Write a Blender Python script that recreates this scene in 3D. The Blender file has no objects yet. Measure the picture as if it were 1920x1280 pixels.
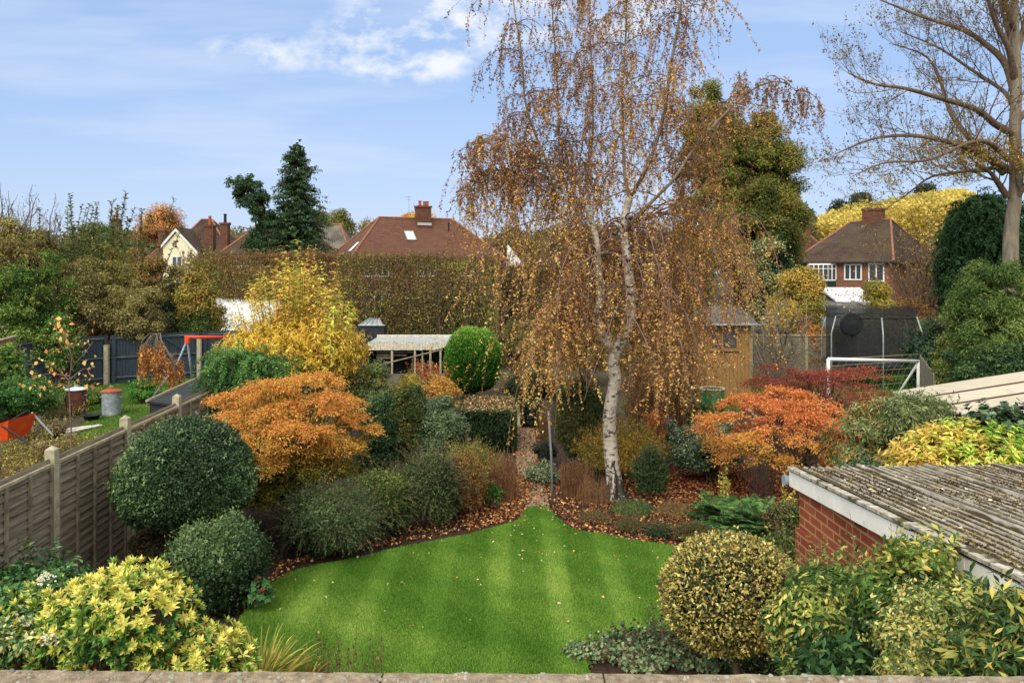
import bpy, math, random, zlib
import numpy as np
R_ = math.radians
rng = np.random.default_rng(11)
random.seed(5)
S = bpy.context.scene
COL = S.collection

# ------------------------------------------------------------------ camera
F, HOR, CAMH = 1500.0, 505.0, 4.05          # focal length in photo pixels, horizon row, eye height
cam = bpy.data.cameras.new("camera"); camo = bpy.data.objects.new("camera", cam); COL.objects.link(camo)
camo.location = (0, 0, CAMH); camo.rotation_euler = (R_(90), 0, 0)
cam.sensor_width = 36; cam.lens = F / 1920 * 36; cam.shift_y = -(640 - HOR) / 1920
cam.clip_start = .05; cam.clip_end = 3000
S.camera = camo

# ------------------------------------------------------------------ light
SUN_EL, SUN_AZ = 44, 202                    # azimuth clockwise from +Y: sun behind the camera, to the left
wd = bpy.data.worlds.new("World"); S.world = wd; wd.use_nodes = True
nt = wd.node_tree; N = nt.nodes; Lk = nt.links
for n in list(N): N.remove(n)
out = N.new('ShaderNodeOutputWorld'); bg = N.new('ShaderNodeBackground'); Lk.new(bg.outputs[0], out.inputs[0])
sky = N.new('ShaderNodeTexSky'); sky.sky_type = 'NISHITA'; sky.sun_disc = False
sky.sun_elevation = R_(SUN_EL); sky.sun_rotation = R_(SUN_AZ)
sky.air_density = 1.0; sky.dust_density = 1.0; sky.ozone_density = 2.2
tc = N.new('ShaderNodeTexCoord')
def wn(t, **k):
    n = N.new(t)
    for a, b in k.items(): setattr(n, a, b)
    return n
def wmath(op, a, b=None, c=None, clamp=False):
    n = wn('ShaderNodeMath', operation=op, use_clamp=clamp)
    for i, v in enumerate((a, b, c)):
        if v is None: continue
        if isinstance(v, (int, float)): n.inputs[i].default_value = v
        else: Lk.new(v, n.inputs[i])
    return n.outputs[0]
sep = wn('ShaderNodeSeparateXYZ'); Lk.new(tc.outputs['Generated'], sep.inputs[0])
az = wmath('DIVIDE', sep.outputs[0], wmath('MAXIMUM', sep.outputs[1], .05))
el = wmath('DIVIDE', sep.outputs[2], wmath('MAXIMUM', sep.outputs[1], .05))
def wnoise(sx, sy, scale, detail, rough, seed):
    cmb = wn('ShaderNodeCombineXYZ')
    Lk.new(wmath('MULTIPLY', az, sx), cmb.inputs[0]); Lk.new(wmath('MULTIPLY', el, sy), cmb.inputs[1]); cmb.inputs[2].default_value = seed
    n = wn('ShaderNodeTexNoise'); n.inputs['Scale'].default_value = scale; n.inputs['Detail'].default_value = detail; n.inputs['Roughness'].default_value = rough
    Lk.new(cmb.outputs[0], n.inputs['Vector']); return n.outputs['Fac']
def blob(a0, e0, ra, re):
    da = wmath('DIVIDE', wmath('SUBTRACT', az, a0), ra); de = wmath('DIVIDE', wmath('SUBTRACT', el, e0), re)
    r2 = wmath('ADD', wmath('MULTIPLY', da, da), wmath('MULTIPLY', de, de))
    return wmath('SUBTRACT', 1.0, r2, clamp=True)
mask = wmath('MAXIMUM', blob(-.135, .285, .13, .062), blob(.02, .345, .26, .07))
mask = wmath('MAXIMUM', mask, wmath('MULTIPLY', blob(-.30, .27, .12, .03), .45))
puff = wmath('MULTIPLY', wmath('SUBTRACT', wnoise(1, 1.6, 17, 6, .6, 3.1), .40), 4.6, clamp=True)
puff = wmath('MULTIPLY', wmath('MULTIPLY', mask, 1.9, clamp=True), puff)
streak = wmath('MULTIPLY', wmath('SUBTRACT', wnoise(1, 7, 2.2, 4, .55, 8.4), .45), 1.9, clamp=True)
streak = wmath('MULTIPLY', streak, .62)
cl = wmath('MAXIMUM', wmath('MULTIPLY', puff, .9), streak, clamp=True)
hzn = wmath('MULTIPLY', wmath('SUBTRACT', 1.0, wmath('MULTIPLY', el, 4.5), clamp=True), .35)   # paler low air
cl = wmath('MAXIMUM', cl, hzn)
up = wmath('MULTIPLY', wmath('SUBTRACT', sep.outputs[2], .36), 5.0, clamp=True)          # unseen white sky overhead, added as neutral fill light
back = wmath('MULTIPLY', wmath('SUBTRACT', .05, sep.outputs[1]), 4.0, clamp=True)  # same added white fill behind the camera, out of view
sky_fill = wmath('MULTIPLY', wmath('MAXIMUM', up, back), .95)
tint = wn('ShaderNodeMix', data_type='RGBA', blend_type='MULTIPLY'); tint.inputs[0].default_value = 1
Lk.new(sky.outputs[0], tint.inputs[6]); tint.inputs[7].default_value = (.82, .90, 1.12, 1)
# even out the strong brightening of the clear sky model towards the horizon
comb = wn('ShaderNodeMix', data_type='RGBA'); comb.inputs[0].default_value = .80
Lk.new(tint.outputs[2], comb.inputs[6]); comb.inputs[7].default_value = (2.3, 3.25, 4.85, 1)
cm = wn('ShaderNodeMix', data_type='RGBA'); Lk.new(cl, cm.inputs[0]); Lk.new(comb.outputs[2], cm.inputs[6]); cm.inputs[7].default_value = (5.2, 5.35, 5.65, 1)
cd = wn('ShaderNodeMix', data_type='RGBA'); Lk.new(sky_fill, cd.inputs[0]); Lk.new(cm.outputs[2], cd.inputs[6]); cd.inputs[7].default_value = (7.6, 7.5, 7.3, 1)
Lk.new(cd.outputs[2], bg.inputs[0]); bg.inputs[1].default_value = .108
sl = bpy.data.lights.new("sun", 'SUN'); sl.energy = 1.75; sl.angle = R_(40); sl.color = (1, .93, .80)
so = bpy.data.objects.new("sun", sl); COL.objects.link(so)
so.rotation_euler = (R_(90 - SUN_EL), 0, R_(180 - SUN_AZ)); so.location = (0, 0, 30)
S.view_settings.view_transform = 'Standard'; S.view_settings.look = 'None'; S.view_settings.gamma = 1
S.view_settings.exposure = 0.78
S.render.engine = 'CYCLES'
cy = S.cycles; cy.max_bounces = 5; cy.diffuse_bounces = 3; cy.glossy_bounces = 2; cy.transmission_bounces = 3; cy.transparent_max_bounces = 8
cy.use_denoising = True; cy.caustics_reflective = False; cy.caustics_refractive = False

# ------------------------------------------------------------------ helpers
def hexlin(h, g=1.0):
    c = [int(h[i:i + 2], 16) / 255 for i in (0, 2, 4)]
    return [min(.92, (x / 12.92 if x <= .04045 else ((x + .055) / 1.055) ** 2.4) * g) for x in c]
def W(px, py, Z): return np.array([(px - 960) * Z / F, Z, CAMH - (py - HOR) * Z / F])
def G(px, py, z=0.0):
    Z = (CAMH - z) * F / (py - HOR); return np.array([(px - 960) * Z / F, Z, z])
def unit(v): return v / (np.linalg.norm(v, axis=-1, keepdims=True) + 1e-9)
def tag(o, label=None, cat=None, group=None, kind=None):
    if label: o['label'] = label
    if cat: o['category'] = cat
    if group: o['group'] = group
    if kind: o['kind'] = kind
    return o
def thing(name, label, cat, loc=(0, 0, 0), rz=0, group=None):
    global rng; rng = np.random.default_rng(zlib.crc32(label.encode()))      # every thing keeps its own random shape
    o = bpy.data.objects.new(name, None); COL.objects.link(o); o.location = tuple(map(float, loc)); o.rotation_euler = (0, 0, rz)
    o.empty_display_size = .2
    return tag(o, label, cat, group)
def npmesh(name, V, Fc, mat, parent=None, col=None, k=4, smooth=False, offset=None):
    """V (n,3), Fc (m,k) -> one mesh object; offset is subtracted (the parent's location)"""
    V = np.asarray(V, dtype=np.float32)
    if parent is not None and offset is None: offset = tuple(parent.location)
    if offset is not None: V = V - np.array(offset, dtype=np.float32)
    me = bpy.data.meshes.new(name); n = len(V); m = len(Fc)
    me.vertices.add(n); me.vertices.foreach_set('co', V.ravel())
    me.loops.add(m * k); me.loops.foreach_set('vertex_index', np.asarray(Fc, dtype=np.int32).ravel())
    me.polygons.add(m); me.polygons.foreach_set('loop_start', np.arange(0, m * k, k, dtype=np.int32))
    me.polygons.foreach_set('loop_total', np.full(m, k, dtype=np.int32))
    if smooth: me.polygons.foreach_set('use_smooth', np.ones(m, dtype=bool))
    me.update(calc_edges=True)
    if col is not None:
        a = me.attributes.new('tone', 'FLOAT_COLOR', 'FACE')
        c4 = np.ones((m, 4), dtype=np.float32); c4[:, :3] = col; a.data.foreach_set('color', c4.ravel())
    me.materials.append(mat)
    o = bpy.data.objects.new(name, me); COL.objects.link(o)
    if parent is not None: o.parent = parent
    return o
class MB:
    """collects boxes, tubes, polygons in local coordinates; build() links ONE mesh"""
    def __init__(s): s.v = []; s.f = []
    def add(s, vs, fs):
        b = len(s.v); s.v += [tuple(map(float, v)) for v in vs]; s.f += [tuple(b + i for i in f) for f in fs]; return s
    def box(s, x0, x1, y0, y1, z0, z1, M=None):
        vs = [(x, y, z) for z in (z0, z1) for y in (y0, y1) for x in (x0, x1)]
        if M is not None: vs = [M(v) for v in vs]
        return s.add(vs, [(0, 2, 3, 1), (4, 5, 7, 6), (0, 1, 5, 4), (2, 6, 7, 3), (0, 4, 6, 2), (1, 3, 7, 5)])
    def tube(s, pts, r, n=8, caps=True):
        pts = [np.array(p, float) for p in pts]; m = len(pts)
        rs = r if hasattr(r, '__len__') else [r] * m
        vs = []
        for i, p in enumerate(pts):
            d = pts[min(i + 1, m - 1)] - pts[max(i - 1, 0)]; d = d / (np.linalg.norm(d) + 1e-9)
            a = np.cross(d, (0, 0, 1) if abs(d[2]) < .9 else (0, 1, 0)); a /= np.linalg.norm(a); b = np.cross(d, a)
            for k in range(n):
                t = 2 * math.pi * k / n; vs.append(p + rs[i] * (math.cos(t) * a + math.sin(t) * b))
        fs = [(i * n + k, i * n + (k + 1) % n, (i + 1) * n + (k + 1) % n, (i + 1) * n + k) for i in range(m - 1) for k in range(n)]
        if caps: fs += [tuple(range(n))[::-1], tuple((m - 1) * n + k for k in range(n))]
        return s.add(vs, fs)
    def lathe(s, prof, c=(0, 0, 0), n=24):
        vs = [(c[0] + r * math.cos(2 * math.pi * k / n), c[1] + r * math.sin(2 * math.pi * k / n), c[2] + z) for r, z in prof for k in range(n)]
        m = len(prof)
        return s.add(vs, [(i * n + k, i * n + (k + 1) % n, (i + 1) * n + (k + 1) % n, (i + 1) * n + k) for i in range(m - 1) for k in range(n)])
    def poly(s, pts): return s.add(pts, [tuple(range(len(pts)))])
    def build(s, name, mat, parent=None, smooth=False, bevel=0):
        me = bpy.data.meshes.new(name); me.from_pydata(s.v, [], s.f); me.materials.append(mat); me.update()
        if smooth: me.polygons.foreach_set('use_smooth', [True] * len(me.polygons))
        o = bpy.data.objects.new(name, me); COL.objects.link(o); o.parent = parent
        if bevel:
            b = o.modifiers.new('bevel', 'BEVEL'); b.width = bevel; b.segments = 2; b.limit_method = 'ANGLE'
        return o

# ------------------------------------------------------------------ materials
def newmat(name):
    m = bpy.data.materials.new(name); m.use_nodes = True; return m, m.node_tree.nodes, m.node_tree.links, m.node_tree.nodes['Principled BSDF']
def leafmat(name, trans=.28, rough=.55, spec=.3):
    m, n, l, p = newmat(name)
    a = n.new('ShaderNodeAttribute'); a.attribute_name = 'tone'
    l.new(a.outputs['Color'], p.inputs['Base Color']); p.inputs['Roughness'].default_value = rough; p.inputs['Specular IOR Level'].default_value = spec
    t = n.new('ShaderNodeBsdfTranslucent'); l.new(a.outputs['Color'], t.inputs[0])
    mx = n.new('ShaderNodeMixShader'); mx.inputs[0].default_value = trans
    l.new(p.outputs[0], mx.inputs[1]); l.new(t.outputs[0], mx.inputs[2]); l.new(mx.outputs[0], n['Material Output'].inputs[0])
    return m
LEAF = leafmat('leaf_matte', .32, .75, .14); GLOSS = leafmat('leaf_glossy', .18, .46, .35); DRY = leafmat('leaf_dry', .25, .8, .15)
def pm(name, c1, c2, scale=6, rough=.75, bump=.2, stretch=(1, 1, 1), c3=None, s3=1.5, t3=.55, detail=6, metal=0, spec=.3, contrast=(.35, .65)):
    m, n, l, p = newmat(name)
    tc = n.new('ShaderNodeTexCoord'); mp = n.new('ShaderNodeMapping'); mp.inputs['Scale'].default_value = stretch; l.new(tc.outputs['Object'], mp.inputs[0])
    no = n.new('ShaderNodeTexNoise'); no.inputs['Scale'].default_value = scale; no.inputs['Detail'].default_value = detail; no.inputs['Roughness'].default_value = .62; l.new(mp.outputs[0], no.inputs['Vector'])
    cr = n.new('ShaderNodeValToRGB'); cr.color_ramp.elements[0].position = contrast[0]; cr.color_ramp.elements[1].position = contrast[1]
    cr.color_ramp.elements[0].color = (*hexlin(c1), 1); cr.color_ramp.elements[1].color = (*hexlin(c2), 1); l.new(no.outputs['Fac'], cr.inputs[0])
    c = cr.outputs[0]
    if c3:
        n3 = n.new('ShaderNodeTexNoise'); n3.inputs['Scale'].default_value = s3; n3.inputs['Detail'].default_value = 8; n3.inputs['Roughness'].default_value = .7; l.new(tc.outputs['Object'], n3.inputs['Vector'])
        r3 = n.new('ShaderNodeValToRGB'); r3.color_ramp.elements[0].position = t3; r3.color_ramp.elements[1].position = t3 + .08; l.new(n3.outputs['Fac'], r3.inputs[0])
        mx = n.new('ShaderNodeMix'); mx.data_type = 'RGBA'; l.new(r3.outputs[0], mx.inputs[0]); l.new(c, mx.inputs[6]); mx.inputs[7].default_value = (*hexlin(c3), 1); c = mx.outputs[2]
    l.new(c, p.inputs['Base Color']); p.inputs['Roughness'].default_value = rough; p.inputs['Metallic'].default_value = metal; p.inputs['Specular IOR Level'].default_value = spec
    if bump:
        b = n.new('ShaderNodeBump'); b.inputs['Strength'].default_value = bump; b.inputs['Distance'].default_value = .02; l.new(no.outputs['Fac'], b.inputs['Height']); l.new(b.outputs[0], p.inputs['Normal'])
    m['p'] = 1
    return m
def brickmat(name, c1, c2, mortar, bw=.215, bh=.065, ms=.010, zrows=True, bump=.5, rough=.85, dirt=None):
    m, n, l, p = newmat(name)
    tc = n.new('ShaderNodeTexCoord'); sp = n.new('ShaderNodeSeparateXYZ'); l.new(tc.outputs['Object'], sp.inputs[0])
    ad = n.new('ShaderNodeMath'); ad.operation = 'ADD'; l.new(sp.outputs[0], ad.inputs[0]); l.new(sp.outputs[1], ad.inputs[1])
    cb = n.new('ShaderNodeCombineXYZ'); l.new(ad.outputs[0], cb.inputs[0]); l.new(sp.outputs[2], cb.inputs[1])
    br = n.new('ShaderNodeTexBrick'); l.new(cb.outputs[0], br.inputs['Vector']); br.inputs['Scale'].default_value = 1
    br.inputs['Brick Width'].default_value = bw + ms; br.inputs['Row Height'].default_value = bh + ms; br.inputs['Mortar Size'].default_value = ms; br.inputs['Mortar Smooth'].default_value = .3
    br.inputs['Color1'].default_value = (*hexlin(c1), 1); br.inputs['Color2'].default_value = (*hexlin(c2), 1); br.inputs['Mortar'].default_value = (*hexlin(mortar), 1)
    no = n.new('ShaderNodeTexNoise'); no.inputs['Scale'].default_value = 2.5; no.inputs['Detail'].default_value = 8; no.inputs['Roughness'].default_value = .7; l.new(tc.outputs['Object'], no.inputs['Vector'])
    cr = n.new('ShaderNodeValToRGB'); cr.color_ramp.elements[0].position = .3; cr.color_ramp.elements[1].position = .7
    cr.color_ramp.elements[0].color = (.62, .6, .56, 1); cr.color_ramp.elements[1].color = (1.15, 1.12, 1.08, 1); l.new(no.outputs['Fac'], cr.inputs[0])
    mx = n.new('ShaderNodeMix'); mx.data_type = 'RGBA'; mx.blend_type = 'MULTIPLY'; mx.inputs[0].default_value = 1; l.new(br.outputs['Color'], mx.inputs[6]); l.new(cr.outputs[0], mx.inputs[7])
    c = mx.outputs[2]
    if dirt:
        n3 = n.new('ShaderNodeTexNoise'); n3.inputs['Scale'].default_value = .6; n3.inputs['Detail'].default_value = 8; n3.inputs['Roughness'].default_value = .65; l.new(tc.outputs['Object'], n3.inputs['Vector'])
        r3 = n.new('ShaderNodeValToRGB'); r3.color_ramp.elements[0].position = .42; r3.color_ramp.elements[1].position = .68; l.new(n3.outputs['Fac'], r3.inputs[0])
        m3 = n.new('ShaderNodeMix'); m3.data_type = 'RGBA'; l.new(r3.outputs[0], m3.inputs[0]); l.new(c, m3.inputs[6]); m3.inputs[7].default_value = (*hexlin(dirt), 1); c = m3.outputs[2]
    l.new(c, p.inputs['Base Color']); p.inputs['Roughness'].default_value = rough; p.inputs['Specular IOR Level'].default_value = .25
    b = n.new('ShaderNodeBump'); b.inputs['Strength'].default_value = bump; b.inputs['Distance'].default_value = .008; b.invert = True; l.new(br.outputs['Fac'], b.inputs['Height']); l.new(b.outputs[0], p.inputs['Normal'])
    return m
M = dict(
    soil=pm('soil', '2e281c', '544a34', 9, .95, .8, c3='3c4626', s3=.5, t3=.5),
    bed=pm('bed_soil', '221812', '4a382c', 14, .95, 1),
    lawn=pm('lawn_turf', '2c5c10', '4b8020', 7, .9, .5),
    nlawn=pm('neighbour_turf', '2f6a14', '5a8a2c', 3, .9, .5, c3='6b6a3a', s3=.7, t3=.6),
    path=pm('path_gravel', '7e705a', 'a8997e', 25, .95, .6, c3='6a5a48', s3=2),
    wood=pm('fence_slat', '564e41', '8e8471', 5, .85, .12, (1, .35, 7), c3='403a32', s3=1.8, t3=.60),
    batten=pm('fence_batten', '6a6152', '938975', 8, .85, .3, (1, 1, 1)),
    post=pm('pale_post', '8f8a72', 'b5ae96', 12, .9, .3, c3='6f7460', s3=3, t3=.62),
    blue=pm('blue_grey_paint', '27323c', '35424d', 3, .7, .25, (6, 6, .6)),
    brownf=pm('brown_fence_wood', '6b4a30', '8f6a48', 5, .8, .3, (8, 8, .6)),
    rail=pm('pale_timber', '8f866e', 'b6ab8e', 6, .85, .3),
    dark=pm('tarred_board', '1d2024', '33373c', 5, .8, .4),
    felt=pm('roof_felt', '4a4640', '6b655c', 20, .95, .4, c3='3a3d28', s3=2),
    white=pm('white_paint', 'e6e4da', 'f6f4ec', 5, .5, .05, c3='c0c0b0', s3=3.0, t3=.60),
    cleanwhite=pm('white_upvc', 'd8dad6', 'ecece8', 3, .4, 0),
    galv=pm('galvanised_steel', '7d868c', 'a9b2b6', 9, .5, .1, c3='c5cbd0', s3=3, metal=.3),
    rust=pm('rusty_steel', '4a2c22', '77493a', 9, .8, .3, c3='3a2a26', s3=4),
    lid=pm('lid_steel', 'aab4bd', 'd0d8de', 9, .4, .1),
    red=pm('red_paint', 'c03a22', 'd8492e', 4, .4, 0),
    orange=pm('orange_plastic', 'd2461c', 'e85f2c', 4, .45, 0),
    greyp=pm('grey_paint', '78828a', '96a0a6', 4, .5, .05),
    black=pm('black_plastic', '101214', '202326', 4, .5, .05),
    barrel=pm('green_drum_paint', '1f5a30', '2f7a44', 6, .45, .1, c3='24442a', s3=3),
    canopy=pm('beige_panel', 'b8ae98', 'c6bca6', 1.2, .55, .03, detail=3, c3='aaa088', s3=1.2, t3=.62),
    brown=pm('brown_frame', '3a2420', '57362e', 6, .6, .1),
    stone=pm('coping_stone', '6e604c', 'b3a288', 45, .95, 1.0, c3='8b7f68', s3=9, t3=.58, contrast=(.3, .7)),
    rock=pm('rock_stone', '6f6d62', 'a5a395', 14, .9, .8, c3='3f4a2c', s3=5),
    bark=pm('brown_bark', '3c322a', '655746', 12, .9, .6, (1, 1, .4)),
    ashbark=pm('grey_bark', '5e564a', '8a8070', 5, .9, .5, (1, 1, .3), c3='4c5236', s3=.5, t3=.6),
    twig=pm('twig_bark', '54463a', '7a6856', 12, .9, .3),
    asb=pm('cement_sheet', '86806f', 'c6c0b2', 16, .9, .5, c3='4c4428', s3=6, t3=.50),
    moss=pm('moss', '3e3416', '6a5a2a', 22, 1, .6),
    cream=pm('cream_render', 'd6cfae', 'e6e0c2', 3, .8, .1),
    poly=pm('white_sheet_roof', 'c8ccd0', 'e6e8ea', 2, .5, .1),
    slate=pm('slate_panel', '8b9396', 'a3abad', 4, .6, .1),
    shedw=pm('golden_shed_board', '80603a', 'a07a48', 5, .75, .3, (10, 10, .5)),
    oldw=pm('old_white_timber', 'a5a090', 'd8d2c2', 18, .85, .3, c3='6e6656', s3=6, t3=.6),
    term=pm('terracotta', '8c4428', 'a85a38', 10, .8, .2),
    lead=pm('lead_flashing', '9ea2a4', 'c0c4c4', 10, .6, .1),
    gbrick=brickmat('garage_brick', '8a4030', '9c5440', 'b08858', ms=.011),
    hbrick=brickmat('house_brick', '74402f', '85503a', '8a7462', ms=.014),
    cbrick=brickmat('chimney_brick', '5c3026', '70402f', '6a584a', ms=.014),
    redtile=brickmat('red_tile', '66443a', '785040', '4a302a', bw=.2, bh=.16, ms=.02, bump=.6, dirt='5c4430'),
    browntile=brickmat('brown_tile', '44332d', '54403a', '30241f', bw=.2, bh=.16, ms=.02, bump=.6, dirt='4c4430'),
    greytile=brickmat('grey_tile', '57504c', '68605a', '3c3835', bw=.2, bh=.16, ms=.02, bump=.6, dirt='7a7668'),
    ridge=pm('ridge_tile', '7c5140', '9a6a54', 4, .85, .2),
)
def glassmat():
    m, n, l, p = newmat('window_glass'); p.inputs['Base Color'].default_value = (.05, .06, .07, 1); p.inputs['Roughness'].default_value = .08; p.inputs['Specular IOR Level'].default_value = .6
    return m
M['glass'] = glassmat()
def netmat():
    m, n, l, p = newmat('safety_net'); p.inputs['Base Color'].default_value = (.012, .014, .016, 1); p.inputs['Roughness'].default_value = .8
    t = n.new('ShaderNodeBsdfTransparent'); mx = n.new('ShaderNodeMixShader'); mx.inputs[0].default_value = .58
    l.new(t.outputs[0], mx.inputs[1]); l.new(p.outputs[0], mx.inputs[2]); l.new(mx.outputs[0], n['Material Output'].inputs[0]); return m
M['net'] = netmat()
def birchbark():
    m, n, l, p = newmat('birch_bark')
    tc = n.new('ShaderNodeTexCoord')
    def noise(scale, st, detail=7):
        mp = n.new('ShaderNodeMapping'); mp.inputs['Scale'].default_value = st; l.new(tc.outputs['Object'], mp.inputs[0])
        no = n.new('ShaderNodeTexNoise'); no.inputs['Scale'].default_value = scale; no.inputs['Detail'].default_value = detail; no.inputs['Roughness'].default_value = .7; l.new(mp.outputs[0], no.inputs['Vector']); return no.outputs['Fac']
    def ramp(f, a, b, c0, c1):
        r = n.new('ShaderNodeValToRGB'); r.color_ramp.elements[0].position = a; r.color_ramp.elements[1].position = b
        r.color_ramp.elements[0].color = (*c0, 1); r.color_ramp.elements[1].color = (*c1, 1); l.new(f, r.inputs[0]); return r.outputs[0]
    base = ramp(noise(7, (1, 1, 3)), .35, .65, hexlin('9a8f82'), hexlin('cfc8bc'))
    f1 = ramp(noise(7, (1, 1, 1.9)), .53, .58, (0, 0, 0), (1, 1, 1))
    # old rough dark bark near the foot
    sp = n.new('ShaderNodeSeparateXYZ'); l.new(tc.outputs['Object'], sp.inputs[0])
    mr = n.new('ShaderNodeMapRange'); mr.inputs[1].default_value = .95; mr.inputs[2].default_value = .1; mr.inputs[3].default_value = 0; mr.inputs[4].default_value = .22; l.new(sp.outputs[2], mr.inputs[0])
    nf = noise(11, (1, 1, .28)); ad = n.new('ShaderNodeMath'); ad.operation = 'ADD'; l.new(mr.outputs[0], ad.inputs[0]); l.new(nf, ad.inputs[1])
    f2 = ramp(ad.outputs[0], .63, .66, (0, 0, 0), (1, 1, 1))
    def mix(f, a, b):
        mx = n.new('ShaderNodeMix'); mx.data_type = 'RGBA'; l.new(f, mx.inputs[0]); l.new(a, mx.inputs[6]); mx.inputs[7].default_value = (*b, 1); return mx.outputs[2]
    c = mix(f1, base, hexlin('4c443c')); c = mix(f2, c, hexlin('34302a'))
    l.new(c, p.inputs['Base Color']); p.inputs['Roughness'].default_value = .8
    b = n.new('ShaderNodeBump'); b.inputs['Strength'].default_value = .5; b.inputs['Distance'].default_value = .02; l.new(nf, b.inputs['Height']); l.new(b.outputs[0], p.inputs['Normal'])
    return m
M['birch'] = birchbark()

# ------------------------------------------------------------------ foliage machinery
GAIN = 1.24
def palette(pal, n, key=None, jit=.16, br=.28):
    """pal: 'hex hex hex' ; key (n,) in 0..1 picks along the list with jitter"""
    cs = np.array([hexlin(h, GAIN) for h in pal.split()])
    if key is None: key = rng.random(n)
    x = np.clip(key + rng.normal(0, jit, n), 0, .9999) * len(cs)
    cs = cs * .78 + cs.mean(1, keepdims=True) * .22; cs = cs * [1.12, 1.06, .80]
    i = x.astype(int); c = cs[i] * rng.uniform(1 - br, 1 + br, (n, 1)); return np.clip(c, 0, .9)
class Waves:
    def __init__(s, k, m=16):
        s.k = rng.normal(0, k, (m, 3)); s.p = rng.uniform(0, 6.28, m); s.m = m
    def __call__(s, P): return np.sin(P @ s.k.T + s.p).sum(-1) / math.sqrt(s.m / 2) / 1.6     # about -1..1
class Leaves:
    def __init__(s): s.P = []; s.D = []; s.N = []; s.L = []; s.Wd = []; s.C = []
    def add(s, P, D, Nn, L, w, C):
        n = len(P); D = unit(D); Nn = unit(np.cross(np.cross(D, Nn), D) + 1e-6)
        s.P.append(P); s.D.append(D); s.N.append(Nn); s.L.append(np.broadcast_to(L, n) * rng.uniform(.65, 1.3, n)); s.Wd.append(np.broadcast_to(w, n) * 1.0); s.C.append(C)
    def build(s, name, parent, mat=None, fold=.18, curl=0.0):
        P, D, Nn, C = map(np.concatenate, (s.P, s.D, s.N, s.C)); L = np.concatenate(s.L)[:, None]; w = np.concatenate(s.Wd)[:, None]
        Sd = np.cross(D, Nn)
        w = w * L * .5
        m = P + D * L * .45
        V = np.stack([P, m + Sd * w + Nn * w * fold * 2, P + D * L - Nn * L * curl, m - Sd * w + Nn * w * fold * 2], 1).reshape(-1, 3)
        n = len(P); Fc = np.arange(n * 4).reshape(n, 4)
        return npmesh(name, V, Fc, mat or LEAF, parent, C)
def sph(n): return unit(rng.normal(0, 1, (n, 3)))
def minleaf(L, Z): return max(L, 4.2 * Z / F)

def shell(lv, c, R, L, pal, cover=3.0, amp=.06, k=3.0, out_=1.2, w=.5, thick=.10, zmin=-.75, box=0, pk=2.0, front=False, Z=None, n=None):
    """leaves over a bumpy closed surface (clipped shrubs); R = (rx, ry, rz)"""
    c = np.array(c, float); R = np.array(R, float)
    L = minleaf(L, c[1])
    area = 4 * math.pi * ((R[0] * R[1]) ** 1.6 / 3 + (R[0] * R[2]) ** 1.6 / 3 + (R[1] * R[2]) ** 1.6 / 3) ** (1 / 1.6)
    n = n or int(cover * area / (L * L * w * .5))
    u = sph(n)
    if box: # superellipsoid
        A3 = np.array([R[1] * R[2], R[0] * R[2], R[0] * R[1]]); ax = rng.choice(3, len(u), p=A3 / A3.sum()); u = rng.uniform(-1, 1, u.shape); u[np.arange(len(u)), ax] = rng.choice([-1., 1.], len(u))
    u = u[u[:, 2] > zmin]; n = len(u)
    wv = Waves(k); wv2 = Waves(k * 3)
    r = 1 + amp * wv(u) + amp * .5 * wv2(u) - rng.exponential(thick, n) + rng.random(n) ** 8 * amp * 1.5
    P = c + u * R * r[:, None]
    Nn = unit(u / R) * out_ + rng.normal(0, .6, (n, 3)); D = np.cross(Nn, rng.normal(0, 1, (n, 3))) + unit(u / R) * .35
    key = np.clip(.5 + .35 * Waves(pk)(P) , 0, 1)
    lv.add(P, D, Nn, L, w, palette(pal, n, key))
def clump(lv, c, R, nc, rc, L, pal, cover=2.2, flat=.7, inner=.35, zmin=-.6, w=.5, up=.3, droop=0, pk=1.2, amp=.15, topbias=0, kz=0):
    """leaf clumps through the outer volume of an ellipsoid (loose crowns)"""
    c = np.array(c, float); R = np.array(R, float); L = minleaf(L, c[1])
    u = sph(int(nc * 1.6)); u = u[u[:, 2] > zmin][:nc]; nc = len(u)
    t = inner + (1 - inner) * rng.random(nc) ** .45
    cc = c + u * R * (t * (1 + amp * Waves(2.5)(u)))[:, None]
    rr = rc * rng.uniform(.4, 1.5, nc)
    per = np.maximum(6, (cover * 4 * (rr / 1.0) ** 2 / (L * L * w * .5)).astype(int))
    idx = np.repeat(np.arange(nc), per); n = len(idx)
    d = sph(n); rad = rng.random(n) ** .5
    off = d * (rr[idx] * rad)[:, None] * np.array([1, 1, flat])
    off[:, 2] -= droop * (off[:, 0] ** 2 + off[:, 1] ** 2) / np.maximum(rr[idx], .01)
    P = cc[idx] + off
    Nn = d * .8 + u[idx] * .5 + rng.normal(0, .5, (n, 3)) + np.array([0, 0, up]); D = np.cross(Nn, rng.normal(0, 1, (n, 3))) + d * .4 + np.array([0, 0, -.3 - droop])
    ck = rng.uniform(.15, .85, nc); key = .55 * ck[idx] + .45 * (.5 + .5 * Waves(pk)(P))
    if kz: key = key + kz * (P[:, 2] - c[2]) / R[2]
    lv.add(P, D, Nn, L, w, palette(pal, n, np.clip(key, 0, 1)))
    return cc
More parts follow.
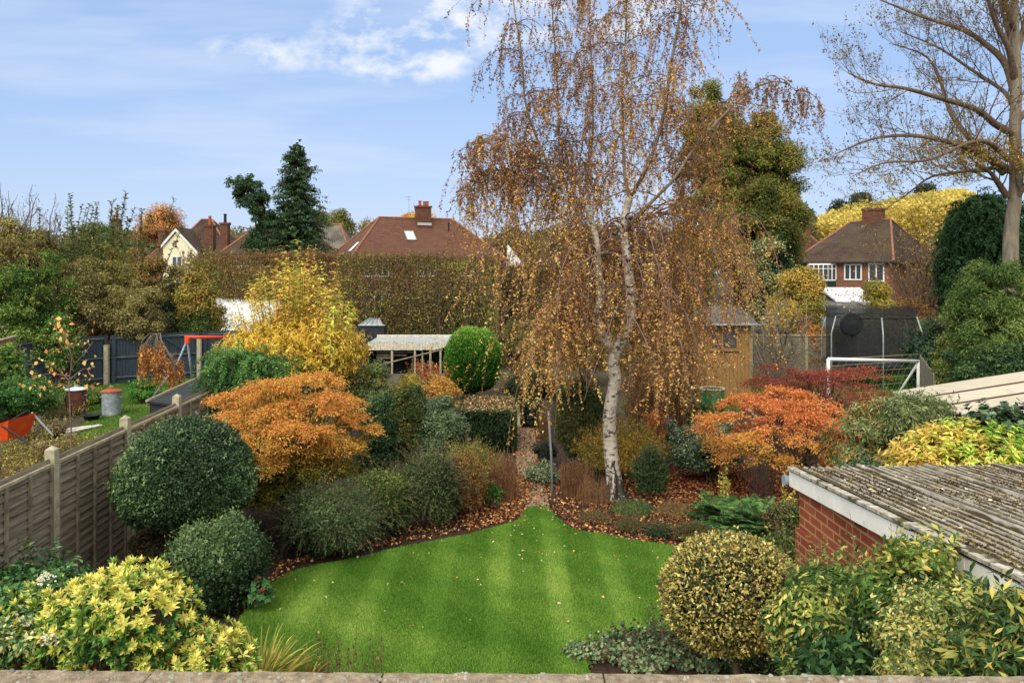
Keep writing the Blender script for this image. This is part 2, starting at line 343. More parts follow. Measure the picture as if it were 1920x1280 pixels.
class Tubes:
    """many tapering branches, vectorised by equal point counts"""
    def __init__(s): s.b = {}
    def add(s, pts, rad): s.b.setdefault(len(pts), []).append((np.asarray(pts, float), np.asarray(rad, float)))
    def build(s, name, mat, parent=None, n=5, smooth=True, nbig=None):
        V = []; Fs = []; base = 0
        for m, lst in s.b.items():
            P = np.stack([a for a, _ in lst]); Rr = np.stack([b for _, b in lst]); K = len(P)
            T = np.empty_like(P); T[:, 1:-1] = P[:, 2:] - P[:, :-2]; T[:, 0] = P[:, 1] - P[:, 0]; T[:, -1] = P[:, -1] - P[:, -2]; T = unit(T)
            ref = np.where(np.abs(T[:, :1, 2:3]) < .85, np.array([0, 0, 1.]), np.array([0, 1., 0])); ref = np.broadcast_to(ref, T.shape)
            A = unit(np.cross(T, ref)); B = np.cross(T, A)
            th = 2 * math.pi * np.arange(n) / n
            ring = P[:, :, None] + Rr[:, :, None, None] * (np.cos(th)[None, None, :, None] * A[:, :, None] + np.sin(th)[None, None, :, None] * B[:, :, None])
            V.append(ring.reshape(-1, 3))
            i = np.arange(m - 1)[:, None] * n; k = np.arange(n)[None]; k2 = (k + 1) % n
            q = np.stack([i + k, i + k2, i + n + k2, i + n + k], -1).reshape(-1, 4)
            Fs.append((q[None] + (base + np.arange(K) * m * n)[:, None, None]).reshape(-1, 4)); base += K * m * n
        return npmesh(name, np.concatenate(V), np.concatenate(Fs), mat, parent, smooth=smooth)
def spline(pts, m):
    """Catmull-Rom resample of rows (any dimension) to m rows"""
    p = np.asarray(pts, float); n = len(p); q = np.vstack([2 * p[0] - p[1], p, 2 * p[-1] - p[-2]])
    t = np.linspace(0, n - 1 - 1e-6, m); i = t.astype(int); f = (t - i)[:, None]
    a, b, c, d = q[i], q[i + 1], q[i + 2], q[i + 3]
    return .5 * (2 * b + (c - a) * f + (2 * a - 5 * b + 4 * c - d) * f ** 2 + (3 * b - a - 3 * c + d) * f ** 3)
def stems_fan(tb, c, n, h, spread, r0=.012, base=.15, m=5):
    for _ in range(n):
        a = rng.uniform(0, 6.28); b = rng.random() * base; e = spread * math.sqrt(rng.random())
        p0 = np.array(c) + [math.cos(a) * b, math.sin(a) * b, 0]; a += rng.normal(0, .4)
        p1 = np.array(c) + [math.cos(a) * e, math.sin(a) * e, h * rng.uniform(.6, 1)]
        t = np.linspace(0, 1, m)[:, None]; P = p0 + (p1 - p0) * t; P[:, :2] += rng.normal(0, .03, (m, 2)) * t
        P[:, 2] += np.sin(t[:, 0] * 3.1) * h * .08
        tb.add(P, np.linspace(r0, r0 * .35, m))
def ctr(x0, x1, yt, Z, yb=None, dy=None):
    """ellipsoid centre and radii from the pixel box of a shrub at depth Z (yb None: down to the ground)"""
    X = (x0 + x1) / 2; top = CAMH - (yt - HOR) * Z / F; bot = 0 if yb is None else CAMH - (yb - HOR) * Z / F
    rx = (x1 - x0) / 2 * Z / F; rz = (top - bot) / 2
    return np.array([(X - 960) * Z / F, Z, (top + bot) / 2]), np.array([rx, dy or rx * .9, rz])
def loose(name, label, cat, x0, x1, yt, Z, pal, yb=None, dy=None, nc=None, rc=None, L=.05, stems=8, mat=None, gm=None, trunk=None, group=None, **k):
    c, R = ctr(x0, x1, yt, Z, yb, dy)
    th = thing(name, label, cat, (c[0], c[1], 0), group=group); lv = Leaves()
    rc = rc or min(R[0], R[2]) * .24
    nc = nc or int(1.3 * (R[0] * R[2] + R[0] * R[1] + R[1] * R[2]) / (rc * rc))
    rr = np.maximum(R - rc * .7, R * .5)
    k.setdefault('amp', .26)
    cc = clump(lv, c, rr, nc, rc, L, pal, **k)
    ns = int(nc * 1.3); uu = sph(ns * 2); uu = uu[uu[:, 2] > -.3][:ns]; ns = len(uu)
    Ps = c + uu * rr * rng.uniform(.8, 1.15, (ns, 1)); Ps = Ps * .5 + (cc[rng.integers(0, len(cc), ns)] + uu * rc * .5) * .5
    tb = Tubes(); along(lv, Ps, unit(uu * [1, 1, .5] + [0, 0, .6] + rng.normal(0, .35, (ns, 3))), rc * rng.uniform(1.0, 2.6, ns), 3, minleaf(L, Z), pal, 14, .05, .75, k.get('w', .5), None, None, .003)
    lv.build('foliage', th, mat or LEAF)
    if stems:
        g = np.array([c[0], c[1], 0.])
        rad = .018 * max(1, R[2] * .8)
        sel = cc[rng.choice(len(cc), min(len(cc), stems * 4), replace=False)]
        for e in sel:
            m = 6; t = np.linspace(0, 1, m)[:, None]; b = g + np.append(rng.normal(0, .06 * R[0] + .02, 2), 0); P = b + (e - b) * t
            P[:, :2] = b[:2] + (e[:2] - b[:2]) * t ** 1.5; P += rng.normal(0, .03 * R[0], P.shape) * (t * (1 - t) * 3)
            tb.add(P, np.linspace(rad, rad * .25, m))
        tb.build('stem', gm or M['twig'], th)
    if trunk: MB().tube([(0, 0, 0), (.02, 0, c[2] * .5), (0, .02, c[2])], [trunk, trunk * .8, trunk * .5]).build('trunk', M['bark'], th, smooth=True)
    return th
def clipped(name, label, cat, c, R, pal, L=.035, mat=None, legs=0, twigs=True, **k):
    th = thing(name, label, cat, (c[0], c[1], 0)); lv = Leaves()
    shell(lv, c, R, L, pal, **k)
    shell(lv, c, np.array(R) * .82, L * 2.2, pal, cover=1.6, amp=.05, out_=1, thick=.05, zmin=k.get('zmin', -.75), box=k.get('box', 0))
    lv.build('foliage', th, mat or GLOSS)
    if legs:
        tb = Tubes()
        for _ in range(legs):
            a = rng.uniform(0, 6.28); tb.add([(c[0] + math.cos(a) * .06, c[1] + math.sin(a) * .06, 0), (c[0] + math.cos(a) * .1, c[1] + math.sin(a) * .1, c[2] * .6), (c[0] + math.cos(a) * .3, c[1] + math.sin(a) * .3, c[2] * 1.15)], [.035, .03, .018])
        tb.build('stem', M['bark'], th, n=8)
    return th
def grow(tb, tips, p, d, L, r, lv, spread=.6, up=.12, n=3, m=5, jit=.12, shrink=.68, side=True):
    """recursive limb: returns nothing, fills tubes and tips"""
    P = [p]; dd = d.copy(); seg = L / (m - 1)
    for i in range(m - 1):
        dd = unit(dd + rng.normal(0, jit, 3) + np.array([0, 0, up])); P.append(P[-1] + dd * seg)
    P = np.array(P); tb.add(P, np.linspace(r, r * .6, m))
    if lv == 0: tips.append(P[-1]); tips.append(P[m // 2]); return
    for j in range(n):
        t = 1.0 if j == 0 else rng.uniform(.35, 1); q = P[min(m - 1, int(t * (m - 1)))]
        nd = unit(dd * (1.0 if j == 0 else .75) + sph(1)[0] * spread * (.5 if j == 0 else 1))
        grow(tb, tips, q, nd, L * shrink * rng.uniform(.8, 1.15), r * (.62 if j == 0 else .48), lv - 1, spread, up, n, m, jit, shrink)
def tree(name, label, x0, x1, yt, Z, pal, yb, trunk_r, levels=3, L=.12, rc=None, cover=2, cat='tree', bare=False, leafn=0, **k):
    """tree with trunk, limbs and a clumpy crown; crown box in photo pixels, yb = crown bottom"""
    c, R = ctr(x0, x1, yt, Z, yb)
    th = thing(name, label, cat, (c[0], c[1], 0)); tb = Tubes(); tips = []
    z0 = max(.5, c[2] - R[2] * .9)
    tb.add([(c[0], c[1], 0), (c[0] + .05, c[1], z0 * .5), (c[0], c[1], z0), (c[0], c[1], c[2])], [trunk_r * 1.25, trunk_r, trunk_r * .9, trunk_r * .5])
    tb.build('trunk', M['bark'], th, n=9)
    br = Tubes()
    for i in range(7):
        a = i * 2.4 + rng.uniform(-.3, .3); z = z0 + (c[2] + R[2] * .3 - z0) * i / 7
        grow(br, tips, np.array([c[0], c[1], z]), unit(np.array([math.cos(a) * .8, math.sin(a) * .8, .8])), R[0] * .5, trunk_r * .45, levels, .7, .08, 3, 4)
    br.build('limbs', M['twig'] if bare else M['bark'], th, n=4)
    lv = Leaves()
    if not bare:
        rc = rc or R[0] * .16
        clump(lv, c, R - rc * .6, int(2.6 * R[0] * R[2] * 2 / (rc * rc)), rc, L, pal, cover=cover, **k); lv.build('crown', th)
    elif leafn:
        tp = np.array(tips); P = tp[rng.integers(0, len(tp), leafn)] + rng.normal(0, R[0] * .06, (leafn, 3))
        lv.add(P, rng.normal(0, 1, (leafn, 3)), rng.normal(0, 1, (leafn, 3)), minleaf(L, Z), .6, palette(pal, leafn)); lv.build('crown', th)
    return th
def along(lv, P0, D0, length, nseg, L, pal, n_per, droop=0., leafang=.9, w=.35, key=None, tb=None, r=.004, jit=.05, hang=0., t0=.1):
    """many arching shoots at once with leaves along them. P0,D0 (K,3)"""
    K = len(P0); length = np.broadcast_to(length, K)[:, None]; seg = length / nseg; P = [P0]; D = unit(D0)
    for i in range(nseg):
        D = unit(D + rng.normal(0, jit, (K, 3)) + np.array([0, 0, -droop])); P.append(P[-1] + D * seg)
    P = np.stack(P, 1)
    if tb is not None:
        for k_ in range(K): tb.add(P[k_], np.linspace(r, r * .4, nseg + 1))
    t = rng.uniform(t0, 1, (K, n_per)) * nseg; i = np.minimum(t.astype(int), nseg - 1); f = (t - i)[..., None]
    kk = np.arange(K)[:, None]; Q = (P[kk, i] * (1 - f) + P[kk, i + 1] * f).reshape(-1, 3); T = unit(P[kk, i + 1] - P[kk, i]).reshape(-1, 3)
    n = len(Q); side = unit(np.cross(T, rng.normal(0, 1, (n, 3))))
    Dl = T * (1 - leafang) + side * leafang + np.array([0, 0, -hang]); 
    if key is None: ky = None
    else: ky = np.repeat(key, n_per) if len(key) == K else key
    lv.add(Q, Dl, T * .5 + np.array([0, 0, 1.]) + rng.normal(0, .4, (n, 3)), L, w, palette(pal, n, ky))
    return P

# ================================================================== SETTING
def sheet(name, pts, z, mat, thick=None):
    m = MB()
    if thick: # a low solid slab with side faces
        n = len(pts); m.add([(p[0], p[1], z) for p in pts] + [(p[0], p[1], z - thick) for p in pts], [tuple(range(n))] + [(i, i + n, (i + 1) % n + n, (i + 1) % n) for i in range(n)])
    else: m.poly([(p[0], p[1], z) for p in pts])
    return tag(m.build(name, mat), kind='structure')
def smoothloop(pts, k=6):
    p = np.array(pts); q = np.vstack([p[-2:], p, p[:3]]); o = []
    for i in range(2, len(p) + 2):
        for t in np.linspace(0, 1, k, endpoint=False):
            a, b, c, d = q[i - 1], q[i], q[i + 1], q[i + 2]
            o.append(.5 * (2 * b + (c - a) * t + (2 * a - 5 * b + 4 * c - d) * t * t + (3 * b - a - 3 * c + d) * t ** 3))
    return np.array(o)
def inside(P, poly):
    x, y = P[:, 0], P[:, 1]; r = np.zeros(len(P), bool); n = len(poly)
    for i in range(n):
        x1, y1 = poly[i][:2]; x2, y2 = poly[(i + 1) % n][:2]
        c = ((y1 > y) != (y2 > y)) & (x < (x2 - x1) * (y - y1) / (y2 - y1 + 1e-12) + x1); r ^= c
    return r
def edist(P, poly):
    d = np.full(len(P), 1e9); n = len(poly)
    for i in range(n):
        a = np.array(poly[i][:2]); b = np.array(poly[(i + 1) % n][:2]); ab = b - a
        t = np.clip(((P[:, :2] - a) @ ab) / (ab @ ab + 1e-12), 0, 1); d = np.minimum(d, np.linalg.norm(P[:, :2] - a - t[:, None] * ab, axis=1))
    return d
sheet('ground', [(-400, -60), (400, -60), (400, 700), (-400, 700)], 0, M['soil'])
lawn_px = [(988, 957), (1024, 956), (1048, 978), (1082, 999), (1136, 1007), (1191, 1018), (1238, 1025), (1306, 1034), (1340, 1062), (1330, 1110), (1300, 1160), (1255, 1190), (1167, 1205), (1124, 1227), (1102, 1255), (1095, 1330), (700, 1400), (400, 1330), (425, 1230), (450, 1165), (480, 1133), (519, 1092), (574, 1069), (652, 1055), (746, 1032), (851, 1012), (921, 995), (972, 979)]
lawn_poly = smoothloop([G(*p)[:2] for p in lawn_px], 4)
# beds and gardens
bed = smoothloop([G(*p)[:2] for p in [(230, 1010), (330, 860), (500, 800), (900, 790), (1000, 775), (1400, 775), (1500, 800)]] + [(3.4, 6), (3.4, 3), (0, 4), (-6.2, 4), (-6.0, 8.0)], 4)
sheet('border_soil', bed, .004, M['bed'])
sheet('lawn', lawn_poly, .035, M['lawn'], thick=.03)
nl = [G(*p)[:2] for p in [(240, 712), (420, 712), (400, 760), (300, 800), (235, 815), (190, 860), (140, 850), (170, 760), (150, 735)]]
sheet('neighbour_lawn', nl, .008, M['nlawn'])
ngr = [G(*p)[:2] for p in [(1330, 700), (1720, 700), (1800, 740), (1760, 790), (1500, 790), (1380, 770), (1300, 740)]]
sheet('right_garden_lawn', ngr, .008, M['nlawn'])
path_px = [(990, 959), (1028, 958), (1026, 930), (1018, 900), (1009, 870), (1006, 840), (1001, 800), (994, 770), (965, 770), (966, 800), (966, 840), (970, 880), (975, 920)]
path_poly = smoothloop([G(*p)[:2] for p in path_px], 4)
sheet('garden_path', path_poly, .012, M['path'])

# grass blades (stuff): short turf with mowing stripes and patches that are the turf's own colour
def blades(name, poly, n, h, pal, stripes=True, z=.03, wmm=.008):
    lo = poly.min(0); hi = poly.max(0); P = rng.uniform(lo, hi, (int(n * 1.9), 2)); P = P[inside(P, poly)][:n]; n = len(P)
    P3 = np.column_stack([P, np.full(n, z)]); D = unit(np.column_stack([rng.normal(0, .45, (n, 2)), np.ones(n)]))
    wv = Waves(1.6, 9); wv2 = Waves(5, 9); key = .42 + .10 * wv(P3) + .07 * wv2(P3)
    if stripes:
        # mower runs up and down the lawn, drifting slightly to the left with distance
        u = P[:, 0]; st = np.cos(2 * math.pi * (u + .173) / .76 + .08 * wv(P3)) - .38; fade = .6 + .4 * Waves(.7)(P3)
        key = key + .08 + .125 * np.tanh(st * 4) * np.clip(.85 + .4 * Waves(1.8)(P3), .35, 1.3) * np.clip(fade, .2, 1) * np.clip(1.6 - np.abs(P[:, 0] + .3) / 2.4, .15, 1)
        D[:, 1] += np.tanh(st * 2) * .28
    lv = Leaves(); lv.add(P3, D, rng.normal(0, 1, (n, 3)) * [1, 1, .2] + [0, -1, 0], h, wmm / h, palette(pal, n, np.clip(key, 0, 1), .07, .14))
    o = lv.build(name, None, LEAF); return tag(o, kind='stuff')
g = blades('grass', lawn_poly, 460000, .034, '3a6a14 467a1a 588c22 6e9c32 8aae48 a4ba5a')
g['label'] = 'short striped green grass of the mown lawn'
g = blades('neighbour_grass', np.array(nl), 60000, .07, '3c641c 4e7828 6c8c3c 8c9858', False, .0, .03)
g['label'] = 'rough green grass beside the grey bins'
g = blades('right_garden_grass', np.array(ngr), 60000, .08, '2f6a1a 437f26 5c9038 86984e', False, .0, .035)
g['label'] = 'green grass around the football goal'

# leaf litter
def litter(name, label, polys, n, pal, L=.05, z=.02, dens=None):
    lv = Leaves()
    for poly, k in polys:
        poly = np.array(poly); lo = poly.min(0); hi = poly.max(0); P = rng.uniform(lo, hi, (k * 3, 2)); P = P[inside(P, poly)][:k]
        if dens is not None: P = P[dens(P)]
        m = len(P); lv.add(np.column_stack([P, z + rng.random(m) * .025]), rng.normal(0, 1, (m, 3)) * [1, 1, .25], rng.normal(0, .5, (m, 3)) + [0, 0, 1.], L, .65, palette(pal, m, rng.random(m)))
    o = lv.build(name, None, DRY, fold=.35, curl=.2); tag(o, label, None, None, 'stuff'); return o
LIT = '4a2c20 6a3c28 8c5434 a8683c c08450 d0a070'
litter('leaf_litter', 'fallen brown birch leaves lying over the borders and path', [
    ([G(*p)[:2] for p in [(1030, 950), (1300, 860), (1490, 890), (1500, 1000), (1440, 1060), (1310, 1040), (1200, 1022), (1080, 1002)]], 9000),
    ([G(*p)[:2] for p in [(1180, 900), (1480, 860), (1490, 960), (1340, 985)]], 5000),
    ([G(*p)[:2] for p in [(880, 1000), (990, 962), (1000, 900), (940, 880), (860, 960)]], 2500),
    ([G(*p)[:2] for p in [(500, 1110), (560, 1060), (980, 975), (985, 940), (700, 1000), (520, 1060)]], 1800),
    ([G(*p)[:2] for p in [(968, 958), (1060, 955), (1040, 880), (1005, 800), (965, 800), (966, 880)]], 1900),
    ([G(*p)[:2] for p in [(380, 1170), (480, 1140), (520, 1090), (480, 1080)]], 150)], 0, LIT)
litter('red_leaf_litter', 'deep red fallen maple leaves below the fern', [([G(*p)[:2] for p in [(1240, 900), (1490, 880), (1500, 1080), (1420, 1010), (1290, 960)]], 3500)], 0, '5a1c14 7a2a1c 93402a 5a2a20', L=.045, z=.03)
def ld(P): # denser under the birch
    d = np.hypot(P[:, 0] - .6, P[:, 1] - 13.6); return rng.random(len(P)) < np.clip(.9 * np.exp(-d / 1.3), .04, 1)
litter('fallen_leaf', 'pale fallen birch leaves scattered on the striped lawn', [(lawn_poly, 2300)], 0, 'b08048 d0a878 e0c8a0 c8c090', L=.04, z=.055, dens=ld)

# ================================================================== PARAPET (foreground)
th = thing('parapet', 'pebbly stone-topped parapet running along the bottom of the view', 'parapet', (0, 1.4, 0))
yl, yr = 3.3, 3.3
def pbx(x0, x1, nm):
    m = MB(); n = max(2, int((x1 - x0) / .02)); vs = []; fs = []
    back = lambda x: .105 - .0125 * (x + .96)
    for i in range(n + 1):
        x = x0 + (x1 - x0) * i / n; b = back(x) + rng.normal(0, .0012)
        vs += [(x, b, 3.22), (x, b, 3.294), (x, b - .006, 3.3 + rng.normal(0, .0008)), (x, -.2, 3.3), (x, -.2, 3.22)]
    for i in range(n):
        for j in range(5): a, b_ = i * 5 + j, i * 5 + (j + 1) % 5; fs.append((a, b_, b_ + 5, a + 5))
    fs += [(0, 1, 2, 3, 4), tuple(n * 5 + j for j in (4, 3, 2, 1, 0))]
    return m.add(vs, fs).build(nm, M['stone'], th)
for a, b in ((-1.9, -.672), (-.668, -.242), (-.238, .167), (.171, .594), (.598, 1.9)): pbx(a, b, 'coping_stone')
MB().box(-1.9, 1.9, -.16, .07, 0, 3.218).build('wall', M['hbrick'], th)
lv = Leaves(); n = 260; P = np.column_stack([rng.uniform(-.97, .97, n), 1.4 + rng.uniform(.045, .1, n), np.full(n, 3.3)])
P[:, 1] -= .0125 * (P[:, 0] + .96) 
m = MB()
for p in P: # small pebbles and lichen crusts
    r = rng.uniform(.002, .006); m.lathe([(0, .0025), (r * .6, .002), (r, 0), (r, -.002)], (p[0], p[1] - 1.4, 3.3), 6)
m.build('pebble_crust', M['rock'], th, smooth=True)['kind'] = 'stuff'

# ================================================================== LAP FENCE (left)
XF = lambda y: -5.29 - .045 * (y - 9.2)
th = thing('lap_fence', 'weathered grey overlapping board fence with pale posts along the left side', 'fence', (XF(9.2), 9.2, 0), math.atan(.045))
posty = [-3.84, -1.92, 0, 1.92, 3.84, 5.76]
for y in posty:
    m = MB(); a = .055
    m.box(-a, a, y - a, y + a, 0, 1.985); m.add([(-a, y - a, 1.985), (a, y - a, 1.985), (a, y + a, 1.985), (-a, y + a, 1.985), (0, y, 2.03)], [(0, 1, 4), (1, 2, 4), (2, 3, 4), (3, 0, 4)])
    m.build('fence_post', M['post'], th)
for i in range(5):
    y0, y1 = posty[i] + .06, posty[i + 1] - .06; pn = MB(); z = .16; k = 0
    while z < 1.78: # wavy overlapping boards
        hgt = .125; n = 14; vs = []; fs = []
        ph = rng.uniform(0, 6)
        for j in range(n + 1):
            y = y0 + (y1 - y0) * j / n; wob = .004 * math.sin(ph + j * .5) + rng.normal(0, .0015)
            vs += [(-.010, y, z + hgt), (-.002, y, z + hgt), (.031, y, z + wob), (.016, y, z + wob - .004)]
        for j in range(n):
            for q in range(4): fs.append((j * 4 + q, j * 4 + (q + 1) % 4, j * 4 + 4 + (q + 1) % 4, j * 4 + 4 + q))
        pn.add(vs, fs); z += .100; k += 1
    p = pn.build('fence_panel', M['wood'], th)
    MB().box(-.02, .04, y0, y1, 1.80, 1.835).build('top_rail', M['rail'], p)
    for q in range(5):
        yy = y0 + .02 + (y1 - y0 - .04) * q / 4; MB().box(.023, .052, yy - .019, yy + .019, .1, 1.798).build('batten', M['batten'], p)
    MB().box(-.02, .02, y0, y1, .0, .155).build('gravel_board', M['post'], p)
# farther stretch of the same side: short dark run
# ================================================================== REAR BLUE-GREY FENCE
A, B_, C_, D_ = W(20, 0, 25.6), W(203, 0, 28), W(376, 0, 29.6), W(452, 0, 30.4)
def blue_panel(th, a, b, h0=1.75, z0=.06, brace=False, name='fence_panel'):
    a = np.array(a[:2]); b = np.array(b[:2]); L = np.linalg.norm(b - a); d = (b - a) / L; nrm = np.array([d[1], -d[0]])
    if nrm[1] > 0: nrm = -nrm
    T = lambda v: (a[0] + d[0] * v[0] + nrm[0] * v[1] - th.location[0], a[1] + d[1] * v[0] + nrm[1] * v[1] - th.location[1], v[2])
    m = MB(); x = 0; bw = .1
    while x < L - .01:
        x1 = min(x + bw, L); m.box(x, x1 - .006, -.012 - .008 * (int(x / bw) % 2), 0, z0, h0 - rng.uniform(0, .006), T); x += bw
    p = m.build(name, M['blue'], th)
    for z in (.22, .92, 1.60): MB().box(.02, L - .02, .002, .04, z, z + .05, T).build('rail', M['blue'], p)
    for z in (.27, .97, 1.65): MB().box(.02, L - .02, .004, .038, z + .0005, z + .006, T).build('rail_edge', M['rail'], p)
    for x in (.05, L - .11): MB().box(x, x + .11, .042, .065, z0, h0, T).build('stile', M['blue'], p)
    if brace:
        xs0, xs1 = L * .12, L * .88; m = MB(); m.add([T(v) for v in [(xs0, .042, 1.6), (xs0 + .14, .042, 1.6), (xs1, .042, .95), (xs1 - .14, .042, .95), (xs0, .06, 1.6), (xs0 + .14, .06, 1.6), (xs1, .06, .95), (xs1 - .14, .06, .95)]], [(0, 1, 2, 3), (7, 6, 5, 4), (0, 4, 5, 1), (1, 5, 6, 2), (2, 6, 7, 3), (3, 7, 4, 0)]); m.build('brace', M['blue'], p)
    return p
th = thing('blue_fence', 'dark blue-grey boarded fence with pale posts across the back of the left garden', 'fence', tuple(B_[:2]) + (0,))
def lerp(a, b, t): return a + (b - a) * t
blue_panel(th, A, lerp(A, B_, .49)); blue_panel(th, lerp(A, B_, .51), lerp(A, B_, .985)); blue_panel(th, lerp(B_, C_, .02), lerp(B_, C_, .50))
blue_panel(th, lerp(B_, C_, .51), lerp(B_, C_, .98), brace=True, name='gate'); blue_panel(th, lerp(C_, D_, .03), D_)
for q, h in ((B_, 1.42), (C_, 1.55)):
    x, y = q[0] - th.location[0], q[1] - th.location[1] - .12; MB().box(x - .07, x + .07, y - .07, y + .07, 0, h).build('fence_post', M['post'], th)
# far-left brown fence
a, b = W(-60, 0, 21), W(34, 0, 25.2)
th = thing('brown_fence', 'reddish brown closeboard fence at the left edge of the picture', 'fence', (a[0], a[1], 0))
d = unit(b - a); L = np.linalg.norm((b - a)[:2]); m = MB()
T = lambda v: (d[0] * v[0] + d[1] * v[1], d[1] * v[0] - d[0] * v[1], v[2])
x = 0
while x < L: m.box(x, min(x + .14, L) - .008, 0, .02, .1, 1.95, T); x += .14
m.build('boards', M['brownf'], th); MB().box(0, L, -.03, .05, 1.952, 2.0, T).build('cap_rail', M['rail'], th)
for x in (.3, L - 1.2): MB().box(x, x + .1, .03, .12, 0, 1.35, T).build('fence_post', M['post'], th)

# ================================================================== LEFT GARDEN THINGS
def bin_(px, py, wpx, hpx, body, lidm, label, tall):
    g0 = G(px, py); s = g0[1] / F; r = wpx * s / 2; h = hpx * s
    th = thing('incinerator_bin', label, 'bin', g0, group='metal garden bins on the rough grass')
    m = MB(); m.lathe([(r * .90, .06), (r * .93, .1), (r * .97, h * .86), (r * 1.04, h * .87), (r * 1.04, h * .9), (r * .98, h * .9), (r * .95, h * .82), (0, h * .80)], n=28)
    m.build('body', body, th, smooth=False)
    for k in range(3): t = k * 2.1 + .6; MB().tube([(r * .8 * math.cos(t), r * .8 * math.sin(t), 0), (r * .85 * math.cos(t), r * .85 * math.sin(t), .08)], .02).build('foot', M['galv'], th)
    l = MB().lathe([(r * 1.1, h * .885), (r * 1.1, h * .91), (r * .7, h * .95), (r * .25, h * .975), (r * .22, h * (1.0 if not tall else 1.02)), (r * .18, h * (1.0 if not tall else 1.02)), (0, h * .99)], n=28).build('lid', lidm, th, smooth=False)
    MB().tube([(-r * .22, 0, h * .97), (-r * .2, 0, h * 1.05), (r * .2, 0, h * 1.05), (r * .22, 0, h * .97)], .012).build('handle', M['galv'], l)
    for s_ in (-1, 1): MB().tube([(s_ * r * .97, -.05, h * .7), (s_ * r * 1.14, -.05, h * .68), (s_ * r * 1.14, .05, h * .68), (s_ * r * .97, .05, h * .7)], .009).build('side_handle', M['galv'], th)
    return th
bin_(143, 776, 35, 52, M['rust'], M['lid'], 'rusty brown incinerator bin with a shiny pale lid', False)
bin_(209, 781, 35, 54, M['galv'], M['term'], 'grey galvanised incinerator bin with a rust-red lid', True)
g0 = G(172, 790); th = thing('plastic_tub', 'low black plastic tub on the grass beside the rusty bin', 'tub', g0)
MB().lathe([(0, .01), (.16, .01), (.2, .16), (.225, .17), (.225, .185), (.195, .18), (.15, .03), (0, .03)]).build('tub', M['black'], th, smooth=True)
for s_ in (-1, 1): MB().tube([(s_ * .2, -.05, .16), (s_ * .25, -.04, .2), (s_ * .25, .04, .2), (s_ * .2, .05, .16)], .01).build('handle', M['black'], th)
# stacked pale planks
for k, (x0, y0, x1, y1, h) in enumerate([(68, 838, 160, 802, 0), (75, 833, 185, 800, 0), (88, 826, 188, 803, .05), (94, 817, 172, 806, .06), (62, 842, 110, 836, 0)]):
    a, b = G(x0, y0), G(x1, y1); d = unit(b - a); n_ = np.array([d[1], -d[0], 0]); L = np.linalg.norm(b - a)
    th = MB(); T = lambda v: (d[0] * v[0] + n_[0] * v[1], d[1] * v[0] + n_[1] * v[1], v[2])
    th.box(0, L, -.08, .08, .02 + h, .055 + h, T)
    lab = ['pale plank lying lowest and nearest the fence', 'longest pale plank lying in the pile on the grass', 'pale plank lying on top of the long one', 'short pale plank at the far side of the pile', 'broken short pale board at the near end of the plank pile'][k]
    o = th.build('plank', M['oldw'], None, bevel=.004); o.location = a; tag(o, lab, 'plank', 'pale planks piled on the rough ground')
# orange wheelbarrow
wb = G(8, 862)
th = thing('wheelbarrow', 'bright orange wheelbarrow tipped up among weeds at the left edge', 'wheelbarrow', wb + np.array([-.15, .3, 0]))
m = MB(); q = [(-.55, -.25, .30), (.25, -.35, .42), (.33, .25, .40), (-.55, .25, .30)]; t_ = [(-.72, -.35, .50), (.36, -.5, .88), (.46, .35, .90), (-.72, .35, .55)]
m.add([tuple(v) for v in q + t_] + [tuple(np.array(v) * .96 + np.array([0, 0, .03])) for v in q + t_], [(0, 1, 2, 3), (0, 4, 5, 1), (1, 5, 6, 2), (2, 6, 7, 3), (3, 7, 4, 0), (8, 11, 10, 9), (8, 9, 13, 12), (9, 10, 14, 13), (10, 11, 15, 14), (11, 8, 12, 15), (4, 12, 13, 5), (5, 13, 14, 6), (6, 14, 15, 7), (7, 15, 12, 4)])
m.build('tray', M['orange'], th)
MB().tube([(.30, .3, .96), (.2, -.45, .75), (.95, -.55, .32)], .022).build('handle', M['black'], th); MB().tube([(.36, .32, .9), (.9, .2, .42)], .02).build('handle', M['greyp'], th)
for y in (-.25, .2): MB().tube([(-.1, y, .33), (.15, y, .02), (.28, y, .36)], .018).build('leg', M['greyp'], th)
w = MB(); w.lathe([(.10, -.03), (.18, -.045), (.21, 0), (.18, .045), (.10, .03)], n=22); w.v = [(x - .75, z, y + .21) for x, y, z in w.v]; w.build('wheel', M['black'], th, smooth=True)
# black lean-to cold store beyond the fence
fz = lambda px, py, Z: W(px, py, Z)
a, b, c_, d_ = W(275, 752, 15.6), W(372, 708, 19.0), W(415, 718, 18.6), W(345, 760, 15.2)
th = thing('tarred_store', 'low black boarded store with a sloping felt roof behind the fence', 'shed', (a[0], a[1], 0))
o = np.array([a[0], a[1], 0]); loc = lambda v: tuple(np.array(v) - o)
def quadslab(pts, t, name, mat, par, off):
    p = [np.array(v) - off for v in pts]; n_ = unit(np.cross(p[1] - p[0], p[3] - p[0])); n_ = n_ if n_[2] >= 0 else -n_
    m = MB(); m.add(list(p) + [v - n_ * t for v in p], [(0, 1, 2, 3), (7, 6, 5, 4), (0, 4, 5, 1), (1, 5, 6, 2), (2, 6, 7, 3), (3, 7, 4, 0)]); return m.build(name, mat, par)
dn = lambda p, z: np.array([p[0], p[1], z])
quadslab([a, b, c_, d_], .04, 'roof', M['dark'], th, o)
quadslab([a + [-.03, 0, .02], b + [-.03, 0, .02], b + [.03, 0, .035], a + [.03, 0, .035]], .05, 'verge', M['rail'], th, o)
mm = MB(); A2 = a + [.04, .05, -.05]; B2 = b + [.04, -.05, -.05]; C2 = c_ + [-.04, -.05, -.05]; D2 = d_ + [-.04, .05, -.05]
